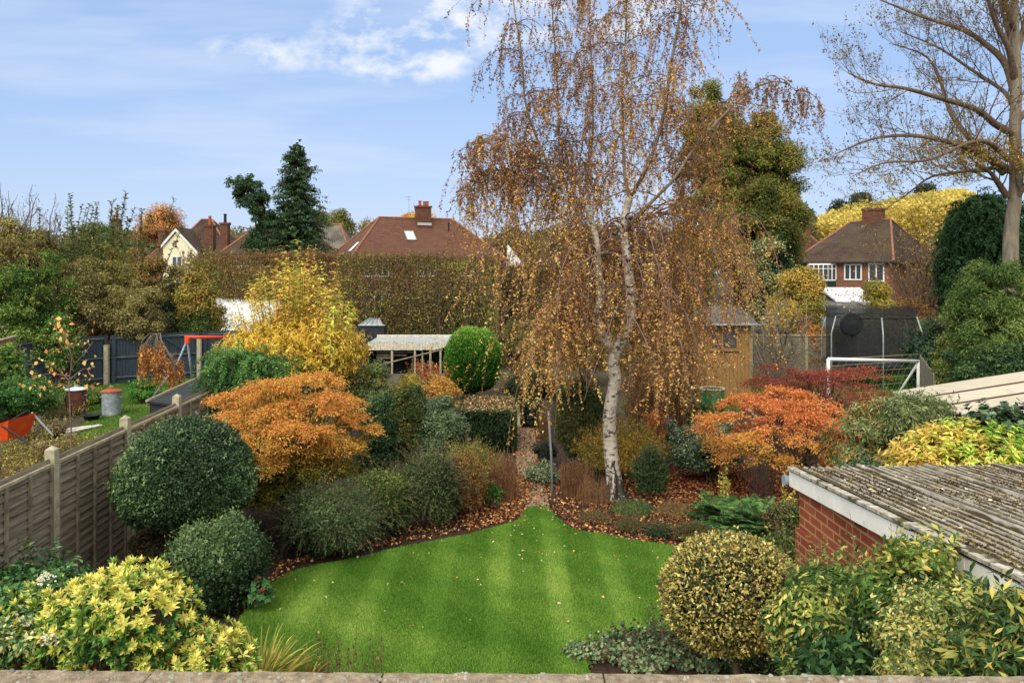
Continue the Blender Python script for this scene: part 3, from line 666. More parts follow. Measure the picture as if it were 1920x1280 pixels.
for p, q in ((A2, B2), (B2, C2), (C2, D2), (D2, A2)): mm.add([tuple(v - o) for v in (dn(p, 0), dn(q, 0), q, p)], [(0, 1, 2, 3)])
mm.build('boards', M['dark'], th)
# swing frame: red bar with bracket and slanting grey leg
th = thing('swing_frame', 'swing frame with a red top bar, orange bracket and slanting grey legs', 'swing', (W(347, 0, 24.5)[0], 24.5, 0)); o = np.array(th.location)
p0, p1 = W(346, 632, 24.5) - o, W(440, 632, 25.5) - o
tb_ = MB().tube([p0, p1], .05, 12).build('top_bar', M['red'], th, smooth=True)
MB().box(p0[0] + .02, p0[0] + .14, -.06, .08, p0[2] - .18, p0[2] - .02).build('bracket', M['orange'], tb_)
l0 = W(349, 641, 24.5) - o
MB().tube([l0, W(332, 682, 23.9) - o, (-.75, -1.0, 0)], .03, 10).build('leg', M['greyp'], th, smooth=True)
MB().tube([l0 + [0, .1, 0], (-.2, 1.2, 0)], .03, 10).build('leg', M['greyp'], th, smooth=True)
MB().tube([p1, p1 + [.2, -1.0, -p1[2]]], .03, 10).build('leg', M['greyp'], th, smooth=True); MB().tube([p1, p1 + [.2, 1.1, -p1[2]]], .03, 10).build('leg', M['greyp'], th, smooth=True)
# ================================================================== GARAGE
gx = lambda y: 2.46 - .04 * (y - 7.08)
th = thing('garage', 'red brick garage with white fascia and mossy corrugated cement roof', 'garage', (gx(7.08), 7.08, 0), math.atan(.04))
LEN, WID = 5.6, 5.2                                   # local: +x across, -y towards the house, roof rises towards the house
zr = lambda y: 2.275 + .060 * (-y)
m = MB(); 
def prism(m, x0, x1, y0, y1, zb, zt0, zt1): # zt0 at y0, zt1 at y1
    m.add([(x0, y0, zb), (x1, y0, zb), (x1, y1, zb), (x0, y1, zb), (x0, y0, zt0), (x1, y0, zt0), (x1, y1, zt1), (x0, y1, zt1)], [(0, 3, 2, 1), (4, 5, 6, 7), (0, 1, 5, 4), (1, 2, 6, 5), (2, 3, 7, 6), (3, 0, 4, 7)]); return m
prism(m, .06, .28, -LEN, -.06, 0, zr(-LEN) - .06, zr(0) - .06); prism(m, .281, WID, -.28, -.06, 0, zr(0) - .075, zr(0) - .075)
m.build('wall', M['gbrick'], th)
m = MB(); prism(m, .03, .055, -.0, -.33, 0, 1.75, 1.77); 
MB().box(.035, .30, -.30, -.035, 0, 1.78).build('pier', M['gbrick'], th)
# fascia boards along the verge
fa = prism(MB(), 0, .028, -2.63, 0.02, 0, 0, 0)
def fboard(y0, y1, x0, x1, dt, db, nm, mat):
    m = MB(); m.add([(x0, y0, zr(y0) - db), (x1, y0, zr(y0) - db), (x1, y1, zr(y1) - db), (x0, y1, zr(y1) - db), (x0, y0, zr(y0) - dt), (x1, y0, zr(y0) - dt), (x1, y1, zr(y1) - dt), (x0, y1, zr(y1) - dt)], [(0, 3, 2, 1), (4, 5, 6, 7), (0, 1, 5, 4), (1, 2, 6, 5), (2, 3, 7, 6), (3, 0, 4, 7)]); return m.build(nm, mat, th, bevel=.003)
fboard(-2.55, .02, 0, .028, .012, .145, 'fascia_board', M['white']); fboard(-LEN, -2.553, .002, .03, .012, .145, 'fascia_board', M['white'])
# verge capping strips, slightly overlapping lengths
for y0, y1, dz in ((-2.0, .05, 0), (-3.1, -1.96, .012), (-LEN, -3.05, .004)): fboard(y0, y1, -.02, .05, -.03 - dz, -.004 - dz, 'verge_strip', M['asb'])
fboard(-LEN, .0, .03, .058, .02, .06, 'soffit', M['dark'])
# corrugated roof
nx = int((WID - .04) / .0094); xs = np.linspace(.04, WID, nx); ys = np.concatenate([np.linspace(.06, -LEN, 46)]); X, Y = np.meshgrid(xs, ys, indexing='ij')
lap = (xs % .62) < .085
zz = .013 * np.sin(2 * math.pi * xs / .0689); zz = np.where(lap, .022 + .008 * np.sin((xs % .62) / .085 * math.pi), zz)
Zg = zr(Y) + zz[:, None] + .010 + rng.normal(0, .0008, X.shape)
V = np.stack([X, Y, Zg], -1).reshape(-1, 3); ny = len(ys); i = np.arange(nx - 1)[:, None] * ny; j = np.arange(ny - 1)[None]
Fq = np.stack([i + j, i + ny + j, i + ny + j + 1, i + j + 1], -1).reshape(-1, 4)[:, ::-1]
mR, nR, lR, pR = newmat('mossy_cement_sheet')   # dirt and moss in the valleys, darkened further to paint the ribs' shade
tcR = nR.new('ShaderNodeTexCoord'); spR = nR.new('ShaderNodeSeparateXYZ'); lR.new(tcR.outputs['Object'], spR.inputs[0])
def mR_(op, a, b):
    q = nR.new('ShaderNodeMath'); q.operation = op
    for i_, v_ in enumerate((a, b)):
        if isinstance(v_, (int, float)): q.inputs[i_].default_value = v_
        elif v_ is not None: lR.new(v_, q.inputs[i_])
    return q.outputs[0]
def nzR(sc, st=(1, 1, 1)):
    mp = nR.new('ShaderNodeMapping'); mp.inputs['Scale'].default_value = st; lR.new(tcR.outputs['Object'], mp.inputs[0]); q = nR.new('ShaderNodeTexNoise'); q.inputs['Scale'].default_value = sc; q.inputs['Detail'].default_value = 7; q.inputs['Roughness'].default_value = .7; lR.new(mp.outputs[0], q.inputs['Vector']); return q.outputs['Fac']
def mixR(f, a, b, p0, p1):
    rr_ = nR.new('ShaderNodeValToRGB'); rr_.color_ramp.elements[0].position = p0; rr_.color_ramp.elements[1].position = p1; lR.new(f, rr_.inputs[0]); q = nR.new('ShaderNodeMix'); q.data_type = 'RGBA'; lR.new(rr_.outputs[0], q.inputs[0])
    for i_, v_ in ((6, a), (7, b)):
        if isinstance(v_, str): q.inputs[i_].default_value = (*hexlin(v_), 1)
        else: lR.new(v_, q.inputs[i_])
    return q.outputs[2]
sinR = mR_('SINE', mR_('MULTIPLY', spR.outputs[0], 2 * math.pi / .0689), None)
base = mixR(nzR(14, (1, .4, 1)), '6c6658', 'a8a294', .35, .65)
dirt = mR_('ADD', mR_('MULTIPLY', sinR, -.22), nzR(6, (1, .35, 1)))  # valley dirt; the sine term also paints shade between the ribs
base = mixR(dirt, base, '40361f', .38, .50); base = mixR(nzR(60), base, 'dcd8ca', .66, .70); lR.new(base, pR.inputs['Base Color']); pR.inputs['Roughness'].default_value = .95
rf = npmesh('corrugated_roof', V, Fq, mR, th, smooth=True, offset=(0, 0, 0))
# moss cushions in the valleys: many tiny tufts -> one stuff part
n = 190000; mx = rng.uniform(.05, WID, n); my = -LEN * rng.random(n) ** 1.0; wv = Waves(2.2, 9); wv2 = Waves(9, 9); Pm = np.column_stack([mx, my, np.zeros(n)])
ph = np.sin(2 * math.pi * mx / .0689)
keep = (.5 * wv(Pm) + .5 * wv2(Pm) + .5 * 1.3 * np.exp(-np.abs(mx - .28) / .25) + rng.normal(0, .2, n) > -.08 + .85 * ph)
Pm = Pm[keep]; mz = zr(Pm[:, 1]) + .013 * np.sin(2 * math.pi * Pm[:, 0] / .0689) + .008; Pm[:, 2] = mz
ca, sa = math.cos(th.rotation_euler.z), math.sin(th.rotation_euler.z)
lv = Leaves(); k = len(Pm); lv.add(Pm, rng.normal(0, 1, (k, 3)) * [1, 1, .4] + [0, 0, .45], rng.normal(0, .5, (k, 3)) + [0, 0, 1], .016, .9, palette('382c18 4c3c1e 5e4c26 70602f 867846', k, np.clip(.5 + .4 * wv2(Pm), 0, 1)))
P_, D_2, N_2, C_2 = map(np.concatenate, (lv.P, lv.D, lv.N, lv.C))
o_ = lv.build('moss', None, DRY, fold=.6); o_.parent = rf; o_['kind'] = 'stuff'
lv = Leaves(); n = 900; P = np.column_stack([rng.uniform(.05, WID, n), -LEN * rng.random(n), np.zeros(n)]); P[:, 2] = zr(P[:, 1]) + .03
lv.add(P, rng.normal(0, 1, (n, 3)) * [1, 1, .2], rng.normal(0, .4, (n, 3)) + [0, 0, 1], .03, .8, palette('b8b4a4 d0ccbc 8a7a5a', n)); o_ = lv.build('lichen_flake', None, DRY); o_.parent = rf; o_['kind'] = 'stuff'
MB().tube([(-.02, .06, 2.17), (WID, .06, 2.17)], .045, 12).build('gutter', M['greyp'], th, smooth=True)
MB().tube([(-.035, .06, 2.172), (-.021, .06, 2.172)], .05, 12).build('gutter_end', M['greyp'], th)
MB().box(.285, WID, .0, .03, 2.13, 2.25).build('eaves_board', M['white'], th)

# ================================================================== GLAZED LEAN-TO WITH BEIGE ROOF (right)
th = thing('garden_room', 'lean-to garden room with a beige panelled roof and brown frames', 'outbuilding', (5.76, 9.2, 0)); slope = .155
zc = lambda x: 2.2 + slope * x
def slab(x0, x1, y0, y1, t0, t1, nm, mat, par):
    m = MB(); m.add([(x0, y0, zc(x0) - t0), (x1, y0, zc(x1) - t0), (x1, y1, zc(x1) - t0), (x0, y1, zc(x0) - t0), (x0, y0, zc(x0) + t1), (x1, y0, zc(x1) + t1), (x1, y1, zc(x1) + t1), (x0, y1, zc(x0) + t1)], [(0, 3, 2, 1), (4, 5, 6, 7), (0, 1, 5, 4), (1, 2, 6, 5), (2, 3, 7, 6), (3, 0, 4, 7)]); return m.build(nm, mat, par)
yb = [-.05, .30, .95, 1.60, 2.23, 2.93]
for i in range(5): pnl = slab(0, 4.2, yb[i] + .012, yb[i + 1] - .012, .02, 0, 'roof_panel', M['canopy'], th)
for y in yb[1:-1]: slab(.02, 4.2, y - .022, y + .022, .03, .012, 'glazing_bar', M['brown'], th)
slab(.0, .05, -.06, 2.94, .13, -.022, 'edge_beam', M['brown'], th)
for y in (.0, .72, 1.45, 2.2, 2.84): MB().box(.06, .14, y, y + .08, 0, 2.09).build('post', M['brown'], th)
MB().box(.085, .10, .0, 2.9, .5, 2.06).build('side_glass', M['glass'], th)
MB().box(.07, .12, .0, 2.9, .0, .49).build('sill_wall', M['hbrick'], th)
MB().box(.15, 4.2, .02, .08, 0, 2.1).build('front_wall', M['brown'], th)

# ================================================================== WHITE GOAL
gl, gr_ = W(1553, 673, 20.6), W(1722, 677, 21.8)
th = thing('football_goal', 'white tubular football goal with a net behind the red maple', 'goal', (gl[0], gl[1], 0)); o = np.array(th.location)
a, b = gl - o, gr_ - o; H = a[2]
MB().tube([a, b], .045, 12).build('crossbar', M['cleanwhite'], th, smooth=True)
for p in (a, b): MB().tube([p, dn(p, 0)], .045, 12).build('goal_post', M['cleanwhite'], th, smooth=True)
bk = np.array([.1, 1.5, 0])
for p in (a, b): MB().tube([p + [0, 0, -.03], dn(p, .0) + bk - [.55 if p is b else 0, .6, 0]], .03, 8).build('brace', M['cleanwhite'], th, smooth=True)
m = MB()
for k in range(15):
    q = lerp(a, b, k / 14); m.tube([q, q + [0, .35, -.25], dn(q, .5) + [0, .9, 0], dn(q, 0) + [0, 1.1, 0]], .006, 3, False)
for k in range(9):
    t = k / 8; za = a[2] * (1 - t); yy = 1.1 * t ** .7; m.tube([(a[0], a[1] + yy, za), (b[0], b[1] + yy, za)], .006, 3, False)
m.build('net', M['rail'], th)
# ================================================================== TRAMPOLINE
Z = 27.5; c0 = W(1632, 0, Z); th = thing('trampoline', 'enclosed trampoline with black net and grey curved poles', 'trampoline', (c0[0], Z, 0))
r = 1.42; zt = CAMH - (592 - HOR) * Z / F; hi = CAMH - (575 - HOR) * (Z - 0) / F
def ring(z, rr, n=40): return [(rr * math.cos(2 * math.pi * k / n), rr * math.sin(2 * math.pi * k / n), z) for k in range(n + 1)]
m = MB(); n = 48; vs = [];
for z, rr in ((.9, r), (zt - .02, r * 1.0), (hi, r * 1.0)):
    vs += [(rr * math.cos(2 * math.pi * k / n), rr * math.sin(2 * math.pi * k / n), z) for k in range(n)]
m.add(vs, [(i * n + k, i * n + (k + 1) % n, (i + 1) * n + (k + 1) % n, (i + 1) * n + k) for i in range(2) for k in range(n)]); m.build('net', M['net'], th, smooth=True)
MB().tube(ring(zt, r * 1.01), .022, 6, False).build('top_hoop', M['black'], th, smooth=True)
MB().tube(ring(.88, r * 1.08), .05, 6, False).build('frame_hoop', M['black'], th, smooth=True)
MB().lathe([(r * .0, .9), (r * .85, .9)], n=40).build('mat', M['black'], th); MB().lathe([(r * .85, .93), (r * 1.1, .93), (r * 1.1, .86)], n=40).build('padding', M['black'], th)
for k in range(6):
    t = 2 * math.pi * (k + .32) / 6; cx, cy = math.cos(t), math.sin(t); rr = r * 1.16
    MB().tube([(cx * rr, cy * rr, 0), (cx * rr, cy * rr, zt - .55), (cx * r * 1.03, cy * r * 1.03, zt + .02)], .024, 8).build('pole', M['galv'], th, smooth=True)
p0, p1 = W(1572, 585, Z - 1.1) - np.array(th.location), 0
m = MB().lathe([(0, .0), (.36, .02), (.40, .05), (.36, .08), (0, .1)], n=22); m.v = [(x - 1.12, z - 1.15, y + zt - .2) for x, y, z in m.v]; m.build('cover_disc', M['black'], th)

# ================================================================== WOODEN SUMMERHOUSE
Z = 25; x0, x1 = W(1325, 0, Z)[0], W(1408, 0, Z)[0]; ze = CAMH - (606 - HOR) * Z / F; zt = CAMH - (574 - HOR) * (Z + .8) / F
th = thing('summerhouse', 'golden timber summerhouse with a dark felt roof and small windows', 'shed', (x0, Z, 0)); Wd = x1 - x0
m = MB(); x = 0
while x < Wd: m.box(x, min(x + .12, Wd) - .008, 0, .02, 0, ze); x += .12
y = 0.03
while y < 1.9:
    for xx in (0, Wd - .02): m.box(xx, xx + .02, y, min(y + .12, 1.9) - .008, 0, ze)
    y += .12
m.box(0, Wd, 1.9, 1.92, 0, ze); m.build('wall', M['shedw'], th)
m = MB(); e = .16; m.add([(-e, -.25, ze), (Wd + e, -.25, ze), (Wd + e, 2.1, ze), (-e, 2.1, ze), (.10, .9, zt), (Wd - .1, .9, zt), (-e, -.25, ze - .04), (Wd + e, -.25, ze - .04), (Wd + e, 2.1, ze - .04), (-e, 2.1, ze - .04)], [(0, 1, 5, 4), (1, 2, 5), (2, 3, 4, 5), (3, 0, 4), (0, 6, 7, 1), (1, 7, 8, 2), (2, 8, 9, 3), (3, 9, 6, 0), (6, 9, 8, 7)]); m.build('roof', M['felt'], th)
MB().tube([(-e, -.28, ze - .03), (Wd + e + .25, -.28, ze - .03)], .03, 8).build('gutter', M['greyp'], th, smooth=True)
def window(par, x0, x1, z0, z1, y=-.02, nm='window', frame=.05, mull=1, mat=None, depth=.05, glz=None):
    mat = mat or M['cleanwhite']; m = MB(); f = frame
    m.box(x0, x1, y - depth, y, z0, z0 + f); m.box(x0, x1, y - depth, y, z1 - f, z1); m.box(x0, x0 + f, y - depth, y, z0 + f, z1 - f); m.box(x1 - f, x1, y - depth, y, z0 + f, z1 - f)
    for k in range(1, mull + 1):
        xm = x0 + (x1 - x0) * k / (mull + 1); m.box(xm - f * .45, xm + f * .45, y - depth + .003, y, z0 + f, z1 - f)
    w = m.build(nm, mat, par); MB().box(x0 + f, x1 - f, y - depth * .35, y - depth * .15, z0 + f, z1 - f).build('pane', glz or M['glass'], w); return w
sh = th
zz0, zz1 = CAMH - (655 - HOR) * Z / F, CAMH - (615 - HOR) * Z / F
window(sh, W(1332, 0, Z)[0] - x0, W(1348, 0, Z)[0] - x0, zz0, zz1, 0, mat=M['shedw'], mull=0, frame=.04); window(sh, W(1353, 0, Z)[0] - x0, W(1383, 0, Z)[0] - x0, zz0, zz1, 0, mat=M['shedw'], mull=0, frame=.04)
MB().box(-.02, W(1386, 0, Z)[0] - x0, -.07, -.001, zz0 - .05, zz0 - .003).build('sill', M['shedw'], sh)

# ================================================================== OLD GREENHOUSE WITH WHITE BOARDED ROOF EDGE
Z = 28.5; x0 = W(690, 0, Z)[0]; x1 = W(853, 0, Z)[0]; Wd = x1 - x0; zq = lambda py, ZZ=Z: CAMH - (py - HOR) * ZZ / F
th = thing('old_greenhouse', 'dilapidated low greenhouse with white sagging boards and a leaning strut', 'greenhouse', (x0, Z, 0))
m = MB(); n = 27; vs = []
ztop = zq(640); zbot = zq(656)
for k in range(n):
    a_, b_ = Wd * k / n, Wd * (k + 1) / n - .006; t = k / n; sag = .03 * math.sin(t * 7) + (.10 if .80 < t < .86 else 0) + max(0, t - .8) * .35; lo = max(0, t - .75) * 1.0
    m.box(a_, b_, -.03 - .004 * (k % 2), 0, zbot + lo + rng.normal(0, .006), ztop + sag * .6 + rng.normal(0, .004))
m.build('eaves_board', M['oldw'], th)
ridge = zq(632, Z + 1.3); quadslab([np.array(v) for v in [(.05, .02, ztop - .02), (Wd, .02, ztop - .02), (Wd + .05, 1.3, ridge), (.1, 1.3, ridge)]], .03, 'roof', M['slate'], th, np.zeros(3))
MB().box(.1, Wd + .05, 1.3, 1.36, ridge - .06, ridge + .09).build('ridge_board', M['oldw'], th)
for k, px in enumerate((733, 776, 790, 805, 824)):
    x = W(px, 0, Z)[0] - x0; w_ = .07 if k != 2 else .05; MB().box(x, x + w_, -.005 if k != 2 else .1, .05 if k != 2 else .15, .0, zbot - .01).build('upright', M['post'], th)
MB().tube([W(715, 683, Z - .25) - [x0, Z, 0], W(830, 655, Z - .25) - [x0, Z, 0]], .03, 6).build('strut', M['batten'], th)
for z, l in ((zq(663), .42), (zq(669), .35), (zq(674), .2)): MB().box(.25, .25 + Wd * l, .3, .36, z, z + .06).build('shelf', M['batten'], th)
MB().box(0, Wd, 1.4, 1.45, 0, ridge - .03).build('back_wall', M['dark'], th)
for x in (0, Wd - .04): MB().box(x, x + .04, .05, 1.38, 0, ztop - .06).build('end_wall', M['dark'], th)
m = MB()
for k in range(3): m.box(-.1, Wd + .3, -.35, -.25, k * .115, k * .115 + .1)
MB().box(-.1, Wd + .2, -.5, -.36, 0, zq(698)).build('low_wall', M['greytile'], th)

# ================================================================== GREEN DRUM, POLE, PALINGS, ROCKS
g0 = G(1336, 810, 0); g0 = np.array([(1336 - 960) * 19 / F, 19, 0]); h = CAMH - (728 - HOR) * 19 / F
th = thing('oil_drum', 'green metal drum with a pale rim standing behind the birch', 'drum', g0); r = .275
MB().lathe([(r, 0), (r, h * .3), (r + .014, h * .33), (r, h * .36), (r, h * .64), (r + .014, h * .67), (r, h * .70), (r, h - .02), (r - .02, h), (r - .03, h - .02), (r - .03, h - .3), (0, h - .3)], n=36).build('drum', M['barrel'], th, smooth=True)
MB().tube([((r + .003) * math.cos(t), (r + .003) * math.sin(t), h) for t in np.linspace(0, 2 * math.pi, 37)], .018, 6, False).build('rim', M['oldw'], th, smooth=True)
g0 = G(1036, 948); h = CAMH - (770 - HOR) * g0[1] / F
th = thing('washing_line_post', 'slim grey metal washing line post beside the garden path', 'post', g0)
MB().tube([(0, 0, 0), (-.02, 0, h * .5), (-.07, 0, h)], .020, 12).build('pole', pm('weathered_steel', '666c6e', '82888a', 8, .6, .1), th, smooth=True); MB().tube([(-.07, -.12, h - .05), (-.07, .12, h - .05)], .012, 6).build('hook', M['galv'], th)
a, b = np.array([(1390 - 960) * 17.2 / F, 17.2, 0]), np.array([(1440 - 960) * 14.6 / F, 14.6, 0]); zt = CAMH - (757 - HOR) * 17.2 / F
th = thing('palisade', 'short grey weathered boarding between the drum and the orange maple', 'fence', a); d = unit(b - a); L = np.linalg.norm(b - a); m = MB()
T = lambda v: (d[0] * v[0] + d[1] * v[1], d[1] * v[0] - d[0] * v[1], v[2]); x = 0
while x < L: m.box(x, x + .09, 0, .02, 0, zt - .02 + rng.uniform(0, .02), T); x += .11
m.build('boards', M['batten'], th); MB().box(0, L, -.03, .05, zt + .003, zt + .04, T).build('cap_rail', M['rail'], th)
for px, py, s, lab in ((1330, 978, .13, 'rounded grey stone beside the fern'), (1297, 1024, .10, 'small pale stone at the lawn edge')):
    g0 = G(px, py); m = MB(); n = 10; vs = []; fs = []
    for i in range(7):
        for j in range(n):
            t, f = math.pi * i / 6, 2 * math.pi * j / n; k = s * (1 + .18 * math.sin(3 * f + i) + .1 * math.cos(5 * f)); vs.append((k * math.sin(t) * math.cos(f) * 1.3, k * math.sin(t) * math.sin(f), k * .7 * math.cos(t) + s * .5))
    for i in range(6):
        for j in range(n): fs.append((i * n + j, i * n + (j + 1) % n, (i + 1) * n + (j + 1) % n, (i + 1) * n + j))
    m.add(vs, fs); o_ = m.build('rock', M['rock'], None, smooth=True); o_.location = g0; tag(o_, lab, 'stone')

# ================================================================== HOUSES
def house(label, org, rot, w, d, ze, zr_, r0, r1, roof, wall, name='house', over=.35, ridge=True):
    th = thing(name, label, 'house', (org[0], org[1], 0), R_(rot))
    m = MB(); 
    for (xa, ya, xb, yb2) in ((0, 0, w, .25), (0, d - .25, w, d), (0, .25, .25, d - .25), (w - .25, .25, w, d - .25)): m.box(xa, xb, ya, yb2, 0, ze)
    m.build('wall', wall, th)
    o = over; c = [(-o, -o), (w + o, -o), (w + o, d + o), (-o, d + o)]; zo = ze - .12
    m = MB(); A_, B2_ = (*r0, zr_), (*r1, zr_)
    m.add([(x, y, zo) for x, y in c] + [A_, B2_] + [(x, y, zo - .13) for x, y in c], [(0, 1, 5, 4), (1, 2, 5), (2, 3, 4, 5), (3, 0, 4), (0, 6, 7, 1), (1, 7, 8, 2), (2, 8, 9, 3), (3, 9, 6, 0), (6, 9, 8, 7)])
    rf = m.build('roof', roof, th)
    m = MB(); up = .03
    for a, b in ((c[0], A_), (c[1], B2_), (c[2], B2_), (c[3], A_)): m.tube([(a[0], a[1], zo + up), (b[0], b[1], b[2] + up)], .085, 6)
    m.tube([(A_[0], A_[1], zr_ + up), (B2_[0], B2_[1], zr_ + up)], .09, 6); m.build('ridge_tiles', M['ridge'], rf)
    m = MB(); m.box(-o, w + o, -o - .09, -o, zo - .12, zo - .02); m.build('gutter', M['dark'], rf)
    return th, rf
def chimney(par, x, y, z0, z1, w=.7, d=.6, pots=((0, .5),), potmat='term', flash=True):
    c = MB().box(x - w / 2, x + w / 2, y - d / 2, y + d / 2, z0, z1 - .16).box(x - w / 2 - .06, x + w / 2 + .06, y - d / 2 - .06, y + d / 2 + .06, z1 - .159, z1).build('chimney', M['cbrick'], par)
    for px, h in pots: MB().lathe([(.13, 0), (.11, h * .8), (.14, h * .85), (.13, h), (.08, h), (.08, h * .5)], (x + px, y, z1), 12).build('chimney_pot', M[potmat], c)
    if flash: MB().box(x - w / 2 - .03, x + w / 2 + .03, y - d / 2 - .05, y - d / 2 - .001, z0 + .55, z0 + .75).build('flashing', M['lead'], c)
    return c
# mid house
org = W(662, 0, 60)
th, rf = house('red tiled house with a rooflight and central chimney behind the tall hedge', org, 25, 12.3, 7.8, 4.9, 8.25, (3.1, 3.9), (9.4, 3.9), M['redtile'], M['hbrick'])
sp = (8.25 - 4.78) / (3.9 + .35)                      # front roof pitch
def on_roof(x, y): return 4.78 + sp * (y + .35)
def rooflight(par, x, y, w, h, label=None):
    a = math.atan(sp); m = MB()
    T = lambda v: (x + v[0], y + v[1] * math.cos(a) - v[2] * math.sin(a), on_roof(x, y) + v[1] * math.sin(a) + v[2] * math.cos(a))
    f = .07; m.box(-w / 2, w / 2, 0, f, .01, .1, T).box(-w / 2, w / 2, h - f, h, .01, .1, T).box(-w / 2, -w / 2 + f, f, h - f, .01, .1, T).box(w / 2 - f, w / 2, f, h - f, .01, .1, T)
    r = m.build('rooflight', M['slate'], par); MB().box(-w / 2 + f, w / 2 - f, f, h - f, .03, .05, T).build('pane', M['poly'], r); return r
rooflight(rf, 5.1, 1.55, .78, 1.2)
# sloping rooflight on the left hip
m = MB(); m.add([(.55, 2.6, 6.05), (.55, 3.3, 6.05), (1.2, 3.45, 6.75), (1.2, 2.75, 6.75)], [(0, 3, 2, 1)]); o_ = m.build('rooflight', M['poly'], rf)
sl_ = (8.25 - 4.78) / (3.1 + .35); o_.location = (0, 0, .0); me = o_.data
for v, (x, y) in zip(me.vertices, ((.3, 2.0), (.3, 2.8), (1.0, 2.8), (1.0, 2.0))): v.co = (x, y, 4.78 + sl_ * (x + .35) + .05)
chimney(rf, 6.6, 3.2, 7.1, 9.25, 1.15, .7, ((-.28, .42), (.1, .38), (.35, .4)))
MB().tube([(5.6, 3.9, 8.3), (5.6, 3.9, 10.1)], .02, 5).tube([(5.3, 3.9, 10.0), (5.9, 3.9, 10.0)], .012, 4).tube([(5.4, 3.9, 9.8), (5.8, 3.9, 9.8)], .012, 4).build('aerial', M['galv'], rf)
MB().tube([(8.6, 2.6, on_roof(0, 2.6)), (8.6, 2.6, on_roof(0, 2.6) + .75)], .07, 8).build('vent_pipe', M['black'], rf)
for x0 in (.8, 1.75): window(th, x0, x0 + 1.0, 3.5, 4.55, -.01, frame=.07)
for x0 in (5.0, 8.6): window(th, x0, x0 + 1.6, 3.5, 4.55, -.01, frame=.07, mull=2)
window(th, 1.0, 2.8, .9, 2.2, -.01, frame=.07, mull=2)
# right house
org = np.array([22.1, 62, 0])
th, rf = house('brown tiled brick house with white windows on the right behind the trampoline', org, -38, 6.64, 17, 4.75, 7.85, (2.3, 6.0), (5.9, 3.6), M['browntile'], M['hbrick'])
chimney(rf, 4.5, 4.3, 6.7, 8.8, 1.5, .8, ((-.35, .12), (.3, .12)))
MB().tube([(4.6, 3.8, 8.7), (4.6, 3.8, 9.4)], .02, 5).build('aerial', M['galv'], rf)
window(th, 3.5, 4.75, 3.25, 4.45, -.01, frame=.09, mull=2); window(th, 5.2, 6.3, 3.15, 4.5, -.01, frame=.09, mull=1)
# bay window
m = MB(); bay = [(.7, 0), (1.1, -.6), (2.5, -.6), (2.9, 0)]
m.add([(x, y, 0) for x, y in bay] + [(x, y, 3.2) for x, y in bay], [(0, 1, 5, 4), (1, 2, 6, 5), (2, 3, 7, 6), (4, 5, 6, 7)]); b_ = m.build('bay', M['dark'], th)
m = MB()
for (xa, ya), (xb, yb2) in zip(bay[:-1], bay[1:]):
    k = 2 if abs(xb - xa) < 1 else 4
    for z0, z1 in ((3.2, 3.29), (4.38, 4.5), (4.08, 4.13)): m.add([(xa, ya - .01, z0), (xb, yb2 - .01, z0), (xb, yb2 - .01, z1), (xa, ya - .01, z1), (xa, ya + .05, z0), (xb, yb2 + .05, z0), (xb, yb2 + .05, z1), (xa, ya + .05, z1)], [(0, 1, 2, 3), (4, 7, 6, 5), (0, 4, 5, 1), (3, 2, 6, 7)])
    for i in range(k + 1): t = i / k; x, y = xa + (xb - xa) * t, ya + (yb2 - ya) * t; m.box(x - .035, x + .035, y - .02, y + .05, 3.29, 4.38)
wn_ = m.build('window', M['cleanwhite'], b_)
m = MB(); [m.add([(xa, ya + .03, 3.25), (xb, yb2 + .03, 3.25), (xb, yb2 + .03, 4.4), (xa, ya + .03, 4.4)], [(0, 1, 2, 3)]) for (xa, ya), (xb, yb2) in zip(bay[:-1], bay[1:])]
m.build('pane', M['glass'], wn_)
m = MB().add([(1.5, .0, 0), (1.9, 0, 0), (1.9, 0, .3)], [(0, 1, 2)])
xq, yq = 2.4, 1.6; zq_ = lambda x, y: 4.63 + (7.85 - 4.63) * (y + .35) / 5.1
MB().add([(xq, yq, zq_(xq, yq) + .05), (xq + .7, yq, zq_(xq, yq) + .05), (xq + .75, yq + .4, zq_(xq, yq) + .45), (xq, yq, zq_(xq, yq) - .2), (xq + .7, yq, zq_(xq, yq) - .2), (xq + .75, yq + .4, zq_(xq, yq) - .1)], [(0, 1, 2), (0, 3, 4, 1), (1, 4, 5, 2), (2, 5, 3, 0)]).build('roof_vent', M['poly'], rf)
MB().box(0, 6.64, -.03, -.002, 2.55, 2.68).build('brick_band', M['term'], th)
# white conservatory roof in front of it
c0 = W(1568, 0, 55); th = thing('conservatory', 'white roofed conservatory below the right-hand brick house', 'outbuilding', (c0[0], 55, 0)); w_ = 2.9
MB().add([(0, 0, 1.9), (w_, 0, 1.9), (w_, 3, 2.75), (0, 3, 2.75), (0, 0, 1.8), (w_, 0, 1.8), (w_, 3, 2.65), (0, 3, 2.65)], [(0, 1, 2, 3), (7, 6, 5, 4), (0, 4, 5, 1), (1, 5, 6, 2), (2, 6, 7, 3), (3, 7, 4, 0)]).build('roof', M['poly'], th)
MB().box(.05, w_ - .05, .05, 2.9, 0, 1.79).build('wall', M['slate'], th)
# roof and chimney behind it
org = W(1455, 0, 85)
th, rf = house('dark roofed house with a tall brick chimney beyond the right-hand house', org, 0, 6.5, 8, 4.7, 7.9, (1.5, 4), (5, 4), M['browntile'], M['hbrick'])
chimney(rf, 3.65, 1.6, 6.0, 8.8, .95, .8, ((0, .75),), flash=False)
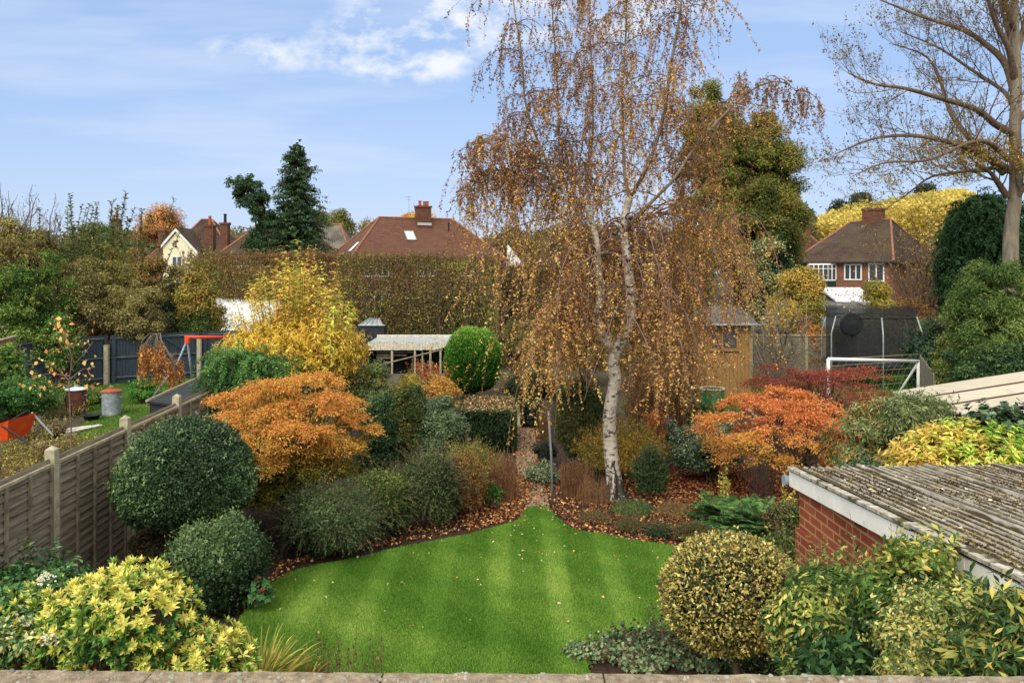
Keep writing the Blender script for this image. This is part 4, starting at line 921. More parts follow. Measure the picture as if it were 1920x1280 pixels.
# left gabled house
Z = 75; gxx = lambda px, zz=Z: (px - 960) * zz / F; gz = lambda py, zz=Z: CAMH - (py - HOR) * zz / F
org = W(306, 0, 76.2)
th, rf = house('house with a cream gable and dark brown roof on the left', org, 0, 6.6, 8, 4.9, 9.0, (2.3, 3.5), (3.3, 3.5), M['browntile'], M['hbrick'], ridge=False)
ox, oy = org[0], org[1]; a = np.array([gxx(306) - ox, Z - oy]); xa, xb = gxx(306) - ox, gxx(367) - ox; xm, za, ze_ = (xa + xb) / 2 - .3, gz(436), gz(474)
m = MB(); m.add([(xa, -1.2, 0), (xb, -1.2, 0), (xb, -1.2, ze_), (xm, -1.2, za), (xa, -1.2, gz(463)), (xa, 1, 0), (xb, 1, 0), (xb, 1, ze_), (xm, 1, za), (xa, 1, gz(463))], [(0, 1, 2, 3, 4), (9, 8, 7, 6, 5), (0, 5, 6, 1), (1, 6, 7, 2), (2, 7, 8, 3), (3, 8, 9, 4), (4, 9, 5, 0)])
gb = m.build('gable', M['cream'], th)
for p, q in (((xa - .15, gz(465)), (xm, za + .12)), ((xm, za + .12), (xb + .2, ze_ - .15))):
    MB().add([(p[0], -1.4, p[1]), (q[0], -1.4, q[1]), (q[0], -1.4, q[1] + .32), (p[0], -1.4, p[1] + .32), (p[0], -1.21, p[1]), (q[0], -1.21, q[1]), (q[0], -1.21, q[1] + .32), (p[0], -1.21, p[1] + .32)], [(0, 1, 2, 3), (7, 6, 5, 4), (0, 4, 5, 1), (2, 6, 7, 3), (0, 3, 7, 4), (1, 5, 6, 2)]).build('bargeboard', M['cleanwhite'], gb)
    MB().add([(p[0], -1.45, p[1] + .33), (q[0], -1.45, q[1] + .33), (q[0], 3, q[1] + .33), (p[0], 3, p[1] + .33), (p[0], -1.45, p[1] + .4), (q[0], -1.45, q[1] + .4), (q[0], 3, q[1] + .4), (p[0], 3, p[1] + .4)], [(0, 3, 2, 1), (4, 5, 6, 7), (0, 1, 5, 4), (1, 2, 6, 5), (2, 3, 7, 6), (3, 0, 4, 7)]).build('gable_roof', M['browntile'], gb)
xc = gxx(330) - ox; zc_ = gz(456); MB().box(xc - .05, xc + .05, -1.24, -1.202, zc_ - .3, zc_ + .2).box(xc - .22, xc - .06, -1.24, -1.202, zc_ + .12, zc_ + .24).box(xc + .06, xc + .22, -1.24, -1.202, zc_ + .12, zc_ + .24).box(xc - .15, xc + .15, -1.245, -1.21, zc_ - .38, zc_ - .28).build('ornament', M['brown'], gb)
window(th, gxx(322) - ox, gxx(342) - ox, gz(500), gz(480), -1.19, frame=.09, mull=1)
# chimney house + third roof
org = W(424, 0, 65)
th, rf = house('brown roofed house with twin brick chimneys left of the dark conifer', org, 0, 7.0, 8, 5.5, 8.4, (2.2, 4), (4.8, 4), M['browntile'], M['hbrick'])
chimney(rf, W(410, 0, 66)[0] - org[0], 2.5, 4.5, gz(417, 67), .62, .7, ((0, .75),), 'black', False); chimney(rf, W(392, 0, 69)[0] - org[0], 4.2, 4.5, gz(422, 69), .8, .7, ((.0, .8),), 'term', False)
window(th, W(434, 0, 65)[0] - org[0], W(471, 0, 65)[0] - org[0], gz(500, 65), gz(479, 65), -.01, frame=.09, mull=2)
org = W(560, 0, 72)
th, rf = house('grey roofed house showing between the conifer and the red tiled roof', org, 0, 4.6, 8, 4.9, 8.3, (1, 4), (2.9, 4), M['greytile'], M['hbrick'])
org = W(262, 0, 88)
th, rf = house('reddish roof with a single chimney behind the left trees', org, 0, 4.5, 6, 4.5, 6.6, (1, 3), (3, 3), M['redtile'], M['hbrick'])
chimney(rf, W(289, 0, 88)[0] - org[0], 2.2, 5.6, gz(432, 90), .8, .7, ((0, 1.0),), 'term', False)
org = W(185, 0, 92)
th, rf = house('distant house whose chimney pots rise above the left tree line', org, 0, 5, 6, 4.5, 6.6, (1, 3), (3, 3), M['browntile'], M['hbrick'])
chimney(rf, W(216, 0, 94)[0] - org[0], 2.2, 5.6, gz(411, 94), 1.0, .7, ((-.25, .5), (.1, 1.05)), 'term', False)
# white roofed outbuilding and small glass frame behind the yellow shrub
c0 = W(345, 0, 34); th = thing('white_outbuilding', 'white roofed outbuilding behind the yellow shrub', 'outbuilding', (c0[0], 34, 0))
MB().add([(0, 0, 1.3), (3.4, 0, 1.3), (3.4, 2.6, 2.6), (0, 2.6, 2.75), (0, 0, 1.2), (3.4, 0, 1.2), (3.4, 2.6, 2.5), (0, 2.6, 2.65)], [(0, 1, 2, 3), (7, 6, 5, 4), (0, 4, 5, 1), (1, 5, 6, 2), (2, 6, 7, 3), (3, 7, 4, 0)]).build('roof', M['poly'], th); MB().box(.1, 3.3, .1, 2.5, 0, 1.19).build('wall', M['slate'], th)
c0 = W(672, 0, 33); th = thing('glass_shed', 'small pale green framed glasshouse roof under the tall hedge', 'outbuilding', (c0[0], 33, 0)); zt = CAMH - (597 - HOR) * 33.8 / F; ze_ = CAMH - (610 - HOR) * 33 / F
for p in (0, .25, .5, .75, 1.0): MB().tube([(1.0 * p, -.0, ze_), (.3 + .4 * p, .9, zt)], .03, 4).build('glazing_bar', M['galv'], th)
MB().tube([(0, 0, ze_), (1.1, 0, ze_)], .035, 4).build('eaves_rail', M['galv'], th); MB().add([(0, 0, ze_ - .02), (1.05, 0, ze_ - .02), (.7, .9, zt - .03), (.3, .9, zt - .03)], [(0, 1, 2, 3)]).build('pane', M['slate'], th); MB().box(0, 1.05, .02, .8, 0, ze_ - .05).build('wall', M['dark'], th)

# ================================================================== NEAR PLANTS
DKG = '16301a 1f3d20 2b4f2a 3c6238 54744a'
def dome():
    c, R = ctr(216, 479, 780, 10.2, 1000); c[2] = 1.33; R = np.array([.88, .86, .84])
    th = thing('clipped_dome_shrub', 'large dark green shrub clipped into a dome beside the lap fence', 'shrub', (c[0], c[1], 0)); lv = Leaves()
    n = 34000; u = sph(n * 2); u = u[u[:, 2] > -.62][:n]; n = len(u); w1, w2 = Waves(2.2), Waves(9)
    prof = np.where(u[:, 2] < 0, 1.0, 1.0) ; r = 1 + .035 * w1(u) + .03 * w2(u) - rng.exponential(.06, n) * (1 + (u[:, 2] < -.3) * 1.5)
    u2 = u.copy(); u2[:, 2] = np.where(u[:, 2] > 0, u[:, 2], u[:, 2] * .64)
    P = c + u2 * R * r[:, None]; Nn = u * 1.0 + rng.normal(0, .6, (n, 3)); D = np.cross(Nn, rng.normal(0, 1, (n, 3))) + u * .4
    lv.add(P, D, Nn, .036, .55, palette('1c361e 28482a 365a34 4c7046 6c8a5c 5e5a3c', n, np.clip(.42 + .3 * Waves(2)(P) + .15 * u[:, 2], 0, 1)))
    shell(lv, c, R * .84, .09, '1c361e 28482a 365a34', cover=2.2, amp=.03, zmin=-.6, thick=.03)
    k = 150; us = sph(k); us[:, 2] = np.abs(us[:, 2]); along(lv, c + us * R * .98, unit(us + [0, 0, .5] + rng.normal(0, .3, us.shape)), rng.uniform(.04, .12, k), 3, .034, '4c7046 6c8a5c', 8, 0, .7, .5)
    lv.build('foliage', th, GLOSS); tb = Tubes()
    for _ in range(7):
        a = rng.uniform(0, 6.28); tb.add([(c[0] + math.cos(a) * .1, c[1] + math.sin(a) * .1, 0), (c[0] + math.cos(a) * .18, c[1] + math.sin(a) * .18, .5), (c[0] + math.cos(a) * .45, c[1] + math.sin(a) * .45, 1.3)], [.03, .027, .015])
    tb.build('stem', M['bark'], th, n=8)
dome()
c, R = ctr(326, 492, 966, 9.55); clipped('rounded_shrub', 'dark glossy shrub below the clipped dome, left of the lawn', 'shrub', c + [0, 0, .0], R * [1, 1.0, 1], '18321c 244226 325632 46683e 5e7c52', cover=3.2, amp=.15, k=3.4, L=.042, thick=.10, zmin=-.95, out_=.8, legs=4)
c, R = ctr(255, 420, 975, 10.6); clipped('flat_topped_shrub', 'low flat shrub with twiggy brown top in the shade under the clipped dome', 'shrub', c, R, '26381f 3a4a2a 4a4432 5a4c3a 33291f', cover=2.6, amp=.08, L=.04, thick=.15, zmin=-.9)
def choisya():
    th = thing('golden_shrub', 'yellow-green Mexican orange shrub with whorled leaves in the lower left corner', 'shrub', (-3.55, 6.9, 0)); lv = Leaves(); tb = Tubes()
    # whorls of leaves on rounded lobes
    lobes = [((-3.30, 6.9, 1.02), (.54, .5, .46), 215), ((-2.72, 6.9, .52), (.48, .48, .42), 140), ((-3.75, 6.95, .90), (.42, .4, .42), 80), ((-3.20, 6.65, .50), (.55, .4, .45), 90), ((-4.25, 7.2, .70), (.5, .4, .52), 60), ((-4.1, 6.5, .35), (.7, .3, .5), 70)]
    Cs = []; Us = []; Ks = []
    for li, (c, R, n) in enumerate(lobes):
        u = sph(n * 3); u = u[(u[:, 2] > -.35)][:int(n * 1.7)]; n = len(u); r = rng.uniform(.78, 1.08, n)
        P = np.array(c) + u * np.array(R) * r[:, None]; Cs.append(P); Us.append(u)
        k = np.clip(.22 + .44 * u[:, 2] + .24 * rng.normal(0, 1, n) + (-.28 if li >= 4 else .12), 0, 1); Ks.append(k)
    P = np.concatenate(Cs); U = np.concatenate(Us); K = np.concatenate(Ks); ok = P[:, 2] > .05; P, U, K = P[ok], U[ok], K[ok]
    U = unit(U + [0, -.15, .5]); n = len(P); m = 21
    idx = np.repeat(np.arange(n), m); a = rng.uniform(0, 6.28, n)[idx] + np.tile(np.arange(m) * 2.4, n); tier = np.tile(np.arange(m) / m, n)
    X = unit(np.cross(U, [.3, .9, .1])); Yv = np.cross(U, X); rad = np.cos(a)[:, None] * X[idx] + np.sin(a)[:, None] * Yv[idx]
    el = .15 + 1.0 * tier; D = rad * np.cos(el)[:, None] + U[idx] * np.sin(el)[:, None]
    Q = P[idx] + U[idx] * (tier * .03)[:, None] - U[idx] * (.05 * (tier < .3))[:, None]
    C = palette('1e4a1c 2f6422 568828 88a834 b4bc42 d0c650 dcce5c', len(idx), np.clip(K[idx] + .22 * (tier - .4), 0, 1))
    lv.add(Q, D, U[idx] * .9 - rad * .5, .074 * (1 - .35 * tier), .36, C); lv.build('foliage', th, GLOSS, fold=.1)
    for p in P[::10]: q = np.array([-3.55 + (p[0] + 3.55) * .35, 6.95, 0.]); tb.add([q, (q + p) / 2 + [0, 0, .08], p], [.014, .010, .006])
    tb.build('stem', M['twig'], th)
    for c in [(-4.0, 6.85, 1.42), (-4.35, 6.8, 1.02), (-4.15, 6.85, 1.05), (-3.75, 6.5, 1.05), (-4.42, 6.9, .9)]:
        fl = Leaves(); n = 60; P = np.array(c) + rng.normal(0, .035, (n, 3)) * [1, .6, .7]; fl.add(P, rng.normal(0, 1, (n, 3)) + [0, -.4, .3], rng.normal(0, .4, (n, 3)) + [0, -.6, .8], .028, .7, palette('d8d8cc eceae0 c8ccb8', n)); fl.build('flower_cluster', th)
choisya()
loose('variegated_shrub', 'small cream-edged shrub at the extreme lower left', 'shrub', -60, 105, 1150, 6.7, '2c5a2a 4c7a3a a8b070 ccca98 3a6a34', yb=1275, nc=30, L=.05, stems=5, mat=GLOSS)
loose('dark_green_shrub', 'dark green leafy shrub between the lap fence and the golden shrub', 'shrub', -40, 200, 1040, 7.7, '1a3a1e 26502a 386a38 5a8a50', nc=50, L=.06, stems=8, mat=GLOSS, yb=1215)
th = loose('heuchera', 'small dark red leafed plant at the foot of the golden shrub', 'plant', 175, 232, 1214, 6.6, '3c0c16 5a1620 702030', yb=1262, nc=14, L=.045, stems=0)
th = loose('geranium', 'bright green low plant with red leaves at the left lawn edge', 'plant', 455, 515, 1078, 9.35, '2c5c38 3e7448 4a7c50 5a8c5c 4c8450 7a2a22', nc=16, L=.07, stems=0, w=.9, up=1.0)
def strap(name, label, px, py, n, h, pal, spread=.9, w=.06, base=.18, droop=.35):
    g0 = G(px, py) if np.ndim(py) == 0 else py; th = thing(name, label, 'plant', g0); lv = Leaves(); V = []; Fc = []; C = []
    for i in range(n):
        a = rng.uniform(0, 6.28); p = np.array(g0) + [math.cos(a) * base * rng.random(), math.sin(a) * base * rng.random(), 0]; d = unit(np.array([math.cos(a) * spread * rng.random(), math.sin(a) * spread * rng.random(), 1.])); L = h * rng.uniform(.55, 1.1); m = 7
        s = unit(np.cross(d, rng.normal(0, 1, 3))); pts = [p]
        for j in range(m): d = unit(d + np.array([math.cos(a), math.sin(a), -1.]) * droop / m * (j * .5)); pts.append(pts[-1] + d * L / m)
        c = palette(pal, 1)[0]; b = len(V)
        for j, q in enumerate(pts): ww = w * h * .5 * (1 - (j / m) ** 2.2) + .0008; V += [q - s * ww, q + s * ww]
        for j in range(m): Fc.append((b + 2 * j, b + 2 * j + 1, b + 2 * j + 3, b + 2 * j + 2)); C.append(c)
    npmesh('foliage', np.array(V), np.array(Fc), LEAF, th, np.array(C)); return th
strap('sword_leaf_clump', 'yellow and green sword-leaved clump at the bottom left of the lawn', 488, np.array([-2.42, 7.65, 0]), 190, .62, '8a9a3a b4ae4c c8bc5c 5a8030 9a8a3a', .85, .050, .2)
strap('sword_leaf_tuft', 'smaller yellowed tuft right of the sword-leaved clump', 560, np.array([-2.02, 7.8, 0]), 60, .36, 'b09a48 a8803c 7a8a3a 8a6a34', 1.1, .05, .12)
th = thing('seed_head_stems', 'thin dark dead stems with seed heads at the lawn front', 'plant', (-1.45, 7.75, 0)); tb = Tubes(); lv = Leaves()
for i in range(34):
    p = np.array([rng.uniform(-1.9, -1.25), rng.uniform(7.6, 7.9), 0]); q = p + [rng.normal(0, .05), rng.normal(0, .04), rng.uniform(.25, .52)]; tb.add([p, (p + q) / 2 + rng.normal(0, .01, 3), q], [.004, .003, .002])
    n = 10; lv.add(q - (q - p) * rng.random((n, 1)) * .35, rng.normal(0, 1, (n, 3)), rng.normal(0, 1, (n, 3)), .02, .6, palette('4a2c20 6a3a2a 7a5a3a', n))
tb.build('stem', M['twig'], th, n=4); lv.build('seed_head', th, DRY)['kind'] = 'stuff'
def feathery(name, label, x0, x1, yt, Z, pal, shoots=420, ln=.34, L=.022, per=26, droop=.12, w=.22, yb=None, cover=2.0, mat=None, lean=(0, 0, .25), dy=None, inn=.045, cat='shrub', rtw=.003):
    c, R = ctr(x0, x1, yt, Z, yb, dy); th = thing(name, label, cat, (c[0], c[1], 0)); lv = Leaves(); tb = Tubes()
    u = sph(shoots * 2); u = u[u[:, 2] > -.45][:shoots]; k = len(u)
    P0 = c + u * (R * .70) * rng.uniform(.75, 1.02, (k, 1)); D0 = unit(u * .65 + np.array(lean) + rng.normal(0, .55, (k, 3)))
    key = np.clip(.5 + .3 * Waves(2.5)(P0) + .2 * rng.normal(0, 1, k) + .15 * u[:, 2], 0, 1)
    along(lv, P0, D0, rng.uniform(.6, 1.25, k) * ln, 4, minleaf(L, Z * .8), pal, per, droop, .55, w, key, tb, rtw)
    shell(lv, c, R * .80, inn, pal, cover=cover, amp=.12, out_=.5, thick=.18, zmin=-.98, w=.4)
    lv.build('foliage', th, mat or LEAF); tb.build('stem', M['twig'], th, n=3); return th
feathery('grey_green_shrub', 'wide dark grey-green feathery shrub nearest the lawn in the left border', 508, 722, 908, 11.3, '1c3020 264028 345236 486644 667e58', 700, .36, .030, 26, .16, lean=(.15, -.1, .35), w=.3)
feathery('light_green_shrub', 'lighter yellow-green feathery shrub between two dark ones in the left border', 650, 785, 872, 12.1, '304a24 44622c 5e7a38 80924a 425632', 380, .36, .024, 28, .1)
feathery('dark_feathery_shrub', 'upright dark grey-green feathery shrub in the middle of the left border', 738, 872, 836, 12.6, '1c2c1c 283e26 3a5232 526a44 6a7c58', 480, .40, .024, 28, .06)
feathery('bronze_shrub', 'bronze and green rounded shrub at the right end of the left border', 812, 918, 842, 13.2, '35482a 54632f 7a7a34 a87e3c 9a5a34 48562e', 300, .28, .03, 20, .1, w=.4)
feathery('wispy_yellow_grass', 'tuft of thin yellow-green stems behind the bronze shrub', 820, 935, 826, 14.2, '6a7a2c 93962f b0a03c 5a6a2a', 260, .4, .022, 20, .03, cover=1)
loose('low_green_plant', 'small bright green bushy plant at the path end of the left border', 'plant', 908, 948, 908, 13.6, '2e5a22 44782e 5e9440', nc=22, L=.04, stems=4)
def dryclump(name, label, x0, x1, yt, Z, pal, n=220, leaf=8, hs=(.6, 1.05), r=.004, cat='plant', sp=.10, L=.02):
    c, R = ctr(x0, x1, yt, Z); th = thing(name, label, cat, (c[0], c[1], 0)); tb = Tubes(); lv = Leaves(); H = R[2] * 2
    for _ in range(n):
        a = rng.uniform(0, 6.28); rr = math.sqrt(rng.random()); p = np.array([c[0] + math.cos(a) * rr * R[0] * .8, c[1] + math.sin(a) * rr * R[1] * .8, 0]); h = H * rng.uniform(*hs)
        q = p + [rng.normal(0, sp) * h, rng.normal(0, sp) * h, h]; mdl = (p + q) / 2 + rng.normal(0, .02, 3); tb.add([p, mdl, q], [r, r * .8, r * .4])
        k = leaf
        if k: t = rng.random((k, 1)) ** .6; lv.add(p + (q - p) * t, rng.normal(0, 1, (k, 3)) + [0, 0, .8], rng.normal(0, 1, (k, 3)), L, .4, palette(pal, k))
    tb.build('stem', M['drystem'], th, n=3)
    if leaf: lv.build('foliage', th, DRY)
    return th
M['drystem'] = pm('dry_stem', '6a4a34', '96704c', 3, .9, 0)
DRYP = '5a3a26 7a5236 96704a b08a5c'
dryclump('dried_perennial_clump', 'tall dried brown stems on the left side of the path', 905, 978, 845, 14.0, DRYP, 260, 14)
dryclump('dried_grass_clump', 'clump of dried reddish brown grass between the metal post and the birch', 1042, 1118, 862, 14.3, DRYP, 300, 9)
dryclump('dried_stalks', 'thin straw-coloured stalks at the foot of the birch', 1085, 1148, 890, 13.7, 'a08a5a 8a6c40 6a7a3a', 90, 6)
dryclump('tall_brown_thicket', 'tall thicket of thin brown stems behind the birch on the right', 1165, 1300, 655, 18.5, '5c3424 7a4a30 8c6238 9a7a40', 620, 14, r=.006, L=.04)
strap('yellow_spiky_plant', 'bright yellow-green spiky plant above the bronze shrub', 925, np.array([W(926, 0, 14.6)[0], 14.6, .35]), 50, .40, 'b8c040 90a834 d0cc58', 1.0, .05, .05)
loose('dried_flower_head_plant', 'brown flower-headed plant rising by the clipped hedge', 'plant', 875, 905, 808, 15.0, '7a5a44 94705a 5a4a34', nc=10, L=.05, stems=6)

# Japanese maple: flat layered sprays, orange outside and above, olive-yellow below
def maple(name, label, x0, x1, yt, yb, Z, pals, npad, L, pr, trunkxy=None, dy=None, cov=2.0, tr=.05, inner='46581e 5c6624 7c7a2a', incov=.55, flatw=1.0, sparse=0, amp=.2):
    c, R = ctr(x0, x1, yt, Z, yb, dy); th = thing(name, label, 'tree', (c[0], c[1], 0)); lv = Leaves(); L = minleaf(L, Z)
    # spreading horizontal pads, kept apart from each other so that dark hollows stay between them
    cand = sph(npad * 14); cand = cand[cand[:, 2] > -.85]; w = Waves(2.2); t = rng.uniform(.42, 1.02, len(cand)) ** .6; pc = c + cand * R * (t * (1 + amp * w(cand)))[:, None]; sel = []
    for i in range(len(pc)):
        if len(sel) >= npad: break
        if all(abs((pc[i] - pc[j])[2]) * 2.2 + np.hypot(*(pc[i] - pc[j])[:2]) > pr * 1.05 for j in sel): sel.append(i)
    sel = np.array(sel); u = cand[sel]; t = t[sel]; cc = pc[sel]; k = len(sel); cc[:, 2] = np.maximum(cc[:, 2], .35)
    pads = pr * rng.uniform(.65, 1.45, k); nl = 7; idx = []; 
    for q in range(k):                                   # each pad: a few fingers radiating outwards
        nf = rng.integers(5, 9); out_a = math.atan2(u[q, 1], u[q, 0]); A = out_a + rng.normal(0, 1.25, nf); K = int(cov * 3.1 * pads[q] ** 2 / (L * L * .5 * .5) / nf) + 3
        P0 = np.tile(cc[q], (nf, 1)) - np.array([math.cos(out_a), math.sin(out_a), 0]) * pads[q] * .35; D0 = np.column_stack([np.cos(A), np.sin(A), np.full(nf, .10) + rng.normal(0, .12, nf)])
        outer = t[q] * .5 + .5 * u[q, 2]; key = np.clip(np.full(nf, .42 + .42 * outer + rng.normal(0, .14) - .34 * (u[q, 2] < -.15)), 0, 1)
        Pq = P0[:, None] + D0[:, None] * np.linspace(0, 1, 6)[None, :, None] * (pads[q] * rng.uniform(.8, 1.5, nf))[:, None, None]; Pq[..., 2] -= (np.linspace(0, 1, 6) ** 2)[None] * pads[q] * .45
        tt = rng.random((nf, K)) ** .8 * 5; ii = np.minimum(tt.astype(int), 4); ff = (tt - ii)[..., None]; kk = np.arange(nf)[:, None]; Q = (Pq[kk, ii] * (1 - ff) + Pq[kk, ii + 1] * ff).reshape(-1, 3)
        wd_ = pads[q] * .20; Q = Q + rng.normal(0, 1, Q.shape) * [wd_, wd_, wd_ * .42]; n = len(Q); D = np.repeat(D0, K, 0) * .8 + rng.normal(0, .6, (n, 3)) + [0, 0, -.45]; Nn = rng.normal(0, .5, (n, 3)) + [0, -.25, .9]
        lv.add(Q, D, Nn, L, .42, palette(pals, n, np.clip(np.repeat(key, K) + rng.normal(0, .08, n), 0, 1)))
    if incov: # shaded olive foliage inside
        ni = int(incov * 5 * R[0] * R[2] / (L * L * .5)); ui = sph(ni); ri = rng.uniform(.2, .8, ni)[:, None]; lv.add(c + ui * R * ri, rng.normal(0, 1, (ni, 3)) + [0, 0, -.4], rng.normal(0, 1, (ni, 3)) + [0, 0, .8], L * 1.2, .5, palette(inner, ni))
    lv.build('crown', th)
    tb = Tubes(); g = np.array([c[0] if trunkxy is None else trunkxy[0], c[1] if trunkxy is None else trunkxy[1], 0.]); f = np.array([g[0] + (c[0] - g[0]) * .3, g[1], max(.35, c[2] - R[2] * .75)])
    tb.add([g, g * .5 + f * .5 + [.04, 0, 0], f], [tr * 1.3, tr, tr * .9])
    for e in cc[rng.choice(k, min(k, 60), replace=False)]:
        m1 = f + (e - f) * .35 + rng.normal(0, .06, 3) + [0, 0, -.05]; m2 = f + (e - f) * .7 + rng.normal(0, .06, 3) + [0, 0, .03]; tb.add([f, m1, m2, e], [tr * .5, tr * .35, tr * .22, .006])
    tb.build('trunk', M['bark'], th, n=7); return th
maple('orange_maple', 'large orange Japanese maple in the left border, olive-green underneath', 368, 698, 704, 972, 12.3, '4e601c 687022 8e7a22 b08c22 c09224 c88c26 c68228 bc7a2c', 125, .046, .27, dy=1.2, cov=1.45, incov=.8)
# drooping dark green shrub and the yellow willow-leaved shrub
def drooping(name, label, x0, x1, yt, Z, pal, yb, n=110, **k):
    c, R = ctr(x0, x1, yt, Z, yb); th = thing(name, label, 'shrub', (c[0], c[1], 0)); lv = Leaves(); tb = Tubes()
    u = sph(n * 2); u = u[u[:, 2] > -.5][:n]; P0 = c + u * R * rng.uniform(.45, .8, (len(u), 1)); D0 = unit(u * [1, 1, .35] + [0, 0, .25])
    key = np.clip(.45 + .3 * u[:, 2] + .2 * rng.normal(0, 1, len(u)), 0, 1)
    for _ in range(3): along(lv, P0 + rng.normal(0, .06, P0.shape), D0 + rng.normal(0, .25, D0.shape), .75, 5, minleaf(.06, Z * .8), pal, 60, .42, .7, .34, key, tb, .006, hang=.3)
    shell(lv, c, R * .78, .10, pal, cover=1.4, amp=.1, out_=.4, zmin=-.9); lv.build('foliage', th, LEAF); tb.build('stem', M['twig'], th, n=3); return th
drooping('drooping_conifer', 'dark green layered shrub with drooping sprays above the orange maple', 392, 536, 652, 15.2, '163c1c 205226 2e6a30 44843e 64a050', 765)
def willowleaf():
    Z = 18.0; th = thing('yellow_shrub', 'tall bright yellow shrub with upright willow-leaved shoots', 'shrub', (W(560, 0, Z)[0], Z, 0)); lv = Leaves(); tb = Tubes(); b0 = np.array(th.location) 
    n = 125; px = rng.uniform(428, 676, n); topy = 500 + 95 * np.abs((px - 550) / 120) ** 1.7 - rng.random(n) ** 2.5 * 62 + rng.uniform(-8, 14, n)
    topy = np.where(rng.random(n) < .35, topy + rng.uniform(10, 110, n), topy)
    ycent = Z + rng.normal(0, .55, n); tops = np.array([W(x, y, z) for x, y, z in zip(px, topy, ycent)])
    roots = b0 + np.column_stack([(tops[:, 0] - b0[0]) * .55 + rng.normal(0, .06, n), rng.normal(0, .25, n), rng.uniform(.5, 1.2, n)])
    D0 = tops - roots; L = np.linalg.norm(D0, axis=1)
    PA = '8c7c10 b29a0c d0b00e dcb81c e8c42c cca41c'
    PT = 'a4b02a bcbc30 d0c838 d0a440 cca030 dcc030'
    along(lv, roots, D0, L, 6, .13, PT, 76, 0, .80, .30, np.clip(rng.random(n), 0, 1), tb, .010, .012, hang=-.05, t0=.35)
    sp_ = tops[rng.integers(0, n, 1500)]
    # dense yellow skirt of side shoots
    c, R = ctr(408, 694, 580, Z, 748, dy=1.35)
    u = sph(2600); u = u[u[:, 2] > -.8]; k = len(u); P0 = c + u * R * (rng.uniform(.35, .88, k) * (1 - .25 * np.clip(u[:, 2], 0, 1)))[:, None]; D0 = unit(u * [1, 1, .4] + [0, 0, .55] + rng.normal(0, .3, (k, 3)))
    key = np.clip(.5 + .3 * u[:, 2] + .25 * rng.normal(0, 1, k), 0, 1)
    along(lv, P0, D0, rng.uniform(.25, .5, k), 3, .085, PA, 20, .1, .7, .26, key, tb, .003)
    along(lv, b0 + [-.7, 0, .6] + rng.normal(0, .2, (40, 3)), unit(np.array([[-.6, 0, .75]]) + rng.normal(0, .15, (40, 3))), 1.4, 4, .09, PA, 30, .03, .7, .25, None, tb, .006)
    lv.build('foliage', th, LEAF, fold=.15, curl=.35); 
    tb.build('stem', M['drystem'], th, n=4)
    # single tallest leafy leader
    return th
willowleaf()
along_l = Leaves()
# mixed shrubs between the maple and the clipped hedge
loose('grey_green_bush', 'grey-green bushy shrub directly right of the orange maple', 'shrub', 672, 752, 738, 14.4, '24402a 36563a 4e6e4e 6a8664', nc=70, L=.045, rc=.16)
loose('olive_bush', 'olive bush with russet tips right of the orange maple', 'shrub', 700, 798, 712, 15.6, '3a4c24 546030 6e6e34 7a5e34 4a6a34', nc=90, L=.045, rc=.18)
loose('pale_green_bush', 'loose pale green bush behind the orange maple', 'shrub', 640, 742, 672, 18.2, '3a5434 54704a 728a60 8a8a4a 5a4a34', nc=80, L=.05, rc=.22)
loose('blue_green_bush', 'glossy dark blue-green evergreen beside the clipped hedge', 'shrub', 775, 880, 742, 15.7, '182c20 223a28 304e36 446446 627a5a', nc=100, L=.05, rc=.18, mat=GLOSS)
loose('yellow_fringe_bush', 'thin yellow-flecked bush in front of the old greenhouse', 'shrub', 735, 790, 690, 19.5, '6a6a28 948c30 b8a436 54602c', nc=50, L=.05, rc=.2, cover=1.2)
loose('golden_rust_bush', 'golden and rust coloured bush left of the bright green dome conifer', 'shrub', 785, 862, 688, 19.0, '8a6a24 b48a2c c8a03a a85c2c 7a6a2c', nc=80, L=.055, rc=.2, cover=1.6)
loose('dark_backing_bush', 'dark mixed bush behind the golden rust bush', 'shrub', 740, 800, 712, 17.4, '1e3626 2c4a34 44603e 5e6e34', nc=60, L=.05, rc=.2)
dryclump('rusty_spikes', 'rusty red flower spikes before the old greenhouse', 770, 835, 672, 21, '8a3a20 a85a2c b87a34', 120, 24, hs=(.7, 1.0), L=.06)
# clipped hedge with fallen leaves on its top
x0h, x1h = (862 - 960) * 17.7 / F, (964 - 960) * 17.7 / F; th = thing('clipped_hedge', 'low square-clipped dark hedge with fallen leaves on its flat top', 'hedge', ((x0h + x1h) / 2, 18.7, 0)); lv = Leaves()
shell(lv, ((x0h + x1h) / 2, 18.75, .44), ((x1h - x0h) / 2 + .02, 1.15, .46), .045, '14281a 1e3622 2c4a2c 405c3a', cover=3.4, amp=.02, box=9, zmin=-2, thick=.03)
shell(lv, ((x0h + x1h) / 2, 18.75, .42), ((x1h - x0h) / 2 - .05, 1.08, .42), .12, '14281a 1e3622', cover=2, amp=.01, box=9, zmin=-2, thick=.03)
lv.build('foliage', th, LEAF); n = 2600; lv = Leaves(); P = np.column_stack([rng.uniform(x0h, x1h, n), rng.uniform(17.7, 19.8, n), .89 + rng.random(n) * .05]); lv.add(P, rng.normal(0, 1, (n, 3)) * [1, 1, .3], rng.normal(0, .5, (n, 3)) + [0, 0, 1], .055, .7, palette('6a4c34 8a6a4a a8886a c8a888 5a4a34', n)); o_ = lv.build('fallen_leaf', th, DRY); o_['kind'] = 'stuff'
clipped('hedge_block', 'small dark clipped shrub on the right of the path by the hedge', 'hedge', *ctr(978, 1012, 752, 20.6), '14261a 1e3424 2a4430', L=.05, box=6, zmin=-2, amp=.03)
dryclump('tan_grass', 'upright tan dried grass right of the path', 1008, 1038, 765, 19, 'a07a54 b8946a 8a6a48', 160, 8)
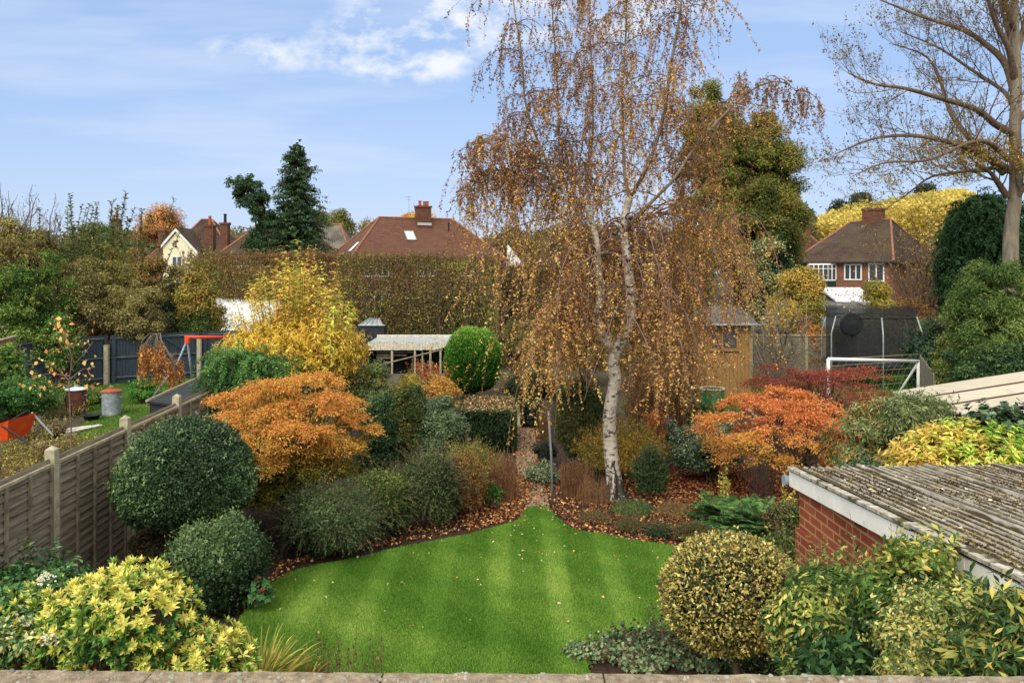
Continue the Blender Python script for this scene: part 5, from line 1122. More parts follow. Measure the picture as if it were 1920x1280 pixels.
# bright green dome conifer
c, R = ctr(840, 934, 605, 24.8, 752); R[1] = R[0]; th = thing('dome_conifer', 'bright green egg-shaped conifer in front of the tall hedge', 'tree', (c[0], c[1], 0)); lv = Leaves(); tb = Tubes()
n = 3600; u = sph(n); w = Waves(3); prof = 1 - .22 * np.clip(u[:, 2], 0, 1) ** 3; R = R * [1.12, 1.12, 1]; P0 = c + u * R * (.86 * prof * (1 + .09 * w(u) + .03 * Waves(9)(u)))[:, None]
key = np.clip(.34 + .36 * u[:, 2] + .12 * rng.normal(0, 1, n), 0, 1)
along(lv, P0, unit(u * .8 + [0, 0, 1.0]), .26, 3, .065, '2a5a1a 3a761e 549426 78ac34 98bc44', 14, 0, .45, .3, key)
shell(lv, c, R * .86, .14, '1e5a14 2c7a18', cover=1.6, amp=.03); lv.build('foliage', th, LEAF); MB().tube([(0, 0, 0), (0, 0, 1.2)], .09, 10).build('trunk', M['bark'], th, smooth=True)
# plants around the birch
feathery('dark_yew_bush', 'dark green open bush between the metal post and the birch trunk', 1030, 1150, 700, 16.4, '182c1a 263e24 36522e 4c6638 5e5a30', 420, .4, .03, 24, .05, w=.35, inn=.07)
feathery('yellow_spiraea', 'golden yellow fine-leaved bush either side of the birch trunk', 1066, 1266, 800, 15.7, '6a6420 94801f b4962a c8a834 7a7a30', 620, .42, .038, 22, .06, w=.32, cover=.9, lean=(0, 0, .6))
feathery('dwarf_conifer', 'small dark green upright conifer to the right of the birch trunk', 1182, 1254, 836, 14.1, '1a3020 24422a 345636 4c6c44', 260, .22, .03, 20, 0, lean=(0, 0, 1.2), w=.35)
loose('silver_leaf_clump', 'low silvery-green clump beside the path', 'plant', 988, 1042, 872, 15.2, '5a7058 7a8e74 9aa892 48604c', nc=50, rc=.10, L=.07, stems=0, w=.3, up=.8)
loose('lavender_ball', 'dark greyish rounded lavender beside the path', 'plant', 1006, 1040, 822, 16.6, '2c3430 3e4842 545e58', nc=30, rc=.14, L=.05, stems=0)
loose('variegated_evergreen', 'wide glossy evergreen with cream-edged leaves left of the orange maple', 'shrub', 1262, 1402, 786, 15.3, '1c3426 2c4a38 44624c 7a9278 a8b498 24402c', nc=190, rc=.17, L=.05, mat=GLOSS, w=.5, pk=2)
loose('grey_green_dwarf', 'small grey-green bush behind the yellow spiraea', 'shrub', 1215, 1275, 775, 16.8, '3c5248 56706a 708880 8a9a60', nc=40, rc=.15, L=.05)
loose('orange_leaf_sapling', 'small sapling with orange leaves behind the birch', 'shrub', 1205, 1250, 752, 16.4, 'b05a2c c87a34 8a4a2c', nc=20, rc=.14, L=.06, cover=.8)
dryclump('yellow_leaf_shoot', 'single yellow-leaved shoot at the front of the variegated evergreen', 1350, 1372, 862, 13.2, 'b8b040 d0c860 94a03c', 6, 40, L=.05)
for i, (a_, b_, t_, z_, pl, lb) in enumerate([(1140, 1232, 945, 13.3, '2e5030 3e6840 56804e 6a7a4a', 'fine green mound at the foot of the birch'), (1082, 1150, 968, 12.9, '5a5a34 76704a 8a6a48 4c5a38', 'brownish heather mound nearest the lawn tip'),
        (1150, 1215, 975, 12.4, '44502e 5e6238 7a6444 3a4a30', 'heather mound in the middle of the right border edge'), (1208, 1262, 985, 12.1, '2c4a30 40603c 58704a', 'small dark green mound on the lawn edge'), (1255, 1345, 980, 11.9, '30462c 465a36 66683e 54402e', 'wide green-brown mound by the rounded stone'), (1225, 1330, 950, 13.2, '6a5638 8a7048 9a7a50 545a34', 'straw-coloured sprawling mound among the fallen leaves')]):
    feathery('heather_mound', lb, a_, b_, t_, z_, pl, 150, .14, .022, 16, .05, inn=.035, cover=1.2, cat='plant')['group'] = 'low mounds along the right border'
for nm, lb, a_, b_, t_, z_, pl, rc_ in [('olive_shrub', 'olive shrub behind the birch to the right of the dome conifer', 930, 1045, 590, 27, '3c4626 565c30 74703a 6a5434', .3), ('tawny_shrub', 'tawny shrub directly behind the birch fork', 1030, 1160, 600, 28, '5a4c2c 746234 8a7438 4e5a30', .32), ('mid_green_shrub', 'green shrub behind the right-hand side of the birch', 1150, 1270, 610, 26.5, '34482a 4c6034 6a743c 7a6438', .3), ('dull_brown_shrub', 'dull brown shrub left of the summerhouse', 1250, 1345, 600, 28, '54482c 6c5c34 7c6c3c 48522c', .3), ('low_dark_shrub', 'low dark shrub behind the hedge block and path', 935, 1060, 690, 22.5, '26341f 3a4a2a 54602f', .22), ('bronze_backing_shrub', 'bronze-green shrub between the dark yew and the drum', 1180, 1330, 720, 20.8, '4a3c26 66502e 7a6436 4e5a30', .2)]:
    loose(nm, lb, 'shrub', a_, b_, t_, z_, pl, rc=rc_, L=.07, stems=4)
# fern
def fern(name, label, x0, x1, yt, Z, pal, n=120):
    c, R = ctr(x0, x1, yt, Z); th = thing(name, label, 'fern', (c[0], c[1], 0)); lv = Leaves(); tb = Tubes()
    cs = [c * [1, 1, 0] + [rng.uniform(-.6, .6) * R[0], rng.uniform(-.5, .5) * R[0], 0] for _ in range(6)]
    for q in cs:
        k = n // 6; a = rng.uniform(0, 6.28, k); el = rng.uniform(.5, 1.25, k); D = np.column_stack([np.cos(a) * np.cos(el), np.sin(a) * np.cos(el), np.sin(el)]); P0 = np.tile(q, (k, 1)); m = 8; L = R[2] * 2 * rng.uniform(.7, 1.15, k)
        P = [P0]; d = D.copy()
        for j in range(m): d = unit(d + [0, 0, -.16]); P.append(P[-1] + d * (L / m)[:, None])
        P = np.stack(P, 1)
        for f in P: tb.add(f, np.linspace(.004, .0015, m + 1))
        for j in range(1, m):
            T = unit(P[:, j + 1] - P[:, j]); S_ = unit(np.cross(T, [0, 0, 1])); fr = j / m
            for f in (0, .33, .66):
                Q = P[:, j] + (P[:, j + 1] - P[:, j]) * f; w_ = .16 * math.sin(math.pi * min(1, (fr + f / m) * .93 + .1)) ** .8 + .015
                for sg in (-1, 1): lv.add(Q, S_ * sg + T * .45 + [0, 0, -.15], np.cross(S_, T) * 1.0 + rng.normal(0, .12, Q.shape), w_, .26, palette(pal, k, np.clip(.5 + rng.normal(0, .25, k), 0, 1)))
    lv.build('fronds', th); tb.build('stem', M['twig'], th, n=3); return th
fern('fern', 'green arching fern clump left of the garage corner', 1325, 1495, 908, 12.4, '224a28 2e6032 427840 5c8c50 789c5c', 330)
fern('small_fern', 'small low fern beside the rounded stone', 1335, 1385, 975, 12.0, '1e4a24 2c6430 3e7a3c', 30)
loose('berry_bush', 'red-berried dark bush between the fern and the garage', 'shrub', 1440, 1500, 935, 11.2, '1e3c22 34522c 6a2a20 48602e', nc=40, rc=.14, L=.04, mat=GLOSS)
dryclump('yellow_leaf_spray', 'bright yellow leaf spray by the gutter of the garage', 1462, 1494, 905, 11.6, 'c8b830 e0cc40 a8a038', 14, 24, L=.06)
loose('trailing_climber', 'thin green trailing climber below the garage corner', 'plant', 1400, 1500, 1000, 10.2, '2c4a26 4a6a34 6a8444 a0a050', nc=26, rc=.12, L=.05, cover=.8)
# orange + red maples on the right
maple('flame_maple', 'flame orange Japanese maple with a dark leaning trunk behind the garage', 1345, 1560, 722, 880, 13.4, 'c09438 cc9838 d89238 d88636 cc7434 b86434', 50, .044, .25, dy=.8, trunkxy=(W(1535, 0, 13.0)[0], 13.0), tr=.045, cov=1.0, incov=.05, inner='7a5a2c 6a4a2a', amp=.42)
maple('crimson_maple', 'wide crimson red maple in front of the white goal', 1380, 1692, 672, 800, 17.2, '6a2c2c 803430 96403a a04a38 74342e', 95, .045, .26, dy=1.2, cov=.42, incov=.10, inner='5a2c2c 6a3430', tr=.04, amp=.25)
def bare(name, label, x0, x1, yt, Z, n=26, lv_=3, r=.03, leafn=0, pal='8a7a4a', mat='twig', spread=.7, up=.1, yb=None, cat='shrub', L=.06):
    c, R = ctr(x0, x1, yt, Z, None); th = thing(name, label, cat, (c[0], c[1], 0)); tb = Tubes(); tips = []; H = R[2] * 2
    for i in range(n):
        a = rng.uniform(0, 6.28); f = R[0] * .25 * rng.random(); d = unit(np.array([math.cos(a) * R[0] / H * 1.1, math.sin(a) * R[1] / H * 1.1, 1.]))
        grow(tb, tips, np.array([c[0] + math.cos(a) * f, c[1] + math.sin(a) * f, 0]), d, H * .40, r, lv_, spread, up, 3, 4, .10, .62)
    tb.build('branches', M[mat], th, n=3)
    if leafn:
        lv = Leaves(); tp = np.array(tips); P = tp[rng.integers(0, len(tp), leafn)] + rng.normal(0, .06 * R[0] + .03, (leafn, 3)); lv.add(P, rng.normal(0, 1, (leafn, 3)) + [0, 0, -.4], rng.normal(0, 1, (leafn, 3)) + [0, -.4, .6], minleaf(L, Z), .5, palette(pal, leafn)); lv.build('foliage', th)
    return th
M['mauve'] = pm('mauve_twig', '5a4844', '8a7068', 6, .9, 0)
bare('bare_twiggy_shrub', 'leafless mauve-brown twiggy shrub behind the crimson maple', 1400, 1550, 628, 20.5, 20, 3, .018, 300, '7a5a4c 8a6a5a', 'mauve')
bare('bare_twigs_low', 'low tangle of bare brown twigs below the variegated evergreen', 1380, 1480, 835, 14.0, 14, 3, .010, 0, mat='mauve')
bare('dogwood', 'thin bare dark red twigs rising among the maples', 1480, 1600, 650, 16.2, 12, 2, .010, 700, '7a2420 92302a 5a2420', 'mauve', L=.05)
loose('buddleia', 'loose grey-green buddleia in front of the garden room', 'shrub', 1555, 1690, 748, 11.2, '3a5434 54704a 70885c 8a9c6c b0763c 3a6a34', nc=120, rc=.15, L=.07, w=.26, cover=1.5, droop=.3)
loose('mixed_leaf_bush', 'bush of green and orange-red leaves right of the flame maple', 'shrub', 1540, 1650, 765, 12.4, '3c5a2a 5a7434 7a8a3c c07030 b04a28 4a6a30', nc=90, rc=.16, L=.055, cover=1.5)
loose('arching_climber', 'arching grey-green climber over the edge of the beige roof', 'plant', 1655, 1800, 738, 10.6, '4a5e3a 667a4c 86966a 5c7050', yb=830, nc=70, rc=.13, L=.075, w=.24, cover=1.3, droop=.4, dy=.4)
loose('shaded_bush', 'dark green bush at the foot of the garden room', 'shrub', 1560, 1690, 835, 10.4, '14281c 203a28 30503a 4a6a50', nc=70, rc=.15, L=.05, mat=GLOSS)
loose('ivy', 'dark broad-leaved ivy under the near edge of the beige roof', 'plant', 1798, 1960, 776, 8.75, '182e20 26442e 3a5a40 587a5c 6e8e70', yb=850, nc=90, rc=.11, L=.075, w=.8, mat=GLOSS, dy=.25, stems=4, droop=.3)
def hyd():
    c, R = ctr(1672, 1980, 812, 8.5, 960); R = R * [1, .75, 1]; th = thing('lime_yellow_shrub', 'lime green and yellow leafy shrub behind the garage roof', 'shrub', (c[0], c[1], 0)); lv = Leaves(); tb = Tubes()
    u = sph(900); u = u[u[:, 2] > -.2]; k = len(u); P0 = c + u * R * rng.uniform(.70, 1.0, (k, 1)); D0 = unit(u * .6 + [0, 0, .7] + rng.normal(0, .2, (k, 3)))
    key = np.clip(.62 - .5 * (P0[:, 0] - c[0]) / R[0] * .8 + .18 * rng.normal(0, 1, k), 0, 1)
    along(lv, P0, D0, .16, 2, .085, '549430 72ac34 90c23a accc42 c4cc46 ccc048 c8a84c', 16, 0, .8, .32, key, tb, .004)
    shell(lv, c, R * .8, .1, '6a7a34 7a6a3c', cover=1.5, amp=.05); lv.build('foliage', th); tb.build('stem', M['twig'], th, n=3)
    for i in range(6): pass
hyd()
# ------------------------------------------------------------------ front right
def holly():
    c = np.array([2.02, 7.45, 1.04]); R = np.array([.625, .60, .52]); th = thing('variegated_holly', 'cream and green variegated holly clipped as a ball on a leaning trunk', 'shrub', (2.10, 7.3, 0)); lv = Leaves()
    n = 16500; u = sph(n); r = 1 + .07 * Waves(2.2)(u) + .04 * Waves(7)(u) - rng.exponential(.055, n); P = c + u * R * r[:, None]; Nn = u * .7 + rng.normal(0, .6, (n, 3)); D = np.cross(Nn, rng.normal(0, 1, (n, 3))) + u * .6
    key = rng.random(n); lv.add(P, D, Nn, .036, .5, palette('3c4a2a 5c6634 8a8a44 b0a852 c4b866 d0c67a 4a542e b8983c', n, key))
    shell(lv, c, R * .84, .08, '2c3a22 444a2c', cover=2.5, amp=.03); k = 130; us = sph(k); along(lv, c + us * R * .96, unit(us + [0, 0, .6] + rng.normal(0, .3, us.shape)), rng.uniform(.05, .13, k), 3, .034, '5c6634 a49c50 c4b866', 9, 0, .7, .5); lv.build('foliage', th, GLOSS)
    MB().tube([(0, 0, 0), (-.03, .02, .3), (-.09, .1, .7), (-.08, .15, 1.0)], [.045, .038, .035, .03], 10).build('trunk', M['bark'], th, smooth=True)
holly()
clipped('skimmia', 'small dark green leafy shrub against the far side of the holly ball', 'shrub', np.array([2.42, 8.1, .55]), np.array([.35, .35, .62]), '3a5a3c 5a7c5a 7a9878 2c4a30', L=.05, amp=.15, zmin=-2)
loose('ground_cover_geranium', 'low patch of small green leaves in the lawn bed under the holly ball', 'plant', 1105, 1380, 1205, 8.35, '2c4a30 42664a 648464 86a080 5a3a34', nc=150, rc=.11, L=.042, stems=0, up=.9, w=.85, flat=.5, dy=.34)
tb = Tubes(); th = thing('dark_wiry_stems', 'thin wiry dark red stems standing before the holly ball', 'plant', (1.0, 8.2, 0)); lv = Leaves()
for px, h in ((1222, .55), (1232, .62), (1246, .35), (1170, .38), (1180, .3), (1240, .5)):
    p = np.array([(px - 960) * 8.2 / F, 8.2 + rng.normal(0, .08), 0]); q = p + [rng.normal(-.04, .05), rng.normal(0, .03), h]; tb.add([p, (p + q) / 2 + [.02, 0, 0], q], [.005, .004, .003]); k = 7; lv.add(q - (q - p) * rng.random((k, 1)) * .3, rng.normal(0, 1, (k, 3)), rng.normal(0, 1, (k, 3)), .035, .6, palette('5a2a2a 6a3a34', k))
tb.build('stem', M['mauve'], th, n=4); lv.build('foliage', th)
loose('jasmine', 'fine-leaved green climber against the garage wall', 'shrub', 1466, 1668, 1022, 5.6, '2c4c26 3e6630 58803c 7c9c50 96a85c', nc=230, rc=.13, L=.045, w=.34, cover=1.7, dy=.42, up=.2, topbias=0)
loose('green_shrub', 'mid green shrub with scattered pale yellow buds in the lower right', 'shrub', 1455, 1690, 1088, 5.2, '2a4a26 3c6230 5a7e3a 8c9c44 c8c060 34562c', nc=200, rc=.12, L=.052, w=.42, cover=1.8, dy=.36, yb=1330)
loose('cream_variegated_shrub', 'pale cream and green variegated shrub in the lower right', 'shrub', 1640, 1868, 1090, 4.3, '34562c 4e7034 6e8a3e 98a04e b8b464 c8c070 3e602c', nc=230, rc=.085, L=.032, w=.42, cover=1.9, dy=.26, yb=1330, mat=GLOSS, stems=4)
loose('broad_leaved_shrub', 'darker broad-leaved shrub under the cream variegated one at the bottom', 'shrub', 1500, 1800, 1190, 4.75, '1e3c22 2c5230 3e6a3e 5c8650', nc=150, rc=.12, L=.075, w=.42, cover=1.8, dy=.4, yb=1420)
loose('climbing_rose', 'climber with yellowing leaflets reaching over the white fascia', 'plant', 1660, 1815, 1012, 4.55, '4a6e30 6a8a3a a8a848 c8b84c 3c6030', yb=1090, nc=18, rc=.07, L=.05, w=.42, cover=.8, dy=.18, stems=8)
loose('corner_shrub', 'dark green shrub with long yellow-edged leaves at the lower right corner', 'shrub', 1790, 2060, 1118, 3.6, '1c3820 2c4e2a 44683a 8a9444 b0a84c 2c5230', nc=210, rc=.085, L=.065, w=.26, cover=1.5, dy=.3, yb=1420)
loose('wall_shrub', 'green shrub with yellowing tips pressed between the wall and the white fascia', 'shrub', 1610, 1860, 1046, 4.75, '2c4c26 446c30 5a7e38 84943e a8a048', yb=1180, nc=120, rc=.11, L=.05, w=.4, cover=1.6, dy=.22, stems=4)
dryclump('feathery_tuft', 'tall fine green stems standing against the brick wall', 1500, 1625, 990, 5.9, '4c6a34 6a8848 8aa060', 46, 30, hs=(.8, 1.02), r=.003, L=.03)
dryclump('grey_sprig', 'single grey-green sprig rising in front of the white fascia', 1690, 1720, 985, 4.9, '5a6e4c 74886a 90a080', 5, 60, hs=(.95, 1.02), r=.003, L=.028)

# ------------------------------------------------------------------ left garden plants
W_ = '5a6a34 7a8440 a09a4c b8a85a 6a5a3c'
for i, (px, py, n, h, lb) in enumerate([(20, 880, 170, .5, 'tall straw and yellow weeds beside the fence at the left edge'), (150, 850, 150, .42, 'yellow-green weeds around the plank pile'), (70, 815, 130, .4, 'weeds between the wheelbarrow and the planks'), (60, 860, 170, .5, 'thick yellow weeds next to the near plank'), (110, 780, 120, .35, 'greyish dead weeds in front of the rusty bin'), (30, 780, 120, .35, 'pale dead weeds near the left edge'), (60, 905, 160, .5, 'yellow grassy weeds nearest the fence')]):
    g0 = G(px, py); s_ = F / g0[1]; dryclump('weed_clump', lb, px - 62, px + 62, py - h * s_, g0[1], W_, n, 12, r=.003, L=.045)['group'] = 'weeds in the rough left garden'
loose('bramble', 'low dark green leafy patch along the far-left border', 'plant', -40, 112, 705, 21.2, '1e4220 2c5a2a 40743a 6a8c4c', nc=80, rc=.22, L=.07)
loose('vegetable_patch', 'low mixed green plants behind the metal bins', 'plant', 60, 200, 722, 23.8, '2c5424 46702e 6a8c3c a0a44c', nc=70, rc=.2, L=.07, dy=.7)
loose('small_green_bush', 'small bright green bush under the little weeping birch', 'shrub', 240, 300, 708, 24.0, '2c5e24 3e7a2e 5a963e', nc=30, rc=.2, L=.07)
loose('purple_tuft', 'brownish grey low tangle in front of the bins', 'plant', 40, 118, 790, 19.0, '5a4c44 72604e 8a7a5c 4c5c34', nc=50, rc=.15, L=.05, dy=.5)
def sapling():
    Z = 15.5; b0 = np.array([W(134, 0, Z)[0], Z, 0.]); th = thing('leaf_sapling', 'slender sapling with a few large golden leaves in front of the blue fence', 'tree', b0); tb = Tubes(); lv = Leaves()
    pts = [W(x, y, Z + dz) for x, y, dz in [(134, 905, 0), (133, 800, 0), (129, 720, 0), (135, 670, 0), (120, 620, .1)]]; pts[0] = b0; P = spline(pts, 9); tb.add(P, np.linspace(.017, .007, 9))
    tips = []
    for q in [[(131, 715), (105, 690), (70, 672)], [(131, 705), (90, 700), (62, 712)], [(134, 680), (110, 640), (105, 610)], [(134, 690), (160, 660), (175, 640)], [(132, 710), (160, 690), (170, 705)], [(135, 670), (145, 630), (165, 605)], [(131, 725), (110, 720), (70, 730)], [(128, 640), (112, 615), (110, 595)]]:
        R_p = spline([W(x, y, Z + rng.normal(0, .15)) for x, y in q], 6); tb.add(R_p, np.linspace(.010, .004, 6)); tips += list(R_p[2:])
    tp = np.array(tips); n = 95; Q = tp[rng.integers(0, len(tp), n)] + rng.normal(0, .09, (n, 3)); lv.add(Q, rng.normal(0, .6, (n, 3)) + [0, 0, -.6], rng.normal(0, .6, (n, 3)) + [0, -.9, .3], .085, .75, palette('b8802c cc9438 dca850 c07a34 e0b868', n)); tb.build('stem', M['mauve'], th, n=5); lv.build('foliage', th)
sapling()
def weeper():
    Z = 22.0; b0 = np.array([W(341, 0, Z)[0], Z, 0.]); th = thing('weeping_sapling', 'small weeping birch with bronze leaves against the blue fence', 'tree', b0); tb = Tubes(); lv = Leaves()
    P = spline([b0, W(341, 722, Z), W(325, 680, Z), W(308, 648, Z), W(297, 628, Z)], 10); tb.add(P, np.linspace(.045, .018, 10)); top = P[-1]; hs = []
    for k in range(46):
        right = k % 3 == 0; e = W(rng.uniform(315, 345) if right else rng.uniform(262, 306), 640 + rng.uniform(0, 30) if not right else rng.uniform(668, 690), Z + rng.normal(0, .35)); q = spline([P[-1] if not right else P[5], (P[-1 if not right else 5] + e) / 2 + [0, 0, .15], e], 5); tb.add(q, np.linspace(.01, .004, 5)); hs.append(e)
    hs = np.array(hs); hs = np.concatenate([hs] * 3) + rng.normal(0, .07, (138, 3)); ln = rng.uniform(.3, .95, len(hs)); ln = np.minimum(ln, hs[:, 2] - .15)
    along(lv, hs, np.tile([0, 0, -1.], (len(hs), 1)), ln, 3, .065, '6a3a24 8a4e28 a8662c c08434 d09a3c', 30, 0, .5, .6, None, tb, .003, .06, .3)
    tb.build('branches', M['ashbark'], th, n=4); lv.build('foliage', th)
weeper()

# ================================================================== WEEPING BIRCH (centre)
def birch():
    Z = 14.1; b0 = G(1151, 935); b0[1] = Z; b0[0] = W(1151, 0, Z)[0]
    th = thing('weeping_birch', 'tall weeping silver birch with forked white trunk and curtains of golden brown leaves', 'tree', b0); off = b0
    tr = Tubes()
    def limb(pts, r0, r1, m=16, tbs=tr):
        P = spline([W(x, y, Z + dz) for x, y, dz in pts], m); tbs.add(P, np.linspace(r0, r1, m)); return P
    P = spline([(b0[0], Z, -.03)] + [tuple(W(x, y, Z)) for x, y in [(1149, 890), (1144, 830), (1143, 775), (1153, 715), (1150, 680), (1156, 655)]], 22)
    rr = np.interp(np.linspace(0, 1, 22), [0, .06, .2, .6, 1], [.195, .145, .124, .112, .108]); tr.add(P, rr)
    # root flare ridges
    for k in range(6):
        a = k * 1.05 + .3; tr.add([(b0[0] + math.cos(a) * .26, Z + math.sin(a) * .26, -.03), (b0[0] + math.cos(a) * .13, Z + math.sin(a) * .13, .14), (b0[0] + math.cos(a) * .07, Z + math.sin(a) * .07, .5)], [.06, .07, .05])
    tr.build('trunk', M['birch'], th, n=16)
    lb = Tubes(); L = []
    L.append(limb([(1155, 660, 0), (1130, 632, -.1), (1119, 600, -.15), (1126, 560, -.1), (1122, 500, 0), (1118, 450, .05), (1100, 385, .1)], .10, .055, 16, lb))
    L.append(limb([(1155, 662, 0), (1178, 615, -.05), (1189, 575, -.1), (1181, 530, -.1), (1174, 470, 0), (1170, 420, .1), (1180, 370, .1)], .11, .065, 16, lb))
    lb.build('limbs', M['birch'], th, n=10); lb = Tubes()
    A_ = limb([(1102, 390, .1), (1075, 375, 0), (1045, 368, -.1), (1028, 310, -.2), (1006, 258, -.2), (985, 195, -.25), (979, 110, -.3), (962, 0, -.3), (955, -110, -.3)], .034, .010, 18, lb)
    B__ = limb([(1045, 368, -.1), (1036, 320, .2), (1048, 277, .4), (1046, 187, .6), (1041, 94, .7), (1034, 0, .8), (1030, -120, .8)], .024, .008, 18, lb)
    C__ = limb([(1180, 375, .1), (1170, 310, .3), (1168, 240, .4), (1167, 150, .3), (1173, 75, .3), (1174, 0, .3), (1172, -150, .3)], .034, .009, 18, lb)
    D__ = limb([(1180, 372, .1), (1215, 310, -.4), (1245, 215, -.6), (1256, 131, -.7), (1270, 56, -.7), (1278, 0, -.7), (1290, -130, -.7)], .038, .010, 18, lb)
    E__ = limb([(1176, 430, 0), (1215, 385, -.5), (1262, 338, -.8), (1292, 292, -.9), (1330, 245, -1.0), (1382, 191, -1.1), (1420, 163, -1.1), (1460, 153, -1.1), (1492, 170, -1.1), (1505, 215, -1.1)], .034, .004, 20, lb)
    E2 = limb([(1262, 338, -.8), (1310, 300, -.6), (1345, 240, -.4), (1380, 160, -.3), (1400, 130, -.2)], .022, .006, 12, lb)
    F_ = limb([(1102, 390, .1), (1085, 345, .6), (1108, 290, 1.0), (1112, 200, 1.2), (1108, 90, 1.3), (1100, -60, 1.3)], .028, .008, 16, lb)
    G_ = limb([(1139, 472, -.1), (1104, 484, -.5), (1082, 510, -.7), (1068, 540, -.8), (1055, 565, -.9), (1023, 609, -1.0)], .026, .008, 12, lb)
    H_ = limb([(1186, 568, -.1), (1200, 560, -.4), (1226, 548, -.6), (1250, 545, -.8), (1275, 570, -.9)], .02, .006, 10, lb)
    I_ = limb([(1122, 520, -.1), (1095, 512, -.4), (1070, 540, -.6), (1062, 590, -.7)], .016, .006, 10, lb)
    J_ = limb([(1150, 440, 0), (1180, 420, .6), (1260, 400, 1.0), (1340, 400, 1.3), (1400, 440, 1.4)], .03, .008, 12, lb)
    K_ = limb([(1045, 372, 0), (1000, 345, -.3), (960, 322, -.5), (925, 320, -.6), (890, 335, -.6), (862, 360, -.6)], .022, .005, 14, lb)
    K2 = limb([(1028, 312, -.2), (990, 285, -.6), (940, 262, -.8), (905, 262, -.9), (880, 290, -.9)], .018, .005, 14, lb)
    lb.build('upper_limbs', M['ashbark'], th, n=8)
    # secondary arching branches off the leaders
    sec = Tubes(); hang = []     # points strands hang from
    def arch(p, az, ln, rise, m=9, r=.011):
        d = np.array([math.cos(az), math.sin(az), rise]); d = unit(d); pts = [p]; s_ = ln / (m - 1)
        for i in range(m - 1): d = unit(d + np.array([0, 0, -.26]) + rng.normal(0, .07, 3)); pts.append(pts[-1] + d * s_)
        pts = np.array(pts); sec.add(pts, np.linspace(r, .003, m)); hang.extend([(q, i / m) for i, q in enumerate(pts) if i >= 1]); return pts
    for P, k, lo, hi, t0 in ((A_, 42, .5, 1.25, .15), (B__, 36, .4, 1.0, .15), (C__, 38, .5, 1.2, .1), (D__, 36, .5, 1.3, .15), (E__, 17, .3, .8, .2), (E2, 7, .3, .7, .2), (F_, 36, .4, 1.0, .1), (J_, 13, .5, 1.0, .2), (K_, 16, .2, .6, .3), (K2, 16, .2, .6, .3), (G_, 24, .3, .9, .2), (H_, 8, .3, .6, .2)):
        for _ in range(k):
            t = rng.uniform(t0, .98); q = P[int(t * (len(P) - 1))]; a = rng.uniform(0, 6.28); arch(q, a, rng.uniform(lo, hi) * (1.15 - .35 * t), rng.uniform(.4, 1.3))
    # lower skirt: long arching branches all round from the fork region
    for i in range(88):
        P = (L[0], L[1], L[1], J_)[i % 4]; t = rng.uniform(.25, .98); q = P[int(t * (len(P) - 1))]; arch(q, i * 2.399 + rng.normal(0, .2), rng.uniform(1.3, 3.3), rng.uniform(.3, 1.3), 13, .016)
    # right-hand mass
    for i in range(6):
        q = D__[rng.integers(2, 8)] if i % 2 else E__[rng.integers(3, 9)]; arch(q, rng.uniform(-1.3, 1.3), rng.uniform(.9, 1.9), rng.uniform(.1, .9), 12, .012)
    sec.build('branches', M['mauve'], th, n=4)
    pts = np.array([q for q, _ in hang]); px = 960 + pts[:, 0] / pts[:, 1] * F
    # how low the curtain reaches at each column of the crown
    xs = [830, 860, 900, 930, 960, 1000, 1040, 1080, 1120, 1150, 1190, 1230, 1280, 1320, 1360, 1400, 1440, 1480, 1520]; ys = [400, 470, 560, 730, 850, 800, 790, 700, 640, 620, 700, 800, 800, 770, 700, 600, 520, 330, 240]
    lowz = CAMH - (np.interp(px, xs, ys) - HOR) * pts[:, 1] / F
    NS = 5200; idx = rng.choice(len(pts), NS, replace=True); P0 = pts[idx] + rng.normal(0, .05, (NS, 3)); avail = P0[:, 2] - lowz[idx]
    ln = np.minimum(rng.gamma(2.0, .26, NS) + .1, np.maximum(avail, .08)) * 1.0; lowpart = P0[:, 2] < CAMH + 1.6
    ln = np.where(lowpart & (rng.random(NS) < .38), np.maximum(ln, avail * rng.uniform(.35, 1.0, NS)), ln); pxs = 960 + P0[:, 0] / P0[:, 1] * F; ok = (avail > .05) & ~((P0[:, 1] < 14.0) & (np.abs(pxs - 1150) < 62) & (P0[:, 2] < 5.4) & (rng.random(NS) < .8)); P0, ln = P0[ok], ln[ok]; K = len(P0)
    lv = Leaves(); st = Tubes(); D0 = np.column_stack([rng.normal(0, .38, (K, 2)), -np.ones(K)]); m = 6
    zc_ = P0[:, 2]; dens = np.interp(zc_, [1, 4.2, 5.8, 7.2, 9], [34, 35, 36, 33, 28]); 
    pal = '745434 8e6438 a87a42 bc8c48 cc9e50 d8ae5c e0be74'
    for lo, hi, dn_ in ((.0, .35, .3), (.35, .7, .55), (.7, 1.1, .9), (1.1, 1.7, 1.4), (1.7, 9, 2.1)):
        s_ = (ln > lo) & (ln <= hi)
        for zl, zh in ((-9, 4.3), (4.3, 5.6), (5.6, 7.0), (7.0, 20)):
            s = s_ & (zc_ > zl) & (zc_ <= zh)
            if not s.any(): continue
            key = np.clip(.5 + .35 * Waves(1.5)(P0[s]) + .16 * rng.normal(0, 1, s.sum()) - (.22 if zl > 5.5 else 0), 0, 1)
            along(lv, P0[s], D0[s], np.minimum(ln[s], 3.6), 5, .041, pal, max(4, int(dens[s].mean() * dn_)), .10, .8, .66, key, st, .0028, .12, .25, 0)
    lv.build('leaves', th, LEAF, fold=.2, curl=.15); st.build('twigs', M['mauve'], th, n=3)
birch()

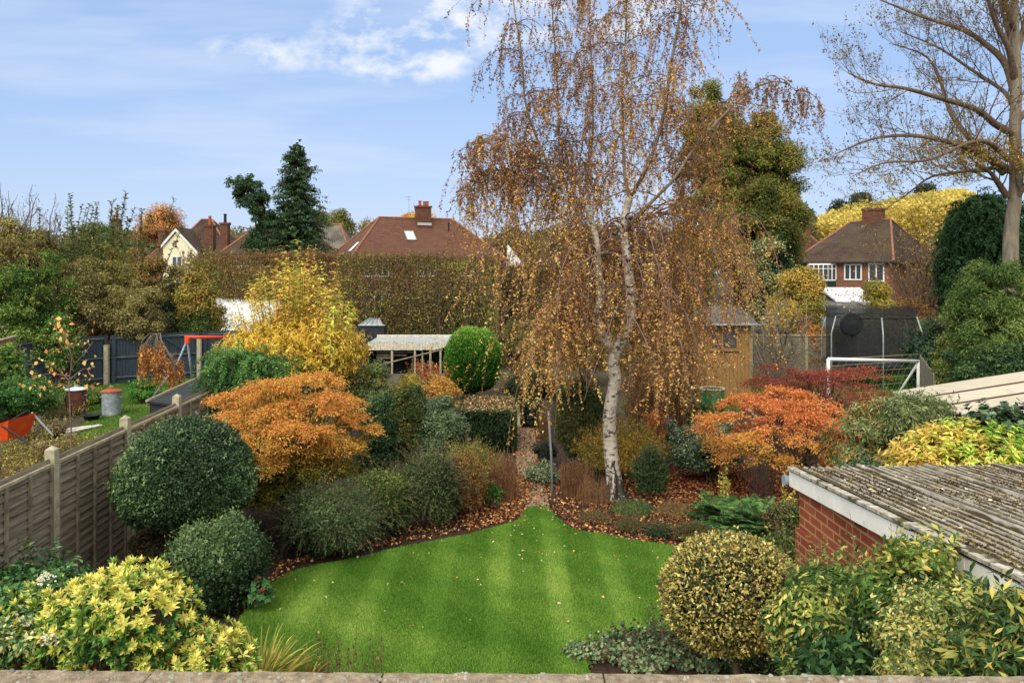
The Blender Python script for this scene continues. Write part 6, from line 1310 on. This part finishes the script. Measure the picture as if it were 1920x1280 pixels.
# ================================================================== BIG BARE TREE ON THE RIGHT
def ash():
    Z = 30.0; x0 = W(1895, 0, Z)[0]; th = thing('bare_ash_tree', 'tall nearly leafless tree with spreading branches at the right edge', 'tree', (x0, Z, 0)); tb = Tubes(); tw = Tubes(); tips = []
    def L(pts, r0, r1, m=18, T=tb): P = spline([W(x, y, Z + d) for x, y, d in pts], m); T.add(P, np.linspace(r0, r1, m)); return P
    b_ = np.array([x0, Z, 0.]); P = spline([b_, b_ + [0, 0, 2.2]] + [W(x, y, Z) for x, y in [(1895, 470), (1897, 420), (1905, 345), (1903, 250), (1906, 150), (1903, 60), (1900, -40), (1890, -200)]], 26)
    tb.add(P, np.interp(np.linspace(0, 1, 26), [0, .1, .35, .6, 1], [.40, .30, .245, .20, .08])); tb.build('trunk', M['ashbark'], th, n=16); tb2 = Tubes()
    limbs = [([(1888, 368, 0), (1868, 338, -.3), (1855, 322, -.5), (1830, 310, -.8)], .13, .04), ([(1894, 320, 0), (1870, 305, -.5), (1832, 284, -1.2), (1762, 262, -2), (1697, 254, -2.4), (1631, 262, -2.6), (1566, 289, -2.8)], .15, .02),
        ([(1884, 325, 0), (1848, 290, .5), (1806, 245, 1.2), (1780, 206, 1.6), (1762, 149, 2), (1735, 105, 2.2), (1675, 83, 2.4)], .15, .02), ([(1898, 250, 0), (1865, 232, -.6), (1832, 206, -1.2), (1762, 184, -2), (1697, 166, -2.5), (1640, 158, -2.8), (1592, 138, -3)], .15, .02),
        ([(1904, 180, 0), (1885, 120, .3), (1850, 85, .6), (1806, 57, 1), (1727, 31, 1.5), (1650, 0, 2)], .16, .03), ([(1904, 150, 0), (1890, 90, -.6), (1865, 40, -1), (1845, -30, -1.4)], .14, .05), ([(1885, 312, 0), (1840, 318, .8), (1806, 322, 1.4), (1745, 332, 2), (1700, 365, 2.2), (1657, 394, 2.3)], .09, .015),
        ([(1890, 300, 0), (1855, 268, -1.4), (1815, 268, -2.2), (1740, 300, -3), (1660, 305, -3.5), (1600, 330, -3.6)], .10, .015), ([(1900, 200, 0), (1880, 170, 1), (1820, 130, 2), (1760, 90, 2.6), (1690, 60, 3)], .10, .02), ([(1902, 90, 0), (1880, 20, .4), (1860, -60, .8)], .12, .05), ([(1903, 110, 0), (1925, 30, .4), (1940, -60, .5)], .13, .05),
        ([(1900, 380, 0), (1930, 340, -.5), (1980, 300, -1)], .12, .05), ([(1905, 230, 0), (1950, 180, 1), (2010, 120, 2)], .12, .04), ([(1903, 60, 0), (1870, -20, -1), (1800, -60, -2), (1720, -90, -2.5)], .11, .03)]
    for pts, r0, r1 in limbs:
        P = L(pts, r0, r1, 18, tb2); n = len(P)
        for i in range(3, n):
            t = i / n; dirv = unit(P[min(i + 1, n - 1)] - P[i - 1])
            for _ in range(2 if (t > .55 and i % 2) else 1):
                nd = unit(dirv * .8 + sph(1)[0] * .75 + [0, 0, .15]); grow(tw, tips, P[i], nd, rng.uniform(.8, 1.7) * (1.15 - .4 * t),   .027 * (1.3 - t), 3, .75, .13, 3, 4, .12, .62)
    tb2.build('limbs', M['twig'], th, n=7); tw.build('branches', M['twig'], th, n=3)
    lv = Leaves(); tp = np.array(tips); px = 960 + tp[:, 0] / tp[:, 1] * F; py = HOR - (tp[:, 2] - CAMH) / tp[:, 1] * F
    w = np.exp(-((px - 1850) / 90) ** 2 - ((py - 300) / 45) ** 2) * 1.6 + .05 + .6 * np.exp(-((px - 1690) / 60) ** 2 - ((py - 350) / 40) ** 2); w /= w.sum(); n = 3600; Q = tp[rng.choice(len(tp), n, p=w)] + rng.normal(0, .08, (n, 3))
    lv.add(Q, rng.normal(0, 1, (n, 3)) + [0, 0, -.5], rng.normal(0, 1, (n, 3)), .10, .6, palette('8a7a2c b0922c c8a430 7a6a34', n)); 
    # small bud clusters at the twig ends
    n = 16000; Q = tp[rng.integers(0, len(tp), n)] + rng.normal(0, .04, (n, 3)); lv.add(Q, rng.normal(0, 1, (n, 3)) + [0, 0, .6], rng.normal(0, 1, (n, 3)), .09, .5, palette('5a4c34 6a5c3a 7a6c3a', n)); lv.build('leaves', th)
ash()

# ================================================================== TREES BEHIND
th = thing('oak_tree', 'large green and rust tree rising behind the birch', 'tree', (W(1385, 0, 42)[0], 42, 0)); lv = Leaves(); tb = Tubes(); tips = []
g0 = np.array(th.location); tb.add([g0, g0 + [.1, 0, 2.5], g0 + [0, 0, 6], g0 + [.3, 0, 11]], [.45, .38, .3, .12])
for a_, b_, t_, d_, dz_ in [(1268, 1395, 148, 400, 0), (1375, 1492, 188, 430, .5), (1262, 1420, 300, 560, -.8), (1370, 1516, 330, 540, 0), (1300, 1400, 200, 330, -1), (1345, 1475, 225, 430, .3), (1420, 1508, 270, 420, -.6)]:
    c, R = ctr(a_, b_, t_, 42 + dz_, d_); cc = clump(lv, c, R - .35, int(1.9 * R[0] * R[2] * 2 / .3), .55, .13, '46561f 58682a 6c7830 868438 8e7434 6a5f2c', cover=2.0, inner=.3, zmin=-.95, pk=.4, amp=.25)
    for e in cc[rng.choice(len(cc), 9)]: q = g0 + [0, 0, rng.uniform(3, 8)]; tb.add([q, (q + e) / 2 + rng.normal(0, .3, 3) + [0, 0, -.4], e], [.12, .07, .02])
lv.build('crown', th); tb.build('trunk', M['bark'], th, n=7)
loose('oak_skirt', 'olive lower foliage of a tree behind the summerhouse', 'tree', 1355, 1500, 350, 40, '34421c 4a5826 6a6a2a 8a7a30', yb=560, nc=60, rc=.6, L=.14, stems=4)
def conifer(name, label, px, yt, yb, Z, wpx, pal, layers=26, seedgap=0, lean=0, n_per=24, droop=.5, taper=1.0):
    X = W(px, 0, Z)[0]; zt = CAMH - (yt - HOR) * Z / F; zb = max(.4, CAMH - (yb - HOR) * Z / F); th = thing(name, label, 'tree', (X, Z, 0)); lv = Leaves(); tb = Tubes(); wd = wpx * Z / F / 2
    tb.add([(X, Z, 0), (X + lean * .3, Z, zt * .5), (X + lean, Z, zt)], [.25, .16, .03])
    for i in range(layers):
        t = i / (layers - 1); z = zb + (zt - zb) * t; rad = wd * (1 - t) ** taper * rng.uniform(.75, 1.2) + .12
        k = int(9 + 8 * (1 - t)); a = rng.uniform(0, 6.28, k); P0 = np.column_stack([np.full(k, X + lean * z / zt), np.full(k, Z), z + rng.normal(0, .15, k)]); D0 = unit(np.column_stack([np.cos(a), np.sin(a), np.full(k, .30)])); ln = rad * rng.uniform(.65, 1.15, k)
        key = np.clip(rng.normal(.45, .25, k), 0, 1)
        for q in range(3): along(lv, P0 + rng.normal(0, .1, P0.shape), unit(D0 + rng.normal(0, .16, D0.shape)), ln, 4, .17, pal, int(n_per * (.4 + rad / wd)), .12, .6, .42, key, tb if q == 0 else None, .02, .06, droop, .15)
    lv.build('crown', th); tb.build('trunk', M['bark'], th, n=4); return th
conifer('conifer_tree', 'tall dark spruce-like conifer standing between the left-hand houses', 556, 275, 505, 50, 150, '223c28 304e34 426244 567650', 30, n_per=40, taper=.62)
# leaning companion
Z = 50; X = W(468, 0, Z)[0]; th = thing('leaning_conifer', 'ragged leaning dark conifer left of the tall one', 'tree', (W(500, 0, Z)[0], Z, 0)); lv = Leaves(); tb = Tubes()
P = spline([W(505, 620, Z) * [1, 1, 0], W(505, 470, Z), W(490, 400, Z), W(465, 350, Z), W(432, 338, Z)], 14); tb.add(P, np.linspace(.2, .04, 14))
for q, rr in [((440, 345), .75), ((458, 345), .8), ((478, 350), .85), ((462, 372), .85), ((485, 375), .9), ((492, 405), 1.0), ((478, 392), .7), ((505, 420), .8), ((488, 440), 1.1), ((500, 470), 1.2), ((480, 465), .9), ((470, 335), .4), ((448, 360), .6), ((515, 450), .9)]:
    c = W(q[0], q[1], Z); clump(lv, c, (rr * .7, rr * .7, rr * .6), 9, rr * .38, .17, '223c28 304e34 44644a', cover=2.2, droop=.5); tb.add([P[8], (P[8] + c) / 2, c], [.06, .05, .02])
lv.build('crown', th); tb.build('trunk', M['bark'], th, n=5)
# dark ivy-green conifer beside the bare tree
c, R = ctr(1785, 1903, 325, 34, None); th = thing('dark_cypress', 'broad dark green cypress beside the trunk of the bare tree', 'tree', (c[0], c[1], 0)); lv = Leaves(); n = 1500; u = sph(n); 
prof = np.where(u[:, 2] > 0, 1 - .30 * np.clip(u[:, 2], 0, 1) ** 2, 1); P0 = c + u * R * (rng.uniform(.72, 1.02, n) * prof)[:, None]; key = np.clip(.45 + .25 * u[:, 2] + .2 * rng.normal(0, 1, n), 0, 1)
for _ in range(3): along(lv, P0 + rng.normal(0, .1, P0.shape), unit(u * [1, 1, .2] + [0, 0, .2] + rng.normal(0, .2, u.shape)), .8, 4, .14, '183422 22462c 2e5636 406644', 26, .45, .6, .42, key, None, 0, .05, .4)
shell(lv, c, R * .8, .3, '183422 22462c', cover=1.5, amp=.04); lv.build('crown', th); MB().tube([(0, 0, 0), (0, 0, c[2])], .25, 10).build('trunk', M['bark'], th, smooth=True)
loose('dark_cypress_right', 'dark evergreen at the right edge beyond the bare tree', 'tree', 1895, 1990, 340, 36, '0c2a1c 163a26 244a32', nc=40, rc=.6, L=.15, yb=None)
loose('variegated_tree', 'dark evergreen flecked with pale leaves right of the oak', 'tree', 1402, 1486, 440, 38, '14301f 1e4030 8a9468 a8ac84 2c5038', nc=60, rc=.5, L=.12, cover=2.2, pk=2)
loose('golden_green_tree', 'golden and green leafy shrub behind the summerhouse', 'shrub', 1436, 1548, 512, 31, '6a7428 8e8630 b0942e c4a034 566a2c', nc=90, rc=.42, L=.10, cover=1.7)
loose('small_golden_tree', 'small golden green tree in front of the conservatory', 'tree', 1612, 1676, 505, 33, '566a2a 7a8430 a89430 c0a036', nc=40, rc=.42, L=.10, cover=1.8)
loose('rusty_shrub', 'rusty orange shrub left of the trampoline', 'shrub', 1490, 1545, 590, 30, '8a5424 a86c2c b8843a 7a5a2c', nc=40, rc=.35, L=.10, cover=1.6)
bare('gnarled_fruit_tree', 'pale bare gnarled tree above the summerhouse roof', 1400, 1500, 520, 28, 9, 4, .06, 300, '7a7a3a 8e8440', 'ashbark', .9, .05, cat='tree')
bare('brown_bare_tree', 'brown leafless tree in front of the right-hand house', 1655, 1800, 385, 40, 12, 4, .09, 2500, '6a5038 8a6a3c 9a8044', 'twig', .8, .05, cat='tree', L=.12)
bare('brown_thin_tree', 'thin brown-leaved tree before the yellow wood on the right', 1720, 1800, 372, 60, 9, 4, .10, 1600, '8a743c a08a44', 'twig', .8, .08, cat='tree', L=.14)
loose('rust_brown_shrub', 'rust brown bushy shrub right of the conservatory', 'shrub', 1665, 1760, 555, 34, '6a5038 845e3a 9a7040 54482e', nc=60, rc=.45, L=.11, cover=1.5)
loose('olive_backdrop', 'olive hedge of mixed shrubs behind the trampoline', 'hedge', 1560, 1760, 590, 31, '34422a 4a5632 6a6a3a 7a7048', nc=110, rc=.4, L=.10)
# long garden fence behind
a, b = W(1405, 0, 29.5), W(1560, 0, 29.5); th = thing('garden_fence', 'grey timber fence with pale capping rail left of the trampoline', 'fence', (a[0], a[1], 0)); zt = CAMH - (630 - HOR) * 29.5 / F; m = MB(); L = b[0] - a[0]; x = 0
while x < L: m.box(x, x + .14, 0, .02, 0, zt); x += .15
m.build('boards', M['batten'], th); MB().box(0, L, -.04, .06, zt + .002, zt + .06).build('cap_rail', M['rail'], th)
for k in range(3): MB().box(L * k / 3, L * k / 3 + .1, -.10, -.003, 0, zt - .01).build('fence_post', M['post'], th)
# big shrub right
loose('large_laurel', 'large mid green long-leaved shrub along the right edge', 'shrub', 1765, 1980, 488, 19.5, '2c4822 3e5e2a 587636 768c46 8a9452', nc=330, rc=.24, L=.085, w=.28, cover=1.5, droop=.25, stems=16)
loose('laurel_flank', 'olive green open shrub right of the trampoline', 'shrub', 1760, 1850, 560, 22, '2c4a26 4a6a32 6a7e40 86904a', nc=90, rc=.28, L=.09, w=.4)
loose('ivy_bank', 'dark ivy growing over the old fence to the right of the goal', 'plant', 1700, 1800, 600, 23, '122618 1c3824 2e4e34', nc=80, rc=.26, L=.09, mat=GLOSS)
loose('rear_ivy', 'dark shaded ivy behind the beige roofed garden room', 'shrub', 1780, 1960, 628, 17.5, '14281a 22402a 3a5a34 5a7a44', nc=130, rc=.24, L=.08)
a, b = W(1726, 0, 21.5), W(1752, 0, 17.6); th = thing('old_grey_fence', 'short length of old grey board fence between the goal and the ivy', 'fence', (a[0], a[1], 0)); d = unit((b - a) * [1, 1, 0]); L = np.linalg.norm((b - a)[:2]); T = lambda v: (d[0] * v[0] + d[1] * v[1], d[1] * v[0] - d[0] * v[1], v[2]); m = MB(); x = 0
while x < L: m.box(x, x + .12, 0, .02, 0, 1.75 + rng.uniform(-.02, .02), T); x += .125
m.build('boards', M['batten'], th)
MB().box(0, L, -.03, -.001, 1.5, 1.58, T).build('rail', M['batten'], th)
# tall clipped hedge on stems
def stilt(name, label, x0, x1, yt, Z, pal, n_st, dy=.8, dens=1.0):
    c, R = ctr(x0, x1, yt, Z); th = thing(name, label, 'hedge', (c[0], c[1], 0)); lv = Leaves(); tb = Tubes(); H = R[2] * 2
    n = int(R[0] * 2 * H * 780 * dens); P = np.column_stack([rng.uniform(-1, 1, n) * R[0], rng.uniform(-1, 1, n) * dy, H * (1 - .80 * rng.random(n) ** 1.25)]) + [c[0], c[1], 0]
    P[:, 2] += .17 * Waves(1.6)(P) * (P[:, 2] > H * .8); w = Waves(1.1)(P); keep = (.5 * w + .5 * Waves(3)(P) + rng.normal(0, .3, n) > -.75 + .85 * np.clip(1 - P[:, 2] / (H * .62), 0, 1)); P = P[keep]; n = len(P)
    top = np.clip((P[:, 2] - H * .62) / (H * .38), 0, 1); cs = palette(pal, n, np.clip(.26 + .72 * (1 - top) * rng.random(n) + .25 * Waves(1.4)(P), 0, 1)); lv.add(P, rng.normal(0, 1, (n, 3)), rng.normal(0, 1, (n, 3)) + [0, -.6, .5], minleaf(.09, Z), .55, cs); lv.build('foliage', th)
    for i in range(n_st):
        x = c[0] - R[0] + 2 * R[0] * (i + .5) / n_st + rng.normal(0, .15); p = np.array([x, c[1] + rng.normal(0, .1), 0]); q = p + [rng.normal(0, .1), 0, H * .55]; tb.add([p, (p + q) / 2 + [rng.normal(0, .06), 0, 0], q, q + [0, 0, H * .35]], [.09, .075, .05, .02])
        for _ in range(16):
            s_ = p + (q - p) * rng.uniform(.35, 1); e = s_ + [rng.normal(0, .55), rng.normal(0, .4), rng.uniform(.5, H * .45)]; e[2] = min(e[2], H - .05); tb.add([s_, (s_ + e) / 2 + rng.normal(0, .08, 3), e, e + [rng.normal(0, .1), 0, .05]], [.03, .022, .012, .006])
    k = int(R[0] * 60); P0 = np.column_stack([c[0] + rng.uniform(-1, 1, k) * R[0], c[1] + rng.uniform(-1, .6, k) * dy, np.full(k, H - .12)]); lw = Leaves(); along(lw, P0, np.column_stack([rng.normal(0, .25, k), rng.normal(0, .2, k), np.ones(k)]), rng.uniform(.12, .5, k), 3, minleaf(.07, Z), pal, 9, 0, .7, .5, np.full(k, .35), tb, .012); lw.build('top_growth', th)
    n = 420
    for _ in range(n): x = c[0] + rng.uniform(-1, 1) * R[0]; p = np.array([x, c[1] - dy * rng.uniform(.3, 1), H * rng.uniform(.55, .97)]); e = p + [rng.normal(0, .18), -.1, rng.uniform(.1, .35)]; e[2] = min(e[2], H + .08); tb.add([p, (p + e) / 2, e], [.012, .009, .004])
    tb.build('stems', M['twig'], th, n=4); return th
stilt('tall_hedge', 'tall thin brown-topped hedge on bare stems across the middle distance', 632, 935, 484, 36, '5e4a36 6a5638 76683a 868040 9a9446 6c7638', 12, dens=1.2)
stilt('brown_hedge', 'brown-topped hedge continuing left behind the yellow shrub', 350, 645, 480, 37, '74543a 84643c 8a7c3e 7a823c 8e8a48', 9, dens=1.2)
stilt('far_hedge', 'brown hedge continuing behind the birch', 935, 1330, 500, 38, '54402e 6a5634 6a6a34 4a5a30', 12, dens=1.5)
loose('hedge_backing', 'olive shrubs seen through the bare stems of the tall hedge', 'shrub', 655, 960, 545, 39.5, '3a4426 4e5830 6a6e3a 5a4c34', nc=120, rc=.5, L=.12, stems=4)
loose('shaded_understorey', 'dark low shrubs at the foot of the tall hedge', 'shrub', 690, 960, 618, 33.5, '2a3020 3e4428 54522e', nc=90, rc=.35, L=.10, stems=2)
loose('climber_bush', 'green and yellow climber-covered bush left of the yellow shrub', 'shrub', 335, 425, 492, 31, '4a6426 6a7e2c 9a9434 a87834 3e5426', nc=90, rc=.35, L=.09, cover=1.8)
loose('climber_bush_lower', 'dark leafy bush beside the white outbuilding', 'shrub', 345, 398, 560, 30.5, '2c4220 46602c 6a7a34', nc=40, rc=.32, L=.09)
# left tree mass
LP = [('green_bush', 'fresh green bushy tree at the left edge above the brown fence', -50, 135, 478, 27, '2c4a1e 426426 5c7e30 7a943c', .5),
      ('tawny_bush', 'tawny brown and olive bush in the middle of the left tree line', 130, 262, 452, 30, '5a4a2a 74602e 8a7434 6a6a30 4e5a2c', .48),
      ('russet_bush', 'russet-leaved bush left of the cream gable', 225, 325, 455, 33, '6a5030 8a6a34 a07838 5a5a30 42502a', .42),
      ('grey_olive_bush', 'greyish olive twiggy bush below the russet one', 195, 320, 520, 29, '4a4a30 5c5838 6e6840 7a6a44', .42),
      ('dark_olive_bush', 'dark olive bush between the green and tawny ones', 90, 210, 500, 28.5, '34402a 46502e 5a5a34 6a5c3a', .45),
      ('brown_backing', 'dull brown trees behind the left-hand bushes', -40, 140, 400, 38, '54482e 6a5a34 7a6a3a 4e5230', .6),
      ('green_backing', 'dark green tree top left of the distant chimney pots', 105, 258, 408, 42, '26401f 36522a 4c6832 6a7440', .6),
      ('gable_screen', 'thin green tree in front of the roof right of the cream gable', 360, 425, 440, 48, '3c5030 4e6236 6a7848', .5),
      ('under_gable_bush', 'olive green bush below the cream gable', 290, 378, 484, 34, '40522a 5a6a30 7a7a38 6a5a38', .42),
      ('fence_foot_bush', 'bright green leafy shrub hanging over the blue fence', 70, 155, 586, 26.8, '2e5a24 467a30 62963e', .3),
      ('elder', 'light green shrub over the brown fence at the left edge', -30, 55, 632, 22.6, '34602a 4e7e34 6a9844', .3),
      ('shade_bush', 'dark bush above the blue fence', 140, 345, 570, 31.5, '222c1c 303c24 464c2c', .42)]
for nm, lb, x0, x1, yt, z_, pl, rc in LP: loose(nm, lb, 'tree' if 'tree' in lb else 'shrub', x0, x1, yt, z_, pl + ' ' + pl.split()[-2] + ' 8a8a50 a09c60', rc=rc * .62, L=.085, stems=16, cover=1.35, inner=.2, pk=.8)
loose('yew', 'very dark evergreen in the gap behind the blue gate', 'shrub', 270, 335, 560, 32.5, '0c1c12 12281a 1c3422', nc=60, rc=.4, L=.11)
bare('bare_tree_left', 'mostly bare tree at the top left of the tree line', -20, 80, 338, 40, 12, 4, .10, 1500, '6a6034 7a6c3c', 'twig', .7, .12, cat='tree', L=.11)
for i, (x0, x1, yt, z_, lb) in enumerate([(60, 125, 385, 39, 'leafy upright shoots right of the bare tree at the top left'), (118, 178, 358, 38.5, 'tallest leafy upright shoots in the left tree line'), (165, 215, 362, 38, 'leafy shoots left of the distant chimney pots'), (205, 252, 372, 38.5, 'sparse leafy shoots beside the distant chimney pots')]):
    c, R = ctr(x0, x1, yt, z_); th = thing('poplar_shoots', lb, 'tree', (c[0], c[1], 0), group='upright leafy shoots on the left skyline'); lv = Leaves(); tb = Tubes(); k = 9; H = R[2] * 2
    P0 = np.column_stack([c[0] + rng.normal(0, .6 * R[0], k), c[1] + rng.normal(0, .3, k), np.full(k, .5)]); D0 = np.column_stack([rng.normal(0, .16, (k, 2)), np.ones(k)]); along(lv, P0, D0, H * rng.uniform(.70, .98, k), 7, .17, '34502a 48622f 5e7438 707a44', 85, 0, .7, .6, None, tb, .03, .02, 0, .5)
    lv.build('foliage', th); tb.build('stem', M['bark'], th, n=4)
# distant skyline
tree('copper_tree', 'copper-leaved tree on the skyline behind the cream gable', 252, 350, 382, 95, '9a6a3c b07c46 c49258 8a6444', 470, .25, 2, L=.25, rc=1.2, cover=1.1)
tree('amber_tree', 'amber tree showing behind the central chimney', 742, 828, 385, 95, 'a8862c c09a34 d0a83c', 470, .25, 2, L=.25, rc=1.0, cover=1.6)
tree('olive_skyline_tree', 'pale olive tree on the skyline right of the tall conifer', 612, 662, 388, 90, '5a6434 6e763c 84864a', 470, .2, 2, L=.25, rc=.9, cover=1.8)
tree('olive_thin_tree', 'second pale olive tree close against the tall conifer', 585, 618, 385, 92, '5a6434 6e763c', 470, .2, 2, L=.25, rc=.8, cover=1.8)
tree('far_bare_tree', 'thin far tree left of the red tiled roof', 672, 712, 402, 98, '7a7048 8a7e50', 470, .2, 2, L=.22, rc=.8, cover=.7)
tree('stone_pine', 'dark round-topped pine on the skyline above the yellow wood', 1592, 1640, 358, 130, '1e3022 2c4230 3a5040', 400, .3, 2, L=.35, rc=1.0, cover=2.2)
tree('dark_pine', 'second dark pine left of the round-topped one', 1552, 1595, 374, 132, '26362a 34463a', 410, .3, 2, L=.35, rc=1.0, cover=1.6)
tree('skyline_cedar', 'dark flat-topped tree on the skyline by the bare branches', 1712, 1765, 345, 128, '1e3022 2a4030', 395, .3, 2, L=.35, rc=1.0, cover=1.8)
def wood(name, label, x0, x1, ytf, Z, pal, n, L, dz=14):
    lv = Leaves(); k = n; px = rng.uniform(x0, x1, k); tops = np.array([ytf(x) for x in px]); zz = Z + rng.uniform(-dz, dz, k); z1 = CAMH - (tops - HOR) * zz / F; nb = 230; h = z1 * (1 - .55 * rng.random(k) ** 1.6)
    X = (px - 960) * zz / F; P = np.column_stack([X, zz, h]); P += np.column_stack([.5 * Waves(.5)(P), .5 * Waves(.5)(P), 1.0 * Waves(.35, 6)(P) + .5 * Waves(1.1)(P)]); key = np.clip(.5 + .28 * Waves(.22)(P) + .22 * Waves(.8)(P), 0, 1)
    lv.add(P, rng.normal(0, 1, (k, 3)), rng.normal(0, .7, (k, 3)) + [0, -.7, .7], L, .6, palette(pal, k, key)); o_ = lv.build(name, None, LEAF); tag(o_, label, None, None, 'stuff'); return o_
wood('yellow_wood', 'bright yellow autumn wood on the skyline at the right', 1500, 1830, lambda x: np.interp(x, [1500, 1540, 1590, 1650, 1720, 1770, 1830], [425, 405, 392, 385, 368, 362, 366]), 118, '8a8440 a49a44 b8a84a c4b450 ccbc5c', 70000, .42)
wood('olive_wood', 'olive trees on the skyline beside the yellow wood', 1440, 1530, lambda x: 402 + 8 * math.sin(x * .1), 112, '4a4a30 62603a 7a7444', 9000, .45)
wood('skyline_wood', 'low band of distant autumn trees along the horizon', -60, 1500, lambda x: 446 + 9 * math.sin(x * .023) + 6 * math.sin(x * .071), 112, '4a4c32 5e5c38 706a40 5a5240', 60000, .5)
for i, (x0, x1, yt) in enumerate([(880, 935, 432), (930, 1010, 420), (1010, 1100, 430)]):
    tree('background_tree', ['grey-brown tree beyond the birch at its left edge', 'pale trees seen through the birch curtain', 'brownish tree hidden behind the birch limbs'][i], x0, x1, yt, 70 + i, '6a6248 7e7450 5a5c3c', 520, .2, 2, L=.2, rc=.9, cover=1.0)
# white gable seen through the birch
org = W(945, 0, 68); th, rf = house('house with a white painted gable half hidden behind the birch', org, 0, 5.2, 7, 4.4, 5.5, (1.2, 3.5), (4, 3.5), M['browntile'], M['hbrick'])
MB().add([(.2, -.6, 4.4), (1.7, -.6, 4.4), (.3, -.6, 6.2), (.2, -.37, 4.4), (1.7, -.37, 4.4), (.3, -.37, 6.2)], [(0, 1, 2), (5, 4, 3), (0, 3, 4, 1), (1, 4, 5, 2), (2, 5, 3, 0)]).build('gable', M['cleanwhite'], th)
